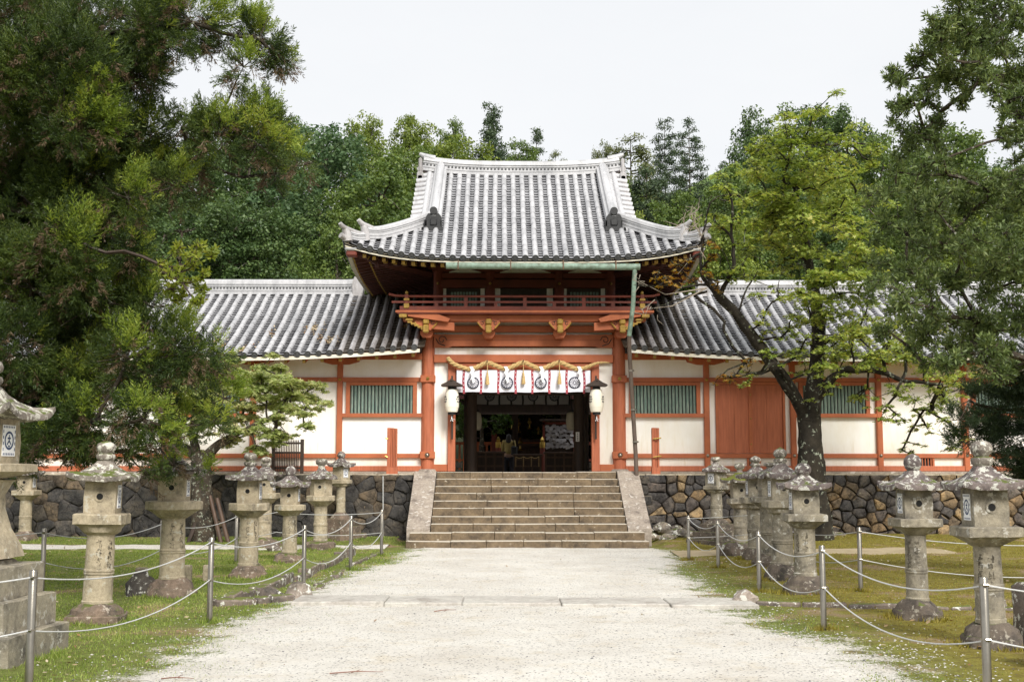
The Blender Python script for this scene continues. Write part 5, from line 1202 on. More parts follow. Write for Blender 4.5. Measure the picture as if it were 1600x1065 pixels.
def stone_lantern(label, x, y, H, side, rz=0, lean=0, body=SBODY, roof=SROOF, base='lotus', n_box=4, n_plat=4, n_roof=4, bw=.30, sr=.17, pw=.30, xw=.20, rw=.40, fin='jewel', curl=.05, paper=True, hole=True,
                  zs=(.10, .485, .60, .775, .885), steps=0, z0=None, inscr=True, shaft='round', group=None, legs=False):
    g = thing('stone_lantern', label, 'stone lantern', (x, y, gh(x, y)-.02 if z0 is None else z0), group or ('stone lanterns left of the path' if side > 0 else 'stone lanterns right of the path'), rz)
    g.rotation_euler = (0, R(lean), rz); sd_ = hash(label) % 97 if False else sum(map(ord, label)) % 97
    zb, zsft, zpl, zbx, zrf = [q*H for q in zs]; W = dict(world=False)
    rot = 0; th_ = abs(math.atan2(x, y))+side*rz
    fq = 1/(math.cos(th_)+abs(math.sin(th_)))*1.03
    if n_box == 4: xw *= fq
    if n_plat == 4: pw *= fq
    if n_roof == 4: rw *= fq
    bw *= fq*1.02; sr *= .88
    FEET.append((x, y, (.62 if shaft == 'bell' else bw*1.9 if base == 'steps' else bw)*1.05))
    mb = MB()
    if base == 'lotus':
        ngon(mb, [(bw*.98, -.12, .75, 0, 0), (bw, zb*.45, .75, 0, 0), (bw*.96, zb*.52, .7, 0, 0)], 4, rot); ngon(mb, [(bw*.93, zb*.50, .1, 0, .06), (bw*.90, zb*.75, 0, 0, .10), (bw*.70, zb*1.0, 0, 0, .08), (sr*1.08, zb*1.12, 0, 0, 0)], 6, 0, petals=8)
    elif base == 'rough':
        ngon(mb, [(bw*1.04, -.1, .5, 0, 0), (bw*1.0, zb*.42, .5, 0, 0), (bw*.94, zb*.55, .4, 0, 0)], 5, .3); ngon(mb, [(bw*.92, zb*.5, .1, 0, .08), (bw*.84, zb*.8, 0, 0, .10), (sr*1.15, zb*1.08, 0, 0, 0)], 5, .3, petals=9); mb.noise(.03, 3.2, seed=sd_)
    elif base == 'oct':
        ngon(mb, [(bw, -.1, 1, 0, 0), (bw, zb*.75, 1, 0, 0), (bw*.86, zb*.95, 1, 0, 0), (sr*1.1, zb*1.02, .5, 0, 0)], 8, 0)
    elif base == 'steps':
        zz = 0
        for q in range(steps):
            w_ = bw*(1.9-.42*q); h = .17
            if shaft == 'bell': w_ = .60-.09*q; h = .275
            ngon(mb, [(w_, zz-(.1 if q == 0 else 0), 1, 0, 0), (w_, zz+h-.01, 1, 0, 0), (w_-.012, zz+h, 1, 0, 0)], 4, rot); zz += h+.002
        ngon(mb, [(bw*.85, zz-.02, .9, 0, 0), (bw*.8, zz+.04, .6, 0, .05), (sr*1.15, zb*1.05 if zb > zz else zz+.1, 0, 0, 0)], 4, rot, petals=8)
    wear(mb, sd_, .012); mb.build('base', SBODYG if shaft == 'bell' else SBASE if side > 0 else SBASED, g, smooth=32, **W)
    mb = MB(); zz = zb*1.05; hs_ = zsft-zz; n_s, pk = (6, .0) if shaft == 'round' else (4, 1)
    if shaft == 'bell':
        ngon(mb, [(sr*1.75, zz-.02, .8, 0, 0), (sr*1.62, zz+hs_*.12, .8, 0, 0), (sr*1.2, zz+hs_*.35, .8, 0, 0), (sr*.95, zz+hs_*.62, .8, 0, 0), (sr*.92, zz+hs_*.8, .85, 0, 0), (sr*1.15, zz+hs_*.97, .9, 0, 0), (sr*1.3, zz+hs_, .9, 0, 0)], 4, 0)
    else:
        ring = lambda q, d: [(sr*.975, zz+hs_*q-d*1.5, pk, 0, 0), (sr*1.035, zz+hs_*q-d, pk, 0, 0), (sr*1.035, zz+hs_*q-d*.25, pk, 0, 0), (sr*.97, zz+hs_*q, pk, 0, 0), (sr*1.035, zz+hs_*q+d*.25, pk, 0, 0), (sr*1.035, zz+hs_*q+d, pk, 0, 0), (sr*.97, zz+hs_*q+d*1.5, pk, 0, 0)]
        ngon(mb, [(sr*1.06, zz, pk, 0, 0), (sr*1.07, zz+.035, pk, 0, 0), (sr*1.0, zz+.045, pk, 0, 0), (sr*.99, zz+hs_*.25, pk, 0, 0)] + ring(.46, .022) + [(sr*.95, zz+hs_*.75, pk, 0, 0), (sr*.93, zsft-.02, pk, 0, 0), (sr*.98, zsft+.01, pk, 0, 0)], n_s, 0, 40)
    wear(mb, sd_+1, .005); sh = mb.build('shaft', body, g, smooth=30, **W)
    if inscr:
        mb = MB(); rr = random.Random(sd_+5); rad = sr*.965
        for a0, cells in ((-math.pi/2+.12*side, 6), (-math.pi/2+.95*side, 8)):
            for c in range(cells):
                zc = zsft-.09-c*(hs_*.46/cells)
                for q in range(6):
                    u, v, hz_ = rr.uniform(-.026, .026), rr.uniform(-.024, .024), rr.random()
                    du, dv = (rr.uniform(.012, .026), .0022) if hz_ < .5 else (.0025, rr.uniform(.008, .02)); a = a0+u/rad; da = du/rad/1
                    P_ = [((rad+.0035)*math.cos(a+e*da), (rad+.0035)*math.sin(a+e*da), zc+v+f*dv) for e, f in ((-.5,-1), (.5,-1), (.5,1), (-.5,1))]
                    mb.add(P_ + [(p[0]*.96, p[1]*.96, p[2]) for p in P_], [(0,1,2,3), (0,4,5,1), (1,5,6,2), (2,6,7,3), (3,7,4,0)])
        mb.build('inscription', simple('chiselled_groove', (.10,.085,.06), (.07,.06,.045), 8, .95), sh, world=False)
    mb = MB(); th = (zpl-zsft)
    pet = 12 if n_plat == 4 else 10
    ngon(mb, [(sr*1.02, zsft, .1, 0, 0), (sr*1.25, zsft+th*.12, .3, 0, .05), (pw*.82, zsft+th*.36, .8, 0, .05), (pw*.93, zsft+th*.47, .95, 0, .02), (pw, zsft+th*.50, 1, 0, 0), (pw*1.0, zsft+th*.93, 1, 0, 0), (pw*.96, zpl-.004, 1, 0, 0), (xw*1.0, zpl, 1, 0, 0)], n_plat, 0, 48, pet)
    wear(mb, sd_+2, .006); mb.build('platform', body, g, smooth=30, **W)
    mb = MB(); ngon(mb, [(xw, zpl-.005, 1, 0, 0), (xw*1.02, (zpl+zbx)/2, 1, 0, 0), (xw*.97, zbx+.02, 1, 0, 0)], n_box, math.pi/6 if n_box == 6 else 0)
    wear(mb, sd_+4, .004); fb = mb.build('firebox', body, g, smooth=30, **W)
    zc = (zpl+zbx)/2+.01
    if hole:
        mb = MB(); mb.lathe([(.058, .0), (.058, .010), (.036, .012), (.034, .0)], (0, -xw*1.008, zc), 20, axis='y'); mb.build('hole_rim', body, fb, smooth=40, **W)
        mb = MB(); mb.lathe([(.035, .0), (.034, .0125)], (.0, -xw*1.008, zc), 16, axis='y'); mb.build('light_hole', HOLE, fb, **W)
    if paper:
        hh, ww = (zbx-zpl)*.36, xw*.52; X = xw*1.012*side; xo = X+side*.006
        mb = MB(); mb.box(X, X+side*.006, -ww, ww, zc-hh, zc+hh); pp = mb.build('paper_window', PAPER, g, **W); mb = MB()
        def q4(y0, y1, z0_, z1_): mb.add([(xo+side*.001, y0, z0_), (xo+side*.001, y1, z0_), (xo+side*.001, y1, z1_), (xo+side*.001, y0, z1_)], [(0, 1, 2, 3)])
        nn = 28; rr0 = hh*.60
        mb.add([(xo+side*.001, ww*.72*math.cos(2*math.pi*k/nn)*q, zc+rr0*math.sin(2*math.pi*k/nn)*q) for q in (1, .76) for k in range(nn)], [(k, (k+1) % nn, nn+(k+1) % nn, nn+k) for k in range(nn)])
        for a, bb in (((0, 0), (0, .62)), ((0, 0), (-.45, -.45)), ((0, 0), (.45, -.45)), ((-.35, .25), (.35, .25)), ((-.2, -.6), (.2, -.6))):
            d = Vector((bb[0]-a[0], bb[1]-a[1])).normalized(); nx_, nz_ = -d.y*.09, d.x*.09
            mb.add([(xo+side*.001, ww*.72*(p[0]+s*nx_), zc+rr0*(p[1]+s*nz_)) for p, s in ((a, 1), (a, -1), (bb, -1), (bb, 1))], [(0, 1, 2, 3)])
        for k in range(7):
            yy = -ww*.9+ww*1.8*k/7; q4(yy, yy+ww*.14, zc+hh*.80, zc+hh*.93); q4(yy, yy+ww*.14, zc-hh*.93, zc-hh*.80)
        for k in range(4): zz = zc+hh*(-.66+.38*k); q4(-ww*.95, -ww*.84, zz, zz+hh*.2); q4(ww*.84, ww*.95, zz, zz+hh*.2)
        mb.build('printed_emblem', NAVY, pp, **W)
    mb = MB(); t = zrf-zbx; k_ = 1 if n_roof < 20 else 0
    ngon(mb, [(xw*.9, zbx+.01, 1, 0, 0), (rw*.80, zbx+.012, k_, curl*.6, 0), (rw*.985, zbx+.0, k_, curl, 0), (rw, zbx+.02, k_, curl, 0), (rw*.985, zbx+.055, k_, curl*1.05, 0), (rw*.86, zbx+.070+t*.03, k_, curl*.9, 0), (rw*.66, zbx+.062+t*.16+(.05*t if n_roof > 20 else 0), k_, curl*.5, 0), (rw*.48, zbx+.06+t*.36+(.1*t if n_roof > 20 else 0), k_, 0, 0), (rw*.33, zbx+.055+t*.58, k_*.9, 0, 0), (rw*.24, zrf+.01, .6, 0, 0)], min(n_roof, 8) if n_roof < 20 else 8, math.pi/6 if n_roof == 6 else 0, 72)
    if n_roof < 20: wear(mb, sd_+6, .010)
    else: wear(mb, sd_+6, .018)
    mb.noise(.006, 30, seed=sd_); rf = mb.build('roof', roof, g, smooth=38, **W)
    mb = MB(); hf = H-zrf; r = xw*.62
    if fin == 'jewel': pr = [(r*.75, 0), (r*.72, .12), (r*.95, .2), (r*1.02, .30), (r*.95, .40), (r*.62, .44), (r*.68, .48), (r*.96, .60), (r*1.02, .72), (r*.90, .86), (r*.55, .95), (r*.15, .985), (.004, 1)]
    elif fin == 'point': pr = [(r*.75, 0), (r*.72, .12), (r*.95, .2), (r*1.0, .28), (r*.9, .38), (r*.6, .42), (r*.9, .52), (r*1.02, .66), (r*.85, .82), (r*.4, .92), (r*.12, .98), (.004, 1)]
    elif fin == 'ball': pr = [(r*.7, 0), (r*.62, .12), (r*.9, .26), (r*1.05, .48), (r*1.0, .70), (r*.68, .88), (r*.25, .97), (.004, 1)]
    elif fin == 'flat': pr = [(r*.6, 0), (r*.55, .4), (r*.95, .55), (r*1.05, .75), (r*.9, .95), (r*.3, 1), (.004, 1)]
    mb.lathe([(a, zrf-.02+(hf+.02)*q) for a, q in pr], (0, 0, 0), 24); wear(mb, sd_+7, .007); mb.build('finial', SROOFL if fin != 'ball' else roof, g, smooth=45, **W)
    return g
LK = dict(base='lotus')
stone_lantern('biggest stone lantern with bell shaped shaft on stepped base at the left edge', -4.62, 10.95, 2.66, 1, rz=R(-4), base='steps', steps=3, bw=.40, sr=.20, pw=.43, xw=.285, rw=.56, shaft='bell', curl=.09, zs=(.325, .59, .645, .79, .90), roof=SROOFL, inscr=False, hole=False)
stone_lantern('leaning stone lantern with mossy roof, frontmost of the slim ones left of the path', -4.42, 13.62, 1.99, 1, rz=R(6), lean=1.2, bw=.38, sr=.180, pw=.33, xw=.215, rw=.43, roof=SROOFL, curl=.045)
stone_lantern('stone lantern under the cedar branches with a dark rock at its foot', -4.33, 16.35, 2.08, 1, rz=R(3), base='rough', bw=.37, sr=.185, pw=.33, xw=.215, rw=.44, n_plat=6, zs=(.11, .50, .61, .765, .88), curl=.05)
stone_lantern('tall stone lantern with round grey finial beside the stone kerb', -3.95, 19.4, 1.97, 1, base='rough', bw=.31, sr=.175, pw=.30, xw=.19, rw=.37, fin='jewel', curl=.03, n_plat=8)
stone_lantern('slender ringed stone lantern half hidden behind the tall one by the kerb', -5.15, 27.0, 1.98, 1, base='rough', bw=.42, sr=.17, pw=.31, xw=.21, rw=.36, fin='jewel', inscr=False)
stone_lantern('stone lantern with reddish roof and pointed ball finial in the left row', -3.87, 22.7, 1.78, 1, base='rough', bw=.30, sr=.155, pw=.27, xw=.175, rw=.33, fin='ball', n_roof=6, curl=.05, n_plat=8)
stone_lantern('stone lantern with thick dark round roof and octagonal base in the left row', -3.80, 26.1, 1.93, 1, base='oct', bw=.34, sr=.165, pw=.29, xw=.20, rw=.34, fin='flat', n_roof=24, n_box=6, n_plat=24 and 8, paper=False, curl=.02, inscr=False)
stone_lantern('small pale stone lantern on a stepped base against the dark wall', -3.72, 28.75, 2.08, 1, z0=.05, rz=R(-38), base='steps', steps=3, bw=.30, sr=.125, pw=.24, xw=.19, rw=.32, fin='ball', curl=.05, n_box=4, inscr=False, hole=False, zs=(.30, .60, .68, .82, .92))
stone_lantern('far stone lantern at the left edge, its roof lost in the cedar', -11.0, 28.6, 1.95, 1, base='rough', bw=.36, sr=.16, pw=.32, xw=.21, rw=.38, inscr=False)
stone_lantern('stone lantern with round dark cap on stepped blocks near the brown wall', 4.85, 27.4, 2.0, -1, z0=-.02, rz=R(38), base='steps', steps=3, bw=.33, sr=.15, pw=.27, xw=.22, rw=.31, fin='flat', n_roof=24, curl=0, inscr=False, hole=False, body=SBODYG, zs=(.30, .60, .68, .83, .92))
stone_lantern('low stone lantern with green moss heaped on its roof', 4.95, 25.2, 1.80, -1, base='rough', bw=.34, sr=.165, pw=.27, xw=.19, rw=.36, fin='flat', curl=.04, n_roof=6, inscr=False, body=SBODYG, paper=False,
              roof=stonemat('mossy_roof_stone', (.22,.19,.15), (.14,.12,.10), (.085,.07,.06), lichen=.2, moss=1.0, moss_or_lit_col=(.14,.15,.03)))
stone_lantern('stone lantern with pointed grey finial rising behind the broad shafted one', 4.80, 22.9, 1.93, -1, base='rough', bw=.32, sr=.20, pw=.31, xw=.19, rw=.37, fin='point', curl=.03, inscr=False, body=SBODYG)
stone_lantern('stone lantern with broad thick shaft and purplish roof in the right row', 4.66, 21.0, 1.78, -1, base='rough', bw=.38, sr=.235, pw=.37, xw=.22, rw=.38, fin='flat', curl=.04, inscr=False, body=SBODYG, paper=False, n_plat=8, zs=(.11, .57, .67, .84, .935))
stone_lantern('tall dark shafted stone lantern with pointed jewel finial in the right row', 4.28, 18.6, 2.0, -1, base='rough', bw=.31, sr=.185, pw=.29, xw=.20, rw=.36, fin='point', curl=.045, body=SBODYG, inscr=False, zs=(.11, .49, .60, .76, .87))
stone_lantern('stone lantern with pinkish roof and round bud finial standing before the maple trunk', 4.10, 16.5, 1.74, -1, rz=R(-2), base='rough', bw=.33, sr=.165, pw=.315, xw=.205, rw=.375, fin='ball', curl=.05, body=SBODYG, zs=(.13, .50, .61, .79, .90))
stone_lantern('stone lantern with round ball finial and white edged roof on the right moss', 4.66, 13.75, 1.84, -1, base='rough', bw=.31, sr=.138, pw=.285, xw=.19, rw=.39, fin='ball', curl=.05, body=SBODYG, zs=(.105, .51, .61, .775, .89))
stone_lantern('nearest stone lantern on the right with tall double finial and lichen patch', 4.62, 11.6, 1.95, -1, lean=-.8, base='rough', bw=.34, sr=.150, pw=.32, xw=.205, rw=.39, fin='jewel', curl=.035, body=SBODYG, zs=(.12, .49, .585, .76, .87))
stone_lantern('dark shaded stone lantern at the far right edge behind the nearest one', 7.6, 17.0, 1.72, -1, base='rough', bw=.30, sr=.16, pw=.30, xw=.2, rw=.38, fin='ball', curl=.03, body=SBODYG, inscr=False, paper=False)

# ------------------------------------------------------------------ rope fences
def post(x, y, h, label, grp):
    FEET.append((x, y, .03)); z = gh(x, y); t = thing('rope_post', label, 'post', (x, y, z), grp); mb = MB(); r = .031
    mb.lathe([(r, -.1), (r, h-.012), (r*.8, h-.002), (.003, h)], (0, 0, 0), 16); mb.build('tube', STEEL, t, smooth=40, world=False)
    mb = MB()
    for zz in (h-.055, h*.5): mb.tube([(-.02, -r-.012, zz), (.02, -r-.012, zz)], .012, 6); mb.lathe([(r+.004, zz-.006), (r+.004, zz+.006)], (0, 0, 0), 16)
    mb.build('rope_ring', STEEL, t, world=False); return (x, y, z, h)
LP = [(-3.50, 9.30, .885), (-3.13, 13.4, .91), (-2.71, 17.1, .895), (-2.50, 20.7, .895), (-2.32, 24.2, .90)]
RP = [(3.44, 8.75, .87), (3.33, 12.7, .86), (3.53, 16.76, .82), (3.71, 20.9, .80), (3.52, 22.9, .82)]
OD = ['nearest', 'second', 'third', 'fourth', 'last']
lp = [post(*q, f'{OD[i]} steel rope post along the left edge of the gravel path', 'steel rope posts') for i, q in enumerate(LP)]
rp_ = [post(*q, f'{OD[i]} steel rope post along the right edge of the gravel path', 'steel rope posts') for i, q in enumerate(RP)]
lb = [post(-6.05, 16.4, .88, 'steel rope post on the grass behind the leaning lantern', 'steel rope posts'), post(-5.17, 18.9, .89, 'steel rope post just behind the lantern with the dark rock', 'steel rope posts'), post(-4.74, 22.2, .89, 'steel rope post hidden partly by the tall lantern at the kerb', 'steel rope posts'), (-4.5, 24.9, gh(-4.5, 24.9), .9), lp[-1]]
rb_ = [rp_[-1], post(4.95, 23.9, .84, 'steel rope post behind the broad shafted lantern', 'steel rope posts'), post(4.83, 16.48, .85, 'steel rope post alone on the moss behind the right row', 'steel rope posts'), (8.6, 15.6, gh(8.6, 15.6), .85)]
def ropes(nodes, lab, sags):
    for lv, nm in ((0, 'upper'), (1, 'lower')):
        pts = []
        for i in range(len(nodes)-1):
            a, b = nodes[i], nodes[i+1]; za = a[2]+(a[3]-.055 if lv == 0 else a[3]*.5); zb_ = b[2]+(b[3]-.055 if lv == 0 else b[3]*.5)
            A = Vector((a[0], a[1]-.043, za)); B = Vector((b[0], b[1]-.043, zb_)); n = 16; sg = sags[i]*(1.0 if lv == 0 else 1.25)
            for k in range(n+(1 if i == len(nodes)-2 else 0)): t = k/n; p = A.lerp(B, t); p.z -= sg*4*t*(1-t); pts.append(p)
        mb = MB(); mb.tube(pts, .0065, 6); tag(mb.build('barrier_rope', ROPEW, smooth=60), f'{nm} white rope strung {lab}', 'rope', 'white ropes between the steel posts')
ropes([(-4.9, 7.6, 0, .9)] + lp, 'along the left edge of the gravel path', [.05, .14, .13, .15, .14])
ropes([(6.2, 8.3, 0, .87)] + rp_, 'along the right edge of the gravel path', [.12, .17, .15, .16, .13])
ropes([(-9.5, 15.0, 0, .88)] + lb, 'across the grass behind the left row of lanterns', [.10, .14, .12, .02, .05])
ropes(rb_, 'across the moss behind the right row of lanterns', [.01, .18, .16])

# ------------------------------------------------------------------ kerbs, markers and rocks
KERB = stonemat('mossy_kerb_stone', (.25,.20,.16), (.17,.14,.12), (.09,.08,.07), lichen=.25, moss=.45, moss_or_lit_col=(.13,.15,.035))
def kerb(label, pts, w_, h, seed, brk=.5):
    mb = MB(); rr = random.Random(seed)
    for (x0, y0), (x1, y1) in zip(pts, pts[1:]):
        L = math.hypot(x1-x0, y1-y0); d = ((x1-x0)/L, (y1-y0)/L); s = 0
        while s < L:
            l_ = rr.uniform(.3, .9)*brk*2; l_ = min(l_, L-s); b = len(mb.v); hh = h*rr.uniform(.6, 1.25); ww = w_*rr.uniform(.75, 1.15)
            mb.box(0, l_-.02, -ww/2, ww/2, -.12, hh, 0, .02); o = rr.uniform(-.03, .03)
            for i in range(b, len(mb.v)): u, v, z = mb.v[i]; X = x0+d[0]*(s+u)-d[1]*(v+o); Y = y0+d[1]*(s+u)+d[0]*(v+o); mb.v[i] = (X, Y, z+gh(X, Y))
            s += l_
    mb.noise(.022, 4, seed=seed); mb.noise(.01, 14, seed=seed); return tag(mb.build('kerb', KERB, smooth=30), label, 'kerb')
kerb('mossy stone kerb running beside the left row of lanterns', [(-3.35, 15.3), (-3.05, 18.9), (-2.95, 24.5)], .17, .13, 3)
kerb('sunken low kerb between the steel posts and the grass on the left', [(-2.55, 17.2), (-2.62, 21), (-2.45, 25.2)], .12, .045, 4)
kerb('short broken kerb crossing the grass at the end of the paving band on the left', [(-3.5, 15.15), (-2.6, 15.75)], .22, .07, 6, .35)
kerb('broken dark kerb line crossing the moss on the right', [(3.15, 15.15), (4.2, 14.85), (5.6, 14.4), (7.5, 14.0)], .12, .05, 5, .4)
def loose(name, x, y, s, label, mat, cat='rock', seed=1, group=None):
    mb = MB(); rock(mb, (0, 0, s[2]*.35), s, seed); mb.noise(.03*s[0]/.2, 6, seed=seed); o = mb.build(name, mat, smooth=25); o.location = (x, y, gh(x, y)); return tag(o, label, cat, group)
ROCKD = stonemat('dark_rock', (.13,.115,.10), (.08,.07,.065), (.04,.038,.035), lichen=.15); ROCKP = stonemat('pale_rock', (.42,.35,.30), (.28,.24,.20), (.14,.12,.10), lichen=.3)
loose('rock', -4.78, 16.55, (.24, .20, .26), 'dark angular rock leaning on the lantern foot under the cedar', ROCKD, seed=4)
loose('rock', -2.62, 16.1, (.24, .15, .19), 'pale split rock at the left end of the paving band', ROCKP, seed=6)
loose('rock', -2.95, 15.9, (.20, .12, .11), 'flat mossy rock beside the pale split one on the left', KERB, seed=7)
loose('rock', 3.03, 15.25, (.20, .14, .16), 'weathered log like rock at the right end of the paving band', ROCKP, seed=9)
loose('rock', 5.9, 14.6, (.12, .08, .09), 'small grey rock on the moss behind the nearest right lantern', ROCKP, seed=12)
loose('rock', 4.5, 24.0, (.30, .2, .22), 'mossy rock behind the second rope post near the stairs on the right', KERB, seed=13)
loose('rock', -4.75, 25.9, (.16, .14, .14), 'round brown rock at the foot of the slender ringed lantern', KERB, seed=14)
mb = MB(); mb.box(-.28, .28, -.25, .25, -.1, .34, 0, .03); mb.noise(.04, 4, seed=8); o = mb.build('stone_block', ROCKD, smooth=30); o.location = (4.72, 10.2, -.02); o.rotation_euler = (0, 0, .2); tag(o, 'dark stone block at the lower right corner of the lawn', 'stone block')
mb = MB(); mb.lathe([(.26, -.1), (.25, .2), (.24, .48), (.20, .53), (.02, .54)], (0, 0, 0), 14); mb.noise(.05, 3.5, seed=5); mb.noise(.02, 12); o = mb.build('tree_stump', KERB, smooth=40); o.location = (5.35, 12.2, 0); tag(o, 'mossy dark stump behind the nearest right lantern', 'stump')
for x, y, w_, h, lab in ((-5.15, 17.8, .15, .25, 'square stone marker on the grass left of the lantern with the dark rock'), (-4.98, 18.6, .10, .13, 'tiny stone marker behind the left square marker'), (-4.55, 17.95, .15, .27, 'square stone marker right of the lantern with the dark rock'), (-4.38, 18.5, .10, .24, 'thin stone marker behind the right square marker')):
    mb = MB(); mb.box(-w_/2, w_/2, -w_/2, w_/2, -.1, h, 0, .012); mb.noise(.006, 9); o = mb.build('stone_marker', SBODY); o.location = (x, y, gh(x, y)); tag(o, lab, 'stone marker', 'square stone markers on the grass')

# ------------------------------------------------------------------ foliage helpers
def unit(v): return v/np.maximum(np.linalg.norm(v, axis=-1, keepdims=True), 1e-9)
def rdir(n): return unit(rng.normal(size=(n, 3)))
def rhombi(P, U, Wd, ln, wd):
    "P base points, U long direction, Wd side direction; one long rhombus each"
    ln = ln[:, None]; wd = wd[:, None]
    V = np.stack([P, P+U*ln*.45+Wd*wd*.5, P+U*ln, P+U*ln*.45-Wd*wd*.5], 1).reshape(-1, 3)
    return V
def frames(D, upb=None):
    a = rdir(len(D)) if upb is None else upb
    S = unit(np.cross(D, a)); return S, unit(np.cross(S, D))
def quads(nv): return np.arange(nv, dtype=np.int32).reshape(-1, 4)
def blob_leaves(C_, Rr, n, ln, wd, flat=1.0, up=.35, shell=.45):
    "n leaves spread through each clump"
    C_ = np.asarray(C_, float); Rr = np.asarray(Rr, float); n = np.asarray(n, int)
    idx = np.repeat(np.arange(len(C_)), n); m = len(idx); d = rdir(m)
    rad = Rr[idx]*(shell+(1-shell)*rng.random(m)**.6)*(1+.12*rng.normal(size=m))
    P = C_[idx]+d*rad[:, None]*np.array([1, 1, flat])
    nrm = unit(d*.8+np.array([0, 0, up])+rng.normal(size=(m, 3))*.55)
    t = unit(np.cross(nrm, rdir(m))); S = unit(np.cross(nrm, t)); L = ln*rng.uniform(.6, 1.3, m)
    return rhombi(P, t, S, L, L*wd)
def lobed(P, nrm, size, lobes=5, wd=.42):
    "palm shaped leaves: several pointed lobes from one point"
    m = len(P); t = unit(np.cross(nrm, rdir(m))); S = unit(np.cross(nrm, t)); out = []
    for k in range(lobes):
        a = -1.9+3.8*k/(lobes-1); U = t*math.cos(a)+S*math.sin(a); Sd = -t*math.sin(a)+S*math.cos(a)
        L = size*(1-.35*abs(a)/1.9); out.append(rhombi(P, U, Sd, L, L*wd).reshape(m, 4, 3))
    return np.concatenate(out, 1).reshape(-1, 3)
def whorls(P, D, size, k=7, wd=.3, spread=.9):
    m = len(P); out = []
    S, T = frames(D)
    for j in range(k):
        a = 2*math.pi*j/k+rng.random(m)*.7; sp = spread*rng.uniform(.6, 1.2, m)
        U = unit(D*np.cos(sp)[:, None]+(S*np.cos(a)[:, None]+T*np.sin(a)[:, None])*np.sin(sp)[:, None]); Sd, _ = frames(U)
        L = size*rng.uniform(.7, 1.2, m); out.append(rhombi(P-D*(rng.random(m)*size*.9)[:, None], U, Sd, L, L*wd).reshape(m, 4, 3))
    return np.concatenate(out, 1).reshape(-1, 3)
def spray_template(seed, n=15, width=.045):
    r = np.random.default_rng(seed); Q = []
    def add(p, u, L, w):
        s = np.cross(u, r.normal(size=3)); s /= np.linalg.norm(s)+1e-9
        Q.append([p, p+u*L*.4+s*w*.5, p+u*L, p+u*L*.4-s*w*.5])
    x = np.array([1., 0, 0]); p = np.zeros(3); d = x.copy(); pts = []
    for i in range(n):
        t = i/n; d = d+np.array([0, 0, .035]); d /= np.linalg.norm(d); q = p+d/n; pts.append((p.copy(), d.copy(), t)); p = q
    for i, (p, d, t) in enumerate(pts):
        add(p, d, 1.6/n, .022)
        a = r.uniform(0, 6.28); s = np.cross(d, [0, 0, 1.]); s /= np.linalg.norm(s); u_ = np.cross(s, d)
        rad = s*math.cos(a)+u_*math.sin(a)*.7; L = (.50-.30*t)*r.uniform(.7, 1.15); v = d*.75+rad*.75+np.array([0, 0, .08]); v /= np.linalg.norm(v)
        add(p, v, L, width)
        for k in range(3):
            pp = p+v*L*(.2+.25*k); vv = v*.8+r.normal(size=3)*.42; vv /= np.linalg.norm(vv); add(pp, vv, L*(.55-.08*k), width*.8)
    return np.array(Q).reshape(-1, 3)
SPT = [spray_template(i) for i in range(5)]
def sprays(P, D, size, T=None):
    S, U = frames(D, np.tile(np.array([[0, 0, 1.]]), (len(D), 1))+rng.normal(size=(len(D), 3))*.25)
    out = []; k = rng.integers(0, len(SPT), len(P))
    for i, tp in enumerate(SPT):
        m = np.where(k == i)[0]
        if len(m) == 0: continue
        L = size[m][:, None, None]
        out.append((P[m][:, None, :]+L*(tp[None, :, 0:1]*D[m][:, None, :]+tp[None, :, 1:2]*S[m][:, None, :]+tp[None, :, 2:3]*U[m][:, None, :])).reshape(-1, 3))
    return np.concatenate(out, 0)
def branches(mb, trunk, nodes, r0=.012, k=.011, wob=.06, n=6, sag=0.0, pen=.35):
    "join every clump to the nearest part of the tree that is nearer the trunk"
    conn = [(Vector(p), 0.0, -1, True) for p in trunk]; order = sorted(range(len(nodes)), key=lambda i: min((Vector(nodes[i])-Vector(p)).length for p in trunk))
    par = {}
    for i in order:
        c = Vector(nodes[i]); best = min(range(len(conn)), key=lambda j: (c-conn[j][0]).length+pen*conn[j][1]+(.2 if conn[j][0].z > c.z+.4 else 0))
        par[len(conn)] = best; conn.append((c, conn[best][1]+(c-conn[best][0]).length, best, False))
    desc = [1]*len(conn)
    for j in range(len(conn)-1, len(trunk)-1, -1): desc[par[j]] += desc[j] if not conn[par[j]][3] else 0
    for j in range(len(trunk), len(conn)):
        a, b = conn[par[j]][0], conn[j][0]; ra = r0+k*math.sqrt(desc[j]); rb = r0*.5 if desc[j] == 1 else r0+k*math.sqrt(max(1, desc[j]-1))*.85; L = (b-a).length
        pts = []; q = max(3, int(L/.25)+2)
        for i in range(q):
            t = i/(q-1); p = a.lerp(b, t); w_ = wob*L*math.sin(math.pi*t); p += Vector((mnoise.noise(p*1.7+Vector((j, 0, 0))), mnoise.noise(p*1.7+Vector((0, j, 0))), mnoise.noise(p*1.7+Vector((0, 0, j)))))*w_*2.5; p.z -= sag*L*math.sin(math.pi*t); pts.append(p)
        mb.tube(pts, [ra+(rb-ra)*i/(q-1) for i in range(q)], n)
def twigs(mb, C_, Rr, per, r=.005, dz=0):
    for c, rad in zip(C_, Rr):
        for _ in range(per):
            d = Vector((rnd.gauss(0, 1), rnd.gauss(0, 1), rnd.gauss(0, .7)+dz)).normalized(); a = Vector(c); L = rad*rnd.uniform(.6, 1.05)
            mb.tube([a, a+d*L*.5+Vector((rnd.uniform(-.06, .06), rnd.uniform(-.06, .06), rnd.uniform(-.05, .05)))*rad*2, a+d*L], [r*1.6, r*1.1, r*.6], 4, caps=False)
BARK = stonemat('dark_bark', (.085,.065,.045), (.05,.04,.03), (.02,.017,.013), lichen=.18, spots=(.27,.28,.22), scale=1.6)
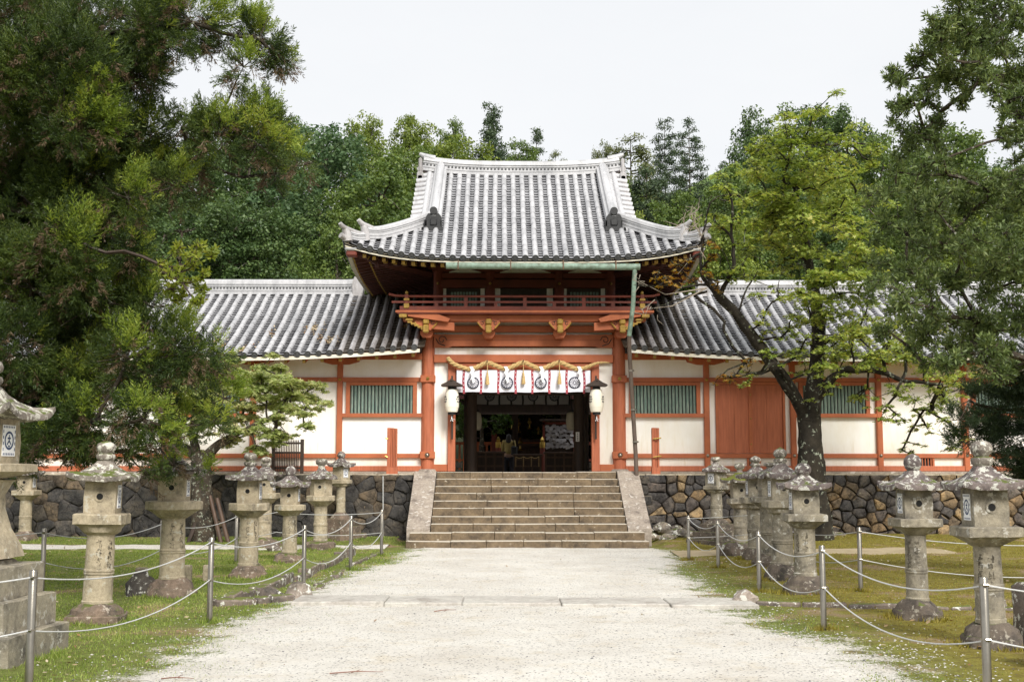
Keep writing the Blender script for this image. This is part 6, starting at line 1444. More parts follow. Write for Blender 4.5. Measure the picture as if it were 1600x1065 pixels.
BARKP = stonemat('maple_bark', (.040,.033,.023), (.023,.019,.014), (.010,.009,.007), lichen=.08, spots=(.24,.26,.20), moss=.25, scale=.8)
TWIG = simple('grey_twig', (.16,.13,.10), (.08,.065,.05), 10, .9, .3, 60)
def clump_pts(lst, d0, d1): return [(at(px, py, rnd.uniform(d0, d1)), r) for px, py, r in lst]

# ------------------------------------------------------------------ cedar on the left
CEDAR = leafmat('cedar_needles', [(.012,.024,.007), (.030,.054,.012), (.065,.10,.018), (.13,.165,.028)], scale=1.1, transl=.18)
CEDARLIT = leafmat('cedar_lit_new_growth', [(.075,.12,.018), (.15,.22,.03), (.27,.34,.05), (.42,.42,.08)], scale=1.3, transl=.3)  # new growth colour, also used as sunlight on the outer sprays
CEDARB = leafmat('withered_cedar', [(.07,.045,.025), (.12,.08,.045), (.17,.12,.07)], scale=2, transl=.15)
ced_f = [(60,40,90),(150,50,90),(230,40,72),(300,35,60),(360,40,52),(405,60,42),(435,88,28),(452,95,14),(380,105,28),(100,130,100),(195,110,70),(40,180,90),(120,200,80),
 (345,180,38),(385,190,46),(420,180,34),(400,225,48),(445,235,34),(472,258,20),(430,272,28),(340,215,42),(285,200,44),(225,210,56),(170,190,44),(300,250,30),(280,290,42),(240,275,40),
 (130,290,80),(200,310,55),(60,330,80),(170,360,60),(110,400,85),(215,390,42),(50,450,95),(150,470,75),(215,440,40),(240,480,36),(30,540,60),
 (300,545,52),(250,530,55),(335,548,26),(200,560,65),(120,590,75),(50,620,60),(235,600,48),(150,655,58),(225,655,46),(250,700,30),(200,705,36),(285,660,34),(350,622,34),(335,660,24),(270,725,26),(225,735,16),(80,690,50),(20,700,45),(310,735,14)]
cf = clump_pts(ced_f, 14.35, 15.6)
ced_b = [(60,80,110),(200,60,90),(120,240,110),(30,300,110),(200,250,70),(100,380,110),(180,440,70),(40,500,110),(150,560,90),(60,620,90),(20,180,110),(-60,120,120),(-60,300,130),(-60,480,130),(-50,640,110),(10,50,120),(110,660,60)]
cb = clump_pts(ced_b, 15.8, 17.2)
allc = [(p, r/FPX*15) for p, r in cf]+[(p, r/FPX*16.5) for p, r in cb]
Cc = np.array([p for p, r in allc]); Rc = np.array([r for p, r in allc])
def cedar_crown(name, Cc, Rc, mat, brown, parent, dens=1250, size=(.15, .27), droop=.07, flat=1.0):
    n = np.maximum(10, (dens*Rc**2).astype(int)); idx = np.repeat(np.arange(len(Cc)), n); m = len(idx); d = rdir(m)
    sub = rng.normal(size=(len(Cc), 7, 3)); sub = unit(sub)*.62; pick = rng.integers(0, 7, m)          # tufts inside each clump
    off = sub[idx, pick]*Rc[idx][:, None]; P = Cc[idx]+off+d*(Rc[idx]*.42*rng.random(m)**.5)[:, None]*np.array([1, 1, flat])
    out = unit(P-Cc[idx]); D = unit(out*.9+d*.35+np.array([.12, -.1, .12])+rng.normal(size=(m, 3))*.22)
    hang = rng.random(m) < droop; D[hang] = unit(D[hang]*.5+np.array([0, 0, -1.0])); P[hang, 2] -= .05
    sz = rng.uniform(size[0], size[1], m)
    if isinstance(mat, tuple):                               # fresh yellow shoots and painted sunlight, on the outer, light-facing side of each clump
        lit_fresh = ((out*np.array([.55, -.25, .8])).sum(1)+rng.normal(size=m)*.22 > .46) & (P[:, 0] > np.where(P[:, 2] > 6.3, -4.2, -5.2)+.35*rng.normal(size=m)) & ~hang
        V = sprays(P[lit_fresh], D[lit_fresh], sz[lit_fresh]); A = ~hang & ~lit_fresh
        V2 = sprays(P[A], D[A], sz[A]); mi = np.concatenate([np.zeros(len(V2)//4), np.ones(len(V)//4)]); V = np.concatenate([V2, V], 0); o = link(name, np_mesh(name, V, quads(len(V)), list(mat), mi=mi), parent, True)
    else:
        V = sprays(P[~hang], D[~hang], sz[~hang]); o = link(name, np_mesh(name, V, quads(len(V)), mat), parent, True)
    if brown is not None and hang.any(): V = sprays(P[hang], D[hang], sz[hang]*1.15); link('withered_spray', np_mesh('withered_spray', V, quads(len(V)), brown), o, True)
    return o
tx, ty = -8.3, 16.2
ced = thing('cedar_tree', 'huge cedar with feathery drooping branches filling the upper left', 'tree', (tx, ty, 0))
mb = MB(); tr = [(tx+.05*math.sin(z), ty, z) for z in np.linspace(-.2, 13, 14)]; mb.tube(tr, [.55-.035*i for i in range(14)], 14); mb.noise(.05, 2.2)
limb = [(tx, ty, z) for z in (3.5, 5, 6.5, 8)]
branches(mb, tr[2:], [c for c, r in allc], r0=.010, k=.009, wob=.05, n=6, sag=.05)
twigs(mb, Cc, Rc, 7, .006); mb.build('trunk', BARK, ced, smooth=60)
cedar_crown('crown', Cc, Rc, (CEDAR, CEDARLIT), CEDARB, ced)
# dark conifer at the lower right
DCON = leafmat('dark_conifer_needles', [(.014,.026,.012), (.030,.052,.020), (.055,.085,.03)], transl=.2)
rc = [(p, r/FPX*18) for p, r in clump_pts([(1560,640,52),(1595,700,50),(1530,665,40),(1590,590,46),(1500,655,22),(1545,705,32),(1585,745,22),(1505,690,20),(1640,640,70),(1640,560,70),(1560,590,32),(1600,660,60),(1515,625,20),(1650,730,70)], 18.0, 19.2)]
dk_ = thing('conifer_tree', 'dark shadowy conifer at the lower right edge behind the lanterns', 'tree', (9.6, 18.8, 0)); mb = MB(); tr = [(9.6, 18.8, z) for z in np.linspace(-.2, 6.0, 8)]; mb.tube(tr, [.2-.02*i for i in range(8)], 10)
Cd = np.array([p for p, r in rc]); Rd = np.array([r for p, r in rc]); branches(mb, tr, [p for p, r in rc], r0=.01, k=.01, sag=.03); twigs(mb, Cd, Rd, 5, .005); mb.build('trunk', BARK, dk_, smooth=60)
cedar_crown('crown', Cd, Rd, DCON, None, dk_, dens=1100, size=(.14, .25), droop=0, flat=.6)

# ------------------------------------------------------------------ maples
def maple(g, trunk_tubes, clumps, D, cols, size, dens, name='crown', flat=.42, r0=.006, k=.009, bark=BARKP, autumn=None, D2=None, tw=8):
    mb = MB(); main = []
    for pts, rs in trunk_tubes:
        P = catmull([Vector(at(px, py, D+dd)) for px, py, dd in pts], 6); n = len(P); R_ = [rs[0]+(rs[1]-rs[0])*i/(n-1) for i in range(n)]; b = len(mb.v); mb.tube(P, R_, 14); mb.noise(.05, 3, b); mb.noise(.02, 9, b); main += [tuple(p) for p in P[3::3]]
    cl = [(at(px, py, D+rnd.uniform(*(D2 or (-1.0, 1.0)))), r/FPX*D) for px, py, r in clumps]
    # every clump becomes a few flat layers of leaves
    lay = []
    for c, r in cl:
        for _ in range(7): o_ = Vector((rnd.gauss(0, .5), rnd.gauss(0, .5), rnd.gauss(0, .55)))*r; lay.append((tuple(Vector(c)+o_), r*rnd.uniform(.25, .62)))
    branches(mb, main, [c for c, r in lay], r0=r0, k=k, wob=.08, n=5)
    Cc = np.array([c for c, r in lay]); Rc = np.array([r for c, r in lay]); twigs(mb, Cc, Rc, tw, .0045); mb.build('trunk', bark, g, smooth=60)
    n = (dens*Rc**2).astype(int)+4; idx = np.repeat(np.arange(len(Cc)), n); m = len(idx); a = rng.random(m)*2*math.pi; rr = np.sqrt(rng.random(m))*Rc[idx]*(1+.2*rng.normal(size=m))
    P = Cc[idx]+np.stack([np.cos(a)*rr, np.sin(a)*rr, rng.normal(size=m)*.13*Rc[idx]-.22*rr**2/Rc[idx]], 1)
    nrm = unit(np.stack([np.cos(a)*.35, np.sin(a)*.35, np.ones(m)], 1)+rng.normal(size=(m, 3))*.38)
    V = lobed(P, nrm, size*rng.uniform(.7, 1.25, m)); link(name, np_mesh(name, V, quads(len(V)), cols), g, True)
MAPR = leafmat('maple_leaves', [(.085,.135,.026), (.185,.26,.052), (.34,.41,.095), (.50,.45,.12)], scale=.7, transl=.4)
MAPL = leafmat('young_maple_leaves', [(.14,.20,.05), (.28,.35,.11), (.45,.48,.20), (.58,.50,.29)], scale=.9, transl=.42)
AUT = leafmat('autumn_leaves', [(.13,.13,.015), (.28,.20,.03), (.36,.20,.04), (.34,.13,.04)], scale=1.6, transl=.4)
mr = thing('maple_tree', 'old forked maple with mossy lichened trunk in front of the red double doors', 'tree', at(1280, 845, 27.6))
big = [(1140,300,24),(1128,345,20),(1160,425,26),(1205,465,28),(1345,555,34),(1385,535,38),(1230,500,26),(1190,525,18),(1165,592,16),(1210,548,18),(1295,565,32),(1415,535,36),(1445,565,32),(1455,618,26),(1185,240,20),(1365,250,26),(1215,270,50),(1255,300,60),(1300,290,50),(1180,320,50),(1245,330,60),(1310,350,55),(1210,350,50),(1270,390,55),(1345,330,40),(1215,225,34),(1285,230,46),(1330,410,50),(1280,450,46),(1370,400,36),(1160,380,24),(1190,430,22),(1360,500,46),(1310,520,36),(1290,205,42),(1245,215,36),(1205,245,42),(1320,245,42),(1270,265,50),(1165,285,36),(1345,290,38),(1205,310,48),(1300,325,46),(1150,335,36),(1240,360,52),(1335,370,42),(1180,375,30),(1270,430,46),(1320,430,46),(1225,420,26),(1300,490,46),(1370,460,46),(1350,520,42),(1250,585,14),(1240,540,26),
 (1330,565,46),(1400,570,46),(1450,592,34),(1285,600,22),(1350,610,26),(1385,645,20),(1410,625,26),(1440,668,24),(1470,640,30),(1420,700,18),(1495,680,20),(1480,600,26),(1400,500,40),(1275,550,30)]
maple(mr, [([(1282,852,0),(1270,760,0),(1266,690,0),(1262,640,.1)], (.35,.25)), ([(1262,655,0),(1230,600,-.1),(1190,545,-.3),(1150,490,-.5),(1106,440,-.7)], (.165,.10)), ([(1264,660,0),(1274,590,.1),(1278,500,.2),(1262,400,.3),(1244,300,.3),(1270,225,.3)], (.23,.04)),
     ([(1275,625,0),(1310,582,-.2),(1360,577,-.5),(1410,592,-.8),(1470,600,-1.1)], (.12,.03)), ([(1245,620,-.1),(1215,570,-.5),(1190,580,-.9),(1140,590,-1.0)], (.05,.015))], big, 28.0, MAPR, .078, 720, D2=(-1.5, 1.2))
mr2 = thing('tree_branch', 'orange leaved twigs growing from the cut tip of the leaning maple limb', 'branch', at(1104, 440, 27.2))
maple(mr2, [([(1106,442,-.0),(1095,420,-.1),(1098,370,-.1),(1100,345,0)], (.05,.018)), ([(1104,445,0),(1070,448,-.1),(1030,446,-.2),(990,446,-.2)], (.035,.008)), ([(1104,455,0),(1060,468,-.1),(1020,482,-.2)], (.028,.006)), ([(1096,380,0),(1110,318,0),(1150,300,.2)], (.018,.01))],
      [(1040,435,16),(1062,428,18),(1080,438,16),(1098,425,14),(1070,415,10),(1110,400,10),(1120,372,14),(1135,590,22),(1165,570,12),(1120,450,10)], 27.3, AUT, .075, 420, D2=(-.4, .4), tw=14)
mb = MB()                                                  # bare pale twigs near the roof corner
for _ in range(46):
    px, py = rnd.choice([(1088, 365), (1075, 350), (1090, 395), (1000, 440), (1015, 478), (1080, 340), (1085, 330)]); a = Vector(at(px+rnd.uniform(-14, 14), py+rnd.uniform(-14, 14), 27.3+rnd.uniform(-.3, .3))); d = Vector((rnd.gauss(0, 1), rnd.gauss(0, .5), rnd.gauss(0, 1))).normalized(); L = rnd.uniform(.15, .5); e = Vector((rnd.uniform(-.1, .1), 0, rnd.uniform(-.1, .1)))
    mb.tube([a, a+d*L*.5+e, a+d*L], [.010, .007, .003], 4)
mb.tube([at(1098, 370, 27.2), at(1085, 350, 27.3), at(1080, 330, 27.3)], [.018, .012, .006], 5); mb.tube([at(1104, 450, 27.2), at(1040, 460, 27.2), at(1000, 440, 27.3)], [.02, .012, .006], 5); mb.tube([at(1104, 450, 27.2), at(1050, 478, 27.2), at(1015, 482, 27.3)], [.02, .012, .006], 5)
mb.build('bare_twigs', simple('bleached_twig', (.36,.31,.25), (.22,.18,.14), 12, .9), mr2)
ml = thing('maple_tree', 'small spreading maple propped with poles in front of the left corridor', 'tree', at(318, 852, 28.2))
maple(ml, [([(318,856,0),(316,780,0),(314,720,0)], (.27,.22)), ([(314,725,0),(345,692,-.2),(390,668,-.4),(440,645,-.6)], (.13,.04)), ([(314,725,0),(300,680,.1),(310,630,.1),(330,600,0)], (.12,.03)), ([(312,722,0),(280,690,.2),(250,660,.2)], (.1,.03))],
      [(460,625,40),(430,585,34),(380,610,44),(420,670,34),(350,655,44),(320,610,40),(380,570,30),(300,600,34),(350,590,34),(400,588,34),(440,602,34),(478,618,26),(502,604,12),(330,635,40),(390,632,36),(440,645,34),(475,648,20),(365,685,26),(425,685,20),(300,670,34),(275,630,36),(450,690,14),(240,640,36),(400,700,14),(345,570,16),(250,600,30)], 28.2, MAPL, .085, 1900, D2=(-1.4, 1.0), bark=BARK)
for i, ((a, b), lab) in enumerate(((((293, 850), (315, 796)), 'leftmost dark prop pole leaning on the small maple trunk'), (((346, 850), (328, 774)), 'wooden prop pole just right of the small maple trunk'), (((358, 852), (339, 778)), 'rightmost wooden prop pole beside the small maple'))):
    mb = MB(); p, q = at(*a, 27.9), at(*b, 28.1); mb.tube([p, q], [.05, .045], 8); tag(mb.build('prop_pole', BROWNW if i else DARKW, smooth=40), lab, 'pole', 'prop poles of the small maple')

# ------------------------------------------------------------------ evergreen oak on the right and a leafy sapling on the left
OAK = leafmat('evergreen_oak_leaves', [(.034,.052,.016), (.075,.11,.034), (.14,.19,.058), (.25,.29,.11)], scale=1.2, transl=.28)
def leafy(g, tr, rs, clumps, D, mat, size, dens, k=7, wd=.30, D2=(-1, 1), bark=BARK, r0=.006, kk=.0065):
    mb = MB(); mb.tube(tr, rs, 12); mb.noise(.03, 2.5)
    cl = [(at(px, py, D+rnd.uniform(*D2)), r/FPX*D) for px, py, r in clumps]; sub = []
    for c, r in cl:
        for _ in range(5): o_ = Vector((rnd.gauss(0, .42), rnd.gauss(0, .42), rnd.gauss(0, .42)))*r; sub.append((tuple(Vector(c)+o_), r*rnd.uniform(.35, .6)))
    branches(mb, tr, [c for c, r in sub], r0=r0, k=kk, wob=.06, n=5); Cc = np.array([c for c, r in sub]); Rc = np.array([r for c, r in sub]); twigs(mb, Cc, Rc, 8, .004); mb.build('trunk', bark, g, smooth=60)
    n = (dens*Rc**2).astype(int)+5; idx = np.repeat(np.arange(len(Cc)), n); m = len(idx); d = rdir(m); P = Cc[idx]+d*(Rc[idx]*(.35+.75*rng.random(m)))[:, None]; Dn = unit(d+np.array([0, 0, .35])+rng.normal(size=(m, 3))*.3)
    V = whorls(P, Dn, size, k, wd); link('crown', np_mesh('crown', V, quads(len(V)), mat), g, True)
ok = thing('evergreen_tree', 'tall dark small leaved evergreen hanging in from the upper right', 'tree', (8.4, 16.5, 0))
oc = [(1545,110,40),(1590,40,50),(1590,120,36),(1500,80,40),(1575,200,26),(1600,240,30),(1530,70,44),(1480,120,40),(1550,30,60),(1430,200,36),(1470,250,40),(1510,300,50),(1580,310,50),(1440,330,46),(1500,390,50),(1580,430,50),(1440,450,46),(1510,470,50),(1440,395,40),(1590,150,36),(1410,140,26),(1450,60,30),(1500,540,44),(1560,520,50),(1500,20,55),(1560,10,55),(1455,95,42),(1412,115,28),(1520,95,48),(1585,85,48),(1440,150,38),(1405,180,24),(1470,190,28),(1570,150,36),(1425,235,36),(1395,285,34),(1460,290,42),(1590,215,26),(1540,310,36),(1400,340,40),(1465,355,48),(1545,370,52),(1410,405,42),(1475,430,52),(1555,440,56),(1400,465,38),(1450,505,44),(1525,510,54),(1595,500,50),(1380,520,24),(1480,560,34),(1600,280,36),(1600,360,50),(1545,560,40),(1370,440,26),(1590,570,34),(1430,550,26),(1640,420,80),(1640,100,80),(1650,250,60),(1540,40,50),(1470,40,34),(1500,150,22)]
leafy(ok, [(8.4+.0*z, 16.5, z) for z in np.linspace(-.2, 12, 13)], [.28-.018*i for i in range(13)], oc, 16.0, OAK, .080, 850, D2=(-1.6, 1.4))
BRO = leafmat('bright_broad_leaves', [(.10,.14,.02), (.19,.24,.035), (.33,.33,.06)], transl=.4)
sp = thing('sapling', 'yellow green broad leaved sapling poking out of the cedar above the corridor roof', 'sapling', (-7.6, 17.0, 0))
leafy(sp, [(-7.6+.10*z*z, 17.0-.12*z*z, z) for z in np.linspace(-.1, 4.6, 8)], [.03-.002*i for i in range(8)], [(285,400,22),(310,398,18),(330,396,10),(285,432,20),(312,470,12),(300,450,16),(270,460,22),(265,420,24),(318,430,10)], 14.0, BRO, .075, 520, 5, .42, D2=(-.25, .25), r0=.004, kk=.003, bark=DARKW)
DEEPC = leafmat('court_leaves', [(.025,.05,.012), (.05,.095,.02), (.10,.16,.035)], transl=.3)
ct = thing('court_tree', 'bright green garden tree inside the court seen through the gate', 'tree', (-.6, 41.0, 1.35))
leafy(ct, [(-.6, 41.0, z) for z in np.linspace(1.2, 3.3, 5)], [.12, .1, .09, .07, .05], [(783,666,13),(772,656,9),(794,660,9),(776,672,8),(718,660,12),(720,676,12),(722,645,10),(758,660,6),(788,652,7)], 41.0, DEEPC, .11, 500, 6, .35, D2=(-.25, .25), r0=.004, kk=.006)

# ------------------------------------------------------------------ the wood on the hill behind
FG = {'deep': leafmat('deep_green_crown', [(.032,.062,.020), (.070,.12,.036), (.14,.20,.062)], scale=.5, transl=.25),
      'teal': leafmat('bluish_green_crown', [(.040,.080,.034), (.080,.14,.058), (.15,.22,.09)], scale=.5, transl=.3),
      'mid': leafmat('mid_green_crown', [(.050,.085,.020), (.10,.155,.036), (.20,.26,.065)], scale=.5, transl=.28),
      'lime': leafmat('yellow_green_crown', [(.085,.125,.024), (.165,.22,.042), (.30,.35,.075)], scale=.5, transl=.33),
      'olive': leafmat('olive_crown', [(.075,.090,.032), (.135,.155,.058), (.23,.25,.10)], scale=.5, transl=.3),
      'con': leafmat('dark_conifer_crown', [(.030,.050,.026), (.060,.092,.044), (.11,.15,.065)], scale=.5, transl=.25)}
def proto_broad(seed, H=16, R_=4.2, nb=64, base=.22, n=26000, ln=.19, top=1.0):
    r = np.random.default_rng(seed); C_, Rr = [], []
    for i in range(nb):
        t = (i+.5)/nb; z = base+(1-base)*t; a = i*2.399+r.normal()*.3; prof_ = math.sin(math.pi*min(1, (t*.80+.17)))**.62
        rad = R_*prof_*(.62+.38*r.random())*(.9 if i % 3 else .45); C_.append((math.cos(a)*rad, math.sin(a)*rad, z*H-.6)); Rr.append(r.uniform(.75, 1.35)*(1.15 if i % 3 == 0 else .9))
    mb = MB(); tr = [(.15*math.sin(z*.6+seed), .12*math.cos(z*.5), z) for z in np.linspace(-.8, H*.86, 9)]; mb.tube(tr, [.30-.029*i for i in range(9)], 8); branches(mb, tr[2:], C_, r0=.02, k=.022, n=4, wob=.04)
    C_, Rr = np.array(C_), np.array(Rr); sub = [(C_[i]+rdir(1)[0]*Rr[i]*.65, Rr[i]*r.uniform(.34, .52)) for i in range(nb) for _ in range(7)]
    C2 = np.array([c for c, q in sub]); R2 = np.array([q for c, q in sub]); w_ = R2**2; V = blob_leaves(C2, R2, np.maximum(3, n*w_/w_.sum()), ln, .62, flat=.8, up=.5, shell=.25)
    return mb, V
def proto_con(seed, H=18, R_=3.0, base=.15, n=60000, sparse=1.0, ln=.19, gapz=.85):
    r = np.random.default_rng(seed); C_, Rr = [], []; z = base*H
    while z < H*.985:
        t = (z/H-base)/(1-base); rad = R_*(1-t)**.6*(.65+.35*r.random())+.22; k = max(2, int(5*(1-t)+2))
        for j in range(k):
            a = 2*math.pi*j/k+r.random()*1.2
            for q in ((.95, .5, .75) if rad > .8 else (.6,)): rr_ = rad*q*r.uniform(.75, 1.1); C_.append((math.cos(a)*rr_, math.sin(a)*rr_, z-.10*rr_+r.normal()*.12)); Rr.append(max(.50, rad*.42*r.uniform(.8, 1.2)))
        z += gapz*(1-.45*t)
    mb = MB(); tr = [(0, 0, z) for z in np.linspace(-.8, H*.97, 10)]; mb.tube(tr, [.18-.018*i for i in range(10)], 8)
    C_, Rr = np.array(C_), np.array(Rr)
    for i in range(0, len(C_), 3): mb.tube([(0, 0, C_[i][2]-.1), tuple(C_[i])], [.05, .02], 4)
    w_ = Rr**1.4; V = blob_leaves(C_, Rr, np.maximum(10, sparse*n*w_/w_.sum()), ln, .42, flat=.55, up=.6, shell=.1); return mb, V
PR = {}
for k, a in (('ba', (1, 16, 4.3, 64, .18)), ('bb', (2, 16, 3.6, 56, .25)), ('bc', (3, 15, 5.0, 70, .15)), ('bd', (4, 17, 3.3, 50, .2))):
    mb, V = proto_broad(*a); PR[k] = (mb, V, a[1])
for k, a, kw in (('ca', (11, 18, 3.3, .12), {}), ('cb', (12, 20, 3.4, .2), dict(sparse=.9, gapz=1.0)), ('cc', (13, 15, 3.8, .1), dict(gapz=.8)), ('cs', (14, 16, 2.2, .45), dict(sparse=.4, gapz=1.2))):
    mb, V = proto_con(*a, **kw); PR[k] = (mb, V, a[1])
PM = {}
def forest_tree(px, ptop, D, proto, col, label, group=None, wide=1.0, bark=None):
    x, _, zt = at(px, ptop, D); zb = hz(x, D) if D > 52 else 1.4; H0 = PR[proto][2]; s = max(.45, (zt-zb)/H0)
    if proto not in PM:
        t0 = PR[proto][0].build('trunk', BARK, None, smooth=60); V = PR[proto][1]; c0 = link('crown', np_mesh('crown', V, quads(len(V)), FG['mid'])); PM[proto] = (t0.data, c0.data)
        bpy.data.objects.remove(t0); bpy.data.objects.remove(c0)
    g = thing('forest_tree', label, 'tree', (x, D, zb), group, rnd.uniform(0, 6.28)); g.scale = (s*wide, s*wide, s)
    a = bpy.data.objects.new('trunk', PM[proto][0]); b = bpy.data.objects.new('crown', PM[proto][1])
    for o in (a, b): C.objects.link(o); o.parent = g
    b.material_slots[0].link = 'OBJECT'; b.material_slots[0].material = FG[col]; return g
GL, GM, GR = 'trees massed behind the left corridor', 'trees massed behind the gate roof', 'trees massed behind the right corridor'
LL, LM_, LR = 'green tree merging into the dense wood behind the left corridor', 'green tree merging into the dense wood behind the gate roof', 'green tree merging into the dense wood behind the right corridor'
own = [  # the trees one can tell apart
 (595, 250, 54, 'ba', 'mid', 'rounded tree with bare pale branches showing just left of the gate roof', 1.15), (500, 188, 66, 'bc', 'teal', 'bluish green broad tree rising highest left of the gate', 1.1),
 (432, 160, 78, 'ba', 'mid', 'tall tree top peeking out between the cedar tip and the bluish tree', .8), (575, 178, 84, 'bd', 'lime', 'loose pale topped tree on the skyline right of the bluish green tree', .75), (648, 180, 88, 'bb', 'lime', 'yellow green tree on the skyline above the left end of the main ridge', .8),
 (705, 188, 92, 'bb', 'mid', 'thin crowned tree on the skyline left of the dark conical one', .6), (768, 157, 90, 'cc', 'con', 'dark dense conical conifer highest on the skyline over the gate ridge', .95), (720, 215, 74, 'bc', 'lime', 'bushy yellow green tree right above the gate ridge', 1.0),
 (838, 198, 96, 'cs', 'con', 'sparse lone pine on the skyline right of the dark conical conifer', .9), (868, 232, 90, 'cc', 'olive', 'low conifer sinking behind the right part of the gate ridge', .8), (812, 222, 84, 'bb', 'mid', 'green tree between the dark conical conifer and the sparse pine', .8),
 (945, 222, 96, 'bd', 'olive', 'thin pale topped tree just right of the gate ridge end', .5), (985, 205, 72, 'cc', 'olive', 'broad olive conifer right of the gate ridge end', 1.05), (1038, 176, 78, 'cb', 'con', 'left one of two tall ragged conifers right of the gate', .85), (1076, 176, 80, 'cb', 'con', 'right one of two tall ragged conifers right of the gate', .85),
 (1010, 255, 60, 'cc', 'con', 'dark lower conifer in front of the two tall ragged ones', 1.1), (1055, 300, 54, 'bb', 'mid', 'mid green tree behind the right hip of the gate roof', .9), (1128, 250, 88, 'cc', 'con', 'dark small conifer standing against the grassy hill', .6), (1180, 175, 70, 'ba', 'deep', 'deep green round tree behind the top of the old maple on its left', .7),
 (1262, 158, 72, 'bc', 'deep', 'highest deep green tree behind the top of the old maple', .85), (1322, 168, 70, 'ba', 'deep', 'deep green round tree behind the top of the old maple on its right', .7), (1372, 205, 64, 'bb', 'mid', 'mid green tree in the gap between the maple and the hanging evergreen', .8),
 (1120, 330, 52, 'bc', 'lime', 'bright green bushy tree low behind the bare twigs', .8), (1470, 190, 66, 'bc', 'mid', 'bright tree seen through the gaps of the hanging evergreen', 1.0), (985, 330, 50.5, 'bb', 'lime', 'light green shrubby tree at the right edge of the gate roof', .7)]
for px, pt, D, pr_, col, lab, wd in own: forest_tree(px, pt, D, pr_, col, lab, None, wd)
mass = []
for px in range(-60, 560, 82): mass.append((px+rnd.uniform(-15, 15), rnd.uniform(285, 335), rnd.uniform(50, 56), rnd.choice(['ba', 'bb', 'bc', 'bd']), rnd.choice(['deep', 'deep', 'teal', 'mid']), LL, GL))
for px in range(-40, 480, 88): mass.append((px+rnd.uniform(-15, 15), 235+rnd.uniform(-15, 20) if px < 380 else 205, rnd.uniform(62, 72), rnd.choice(['ba', 'bc', 'ca']), rnd.choice(['deep', 'teal', 'mid']), LL, GL))
for px in (-30, 60, 150, 240, 330, 395, 470): mass.append((px, 205+rnd.uniform(-15, 15), rnd.uniform(80, 92), rnd.choice(['ba', 'bc']), rnd.choice(['mid', 'deep']), LL, GL))
for px in (540, 640): mass.append((px, 225, 74, 'bc', 'mid', LL, GL))
for px in (530, 640, 700): mass.append((px, 330, 51, 'bb', 'mid', LM_, GM))
for px in (670, 760, 850, 900, 960): mass.append((px, 262+rnd.uniform(-8, 8), rnd.uniform(62, 70), rnd.choice(['ba', 'bc']), rnd.choice(['lime', 'mid']), LM_, GM))
for px in (760, 850, 920): mass.append((px, 380, 50, 'bb', 'mid', LM_, GM))
for px in range(1070, 1680, 86): mass.append((px+rnd.uniform(-15, 15), rnd.uniform(305, 345), rnd.uniform(50, 56), rnd.choice(['ba', 'bb', 'bc']), rnd.choice(['mid', 'lime', 'mid', 'deep']), LR, GR))
for px in (1150, 1225, 1300, 1400, 1500, 1600): mass.append((px, 262+rnd.uniform(-12, 12), rnd.uniform(60, 68), rnd.choice(['ba', 'bc', 'ca']), rnd.choice(['mid', 'deep', 'lime']), LR, GR))
for px in (1420, 1530, 1640): mass.append((px, 235, 84, 'ba', 'deep', LR, GR))
for px in (780, 1000, 1100, 1180): mass.append((px, 285, 82, 'bc', 'mid', LM_ if px < 1000 else LR, GM if px < 1000 else GR))
for px, pt, D, pr_, col, lab, gp in mass: forest_tree(px, pt, D, pr_, col, lab, gp, rnd.uniform(.9, 1.15))

# ------------------------------------------------------------------ grass, moss tufts, pebbles, fallen leaves
def scatter_ground(n, x0, x1, y0, y1, keep, power=1.6):
    y = y0+(y1-y0)*rng.random(n)**power; x = x0+(x1-x0)*rng.random(n); m = np.array([keep(a, b) for a, b in zip(x, y)]); x, y = x[m], y[m]
    return np.stack([x, y, np.array([gh(a, b) for a, b in zip(x, y)])], 1)
edge_cache = {}
def pe(y):
    k = round(y*20)
    if k not in edge_cache: edge_cache[k] = path_edges(y)
    return edge_cache[k]
def patch(x, y): return mnoise.noise(Vector((x*1.1, y*.8, 4)))+.6*mnoise.noise(Vector((x*3.7, y*2.7, 9)))
def keep_l(x, y):
    if abs(y-(26.6-.02*(x+2))) < .72+.15*rnd.random(): return False
    d = x-pe(y)[0]; p = patch(x, y)
    if d > 0: return rnd.random() < .45*math.exp(-d*2.6)*(p > -.2)+(.4 if (p > .2 and d < .9) else 0)
    return rnd.random() < .22+.55*(p > -.25)+.2*(p > .15) and rnd.random() < min(1, .5+abs(d)*.8)
def keep_r(x, y):
    d = pe(y)[1]-x; p = patch(x, y)
    if d > 0: return rnd.random() < .22*math.exp(-d*3)+(.30 if (p > .3 and d < .9) else 0)
    if -d < 1.2+(max(0, 14-y)*.25) and p < .15: return rnd.random() < .12
    return rnd.random() < .25+.45*(p > -.2)
def blades(P, h0, h1, w_):
    m = len(P); a = rng.random(m)*2*math.pi; S = np.stack([np.cos(a), np.sin(a), np.zeros(m)], 1); h = rng.uniform(h0, h1, m)[:, None]; ww = (w_*(1+P[:, 1:2]*.045))
    lean = rng.normal(size=(m, 3))*.5; lean[:, 2] = 1; T = P+unit(lean)*h
    return np.stack([P-S*ww/2-np.array([0, 0, .004]), P+S*ww/2-np.array([0, 0, .004]), T], 1).reshape(-1, 3)
GRL = leafmat('grass_blades', [(.09,.13,.025), (.165,.24,.042), (.29,.36,.08), (.48,.43,.19)], scale=.9, transl=.35); MSL = leafmat('moss_tufts', [(.12,.095,.02), (.22,.19,.03), (.32,.28,.045), (.24,.155,.06)], scale=.9, transl=.25)
def tri(nv): return np.arange(nv, dtype=np.int32).reshape(-1, 3)
P = scatter_ground(330000, -13, -.6, 6.5, 29.4, keep_l, 1.25); V = blades(P, .012, .040, .0075); tag(link('grass', np_mesh('grass', V, tri(len(V)), GRL, 3)), 'short patchy grass left of the gravel path', 'grass', kind='stuff')
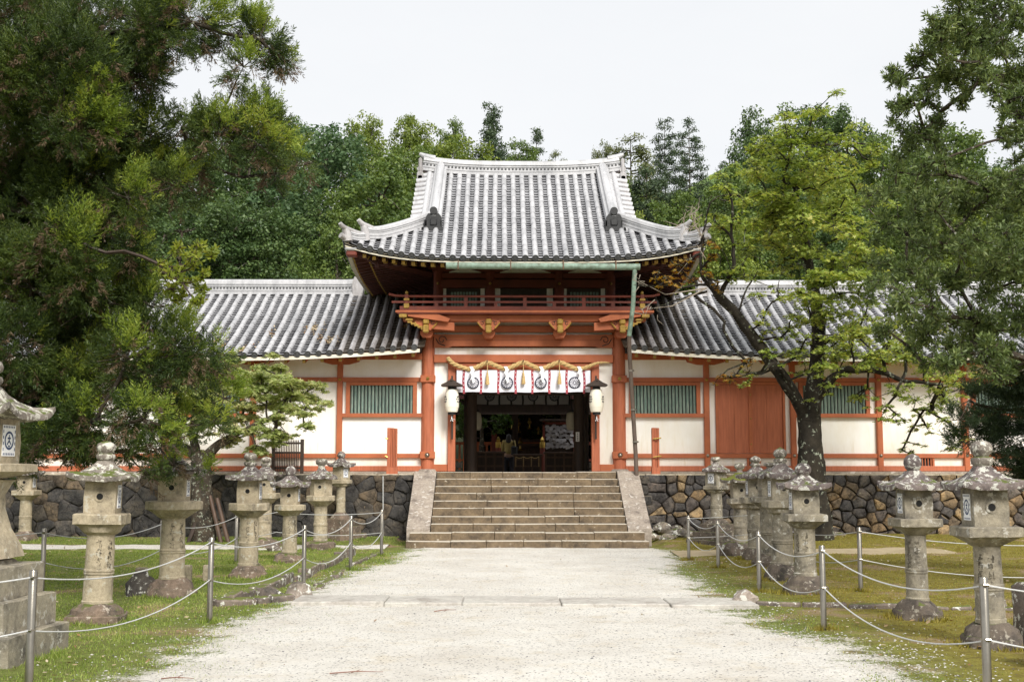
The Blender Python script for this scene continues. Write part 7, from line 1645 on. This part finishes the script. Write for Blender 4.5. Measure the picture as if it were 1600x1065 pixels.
P = scatter_ground(260000, .8, 14, 6.5, 29.4, keep_r, 1.25); V = blades(P, .008, .026, .0085); far_ = P[:, 0] > 3.7
mi = np.repeat(0, len(P)); mi = np.where(rng.random(len(P)) < np.clip((P[:, 0]-3.0)/1.2, .05, .93), 1, 0); tag(link('moss', np_mesh('moss', V, tri(len(V)), [GRL, MSL], 3, mi=mi)), 'yellowish moss and thin grass right of the gravel path', 'moss', kind='stuff')
Q = []
for x, y, r in FEET:                                       # longer tufts left standing where nobody mows: round the feet
    k = int(500+1800*r); a = rng.random(k)*6.283; rr = r*(.92+.10*np.cos(4*a)*(r > .1))+np.abs(rng.normal(size=k))*.07; keep = rng.random(k) < .5+.5*np.sin(a*3+x)
    X, Y = (x+rr*np.cos(a))[keep], (y+rr*np.sin(a))[keep]; Q.append(np.stack([X, Y, np.array([gh(p, q) for p, q in zip(X, Y)])], 1))
P = np.concatenate(Q, 0); V = blades(P, .025, .085, .008); tag(link('grass_tufts', np_mesh('grass_tufts', V, tri(len(V)), [GRL, MSL], 3, mi=(P[:, 0] > 3.2).astype(int))), 'longer grass tufts round the feet of lanterns and posts', 'grass', kind='stuff')
# pebbles
oct_ = np.array([(1,0,0), (0,1,0), (-1,0,0), (0,-1,0), (0,0,.7), (0,0,-.4)]); of = np.array([(0,1,4), (1,2,4), (2,3,4), (3,0,4)])
def keep_p(x, y):
    l, r = pe(y); d = min(x-l, r-x)
    if abs(y-15.45) < .5: return rnd.random() < .03
    if d > 0: return rnd.random() < .10+.35*math.exp(-d*1.6)
    if x > 0: d += max(0, 14-y)*.18
    return rnd.random() < (.8 if (x > 0 and patch(x, y) < .2) else .45)*math.exp(min(0, d)*(2.1 if x > 0 else 2.4))
def pebbles(name, n, s0, s1, mat, label):
    P = scatter_ground(n, -4.2, 6.2, 5.5, 25.5, keep_p, 1.5); m = len(P); s = rng.uniform(s0, s1, m)*(rng.random(m)**.5*.6+.5); a = rng.random(m)*6.28; V = oct_[None]*s[:, None, None]*np.stack([rng.uniform(.7, 1.3, m), rng.uniform(.7, 1.3, m), rng.uniform(.6, .9, m)], 1)[:, None, :]
    X = V[..., 0]*np.cos(a)[:, None]-V[..., 1]*np.sin(a)[:, None]; Y = V[..., 0]*np.sin(a)[:, None]+V[..., 1]*np.cos(a)[:, None]
    inside = np.array([1.0 if pe(y)[0] < x < pe(y)[1] else 0.0 for x, y in P[:, :2]]); V = np.stack([X, Y, V[..., 2]], -1)+(P+np.stack([0*s, 0*s, .018*inside+.003], 1))[:, None, :]
    F = (of[None]+6*np.arange(m)[:, None, None]).reshape(-1, 3); tag(link(name, np_mesh(name, V.reshape(-1, 3), F, mat, 3)), label, 'gravel', kind='stuff')
pebbles('gravel', 48000, .006, .016, simple('pale_pebble', (.66,.63,.58), (.46,.43,.39), 30, .85, .1, 60, island=.30), 'loose pale pebbles along the path')
pebbles('dark_gravel', 9000, .005, .015, simple('dark_pebble', (.16,.15,.16), (.09,.085,.09), 30, .8, .1, 60, island=.3), 'scattered dark chips on the path')
# fallen leaves and twigs
def keep_f(x, y): return rnd.random() < (.12 if pe(y)[0] < x < pe(y)[1] else .9)
P = scatter_ground(2600, -12, 12, 6.5, 29, keep_f, 1.3); m = len(P); P[:, 2] += .028; nrm = unit(np.array([0, 0, 1.])+rng.normal(size=(m, 3))*.3); t = unit(np.cross(nrm, rdir(m))); S = unit(np.cross(nrm, t)); L = rng.uniform(.03, .07, m)
V = rhombi(P, t, S, L, L*.6); tag(link('fallen_leaves', np_mesh('fallen_leaves', V, quads(len(V)), leafmat('dead_leaves', [(.16,.07,.03), (.30,.18,.08), (.45,.36,.22), (.55,.48,.36)], scale=3, transl=.1))), 'brown fallen leaves scattered over grass and gravel', 'leaves', kind='stuff')
for i, (x, y, a, L, lab) in enumerate(((-1.35, 9.9, .1, .42, 'thin red brown twig lying on the gravel at the lower left'), (-.75, 14.2, .5, .28, 'small red brown twig on the gravel below the paving band'), (-2.6, 9.6, -.1, .25, 'short twig where the gravel meets the left grass'))):
    mb = MB(); z = gh(x, y)+.03; mb.tube([(x, y, z), (x+L*.5*math.cos(a), y+L*.5*math.sin(a), z+.012), (x+L*math.cos(a), y+L*math.sin(a)+.03, z)], [.005, .004, .002], 5); mb.tube([(x+L*.4, y+.02, z), (x+L*.55, y+.12, z+.01)], [.003, .002], 4); tag(mb.build('fallen_twig', simple('red_brown_twig', (.22,.09,.05), (.14,.06,.04))), lab, 'twig')
P = scatter_ground(420, -17, 1.0, 3, 4, lambda a, b: True)  # leaf litter caught between the roof tiles of the left wing
m = len(P); u = rng.uniform(-7.5, -2.0, m); tq = rng.uniform(.4, 2.6, m); cl_ = rng.integers(0, 9, m); uc = rng.uniform(-7.2, -2.2, 9); tc_ = rng.uniform(.4, 2.2, 9); u = uc[cl_]+rng.normal(size=m)*.10; tq = tc_[cl_]+rng.normal(size=m)*.16
Z = 4.50+2.18*(.86*tq/4.4+.14*(tq/4.4)**2)+.03+np.where(u > -7, .22*((5-np.abs(u+1.98)).clip(0)/5)**2*(1-tq/3).clip(0), 0)+.02; PP = np.stack([u, 29.9+tq, Z], 1); nrm = unit(np.array([0, -.4, 1.])+rng.normal(size=(m, 3))*.4); t = unit(np.cross(nrm, rdir(m))); S = unit(np.cross(nrm, t)); L = rng.uniform(.05, .10, m)
V = rhombi(PP, t, S, L, L*.6); tag(link('roof_leaves', np_mesh('roof_leaves', V, quads(len(V)), bpy.data.materials['dead_leaves'])), 'dry leaves caught between the tiles of the left corridor roof', 'leaves', kind='stuff')
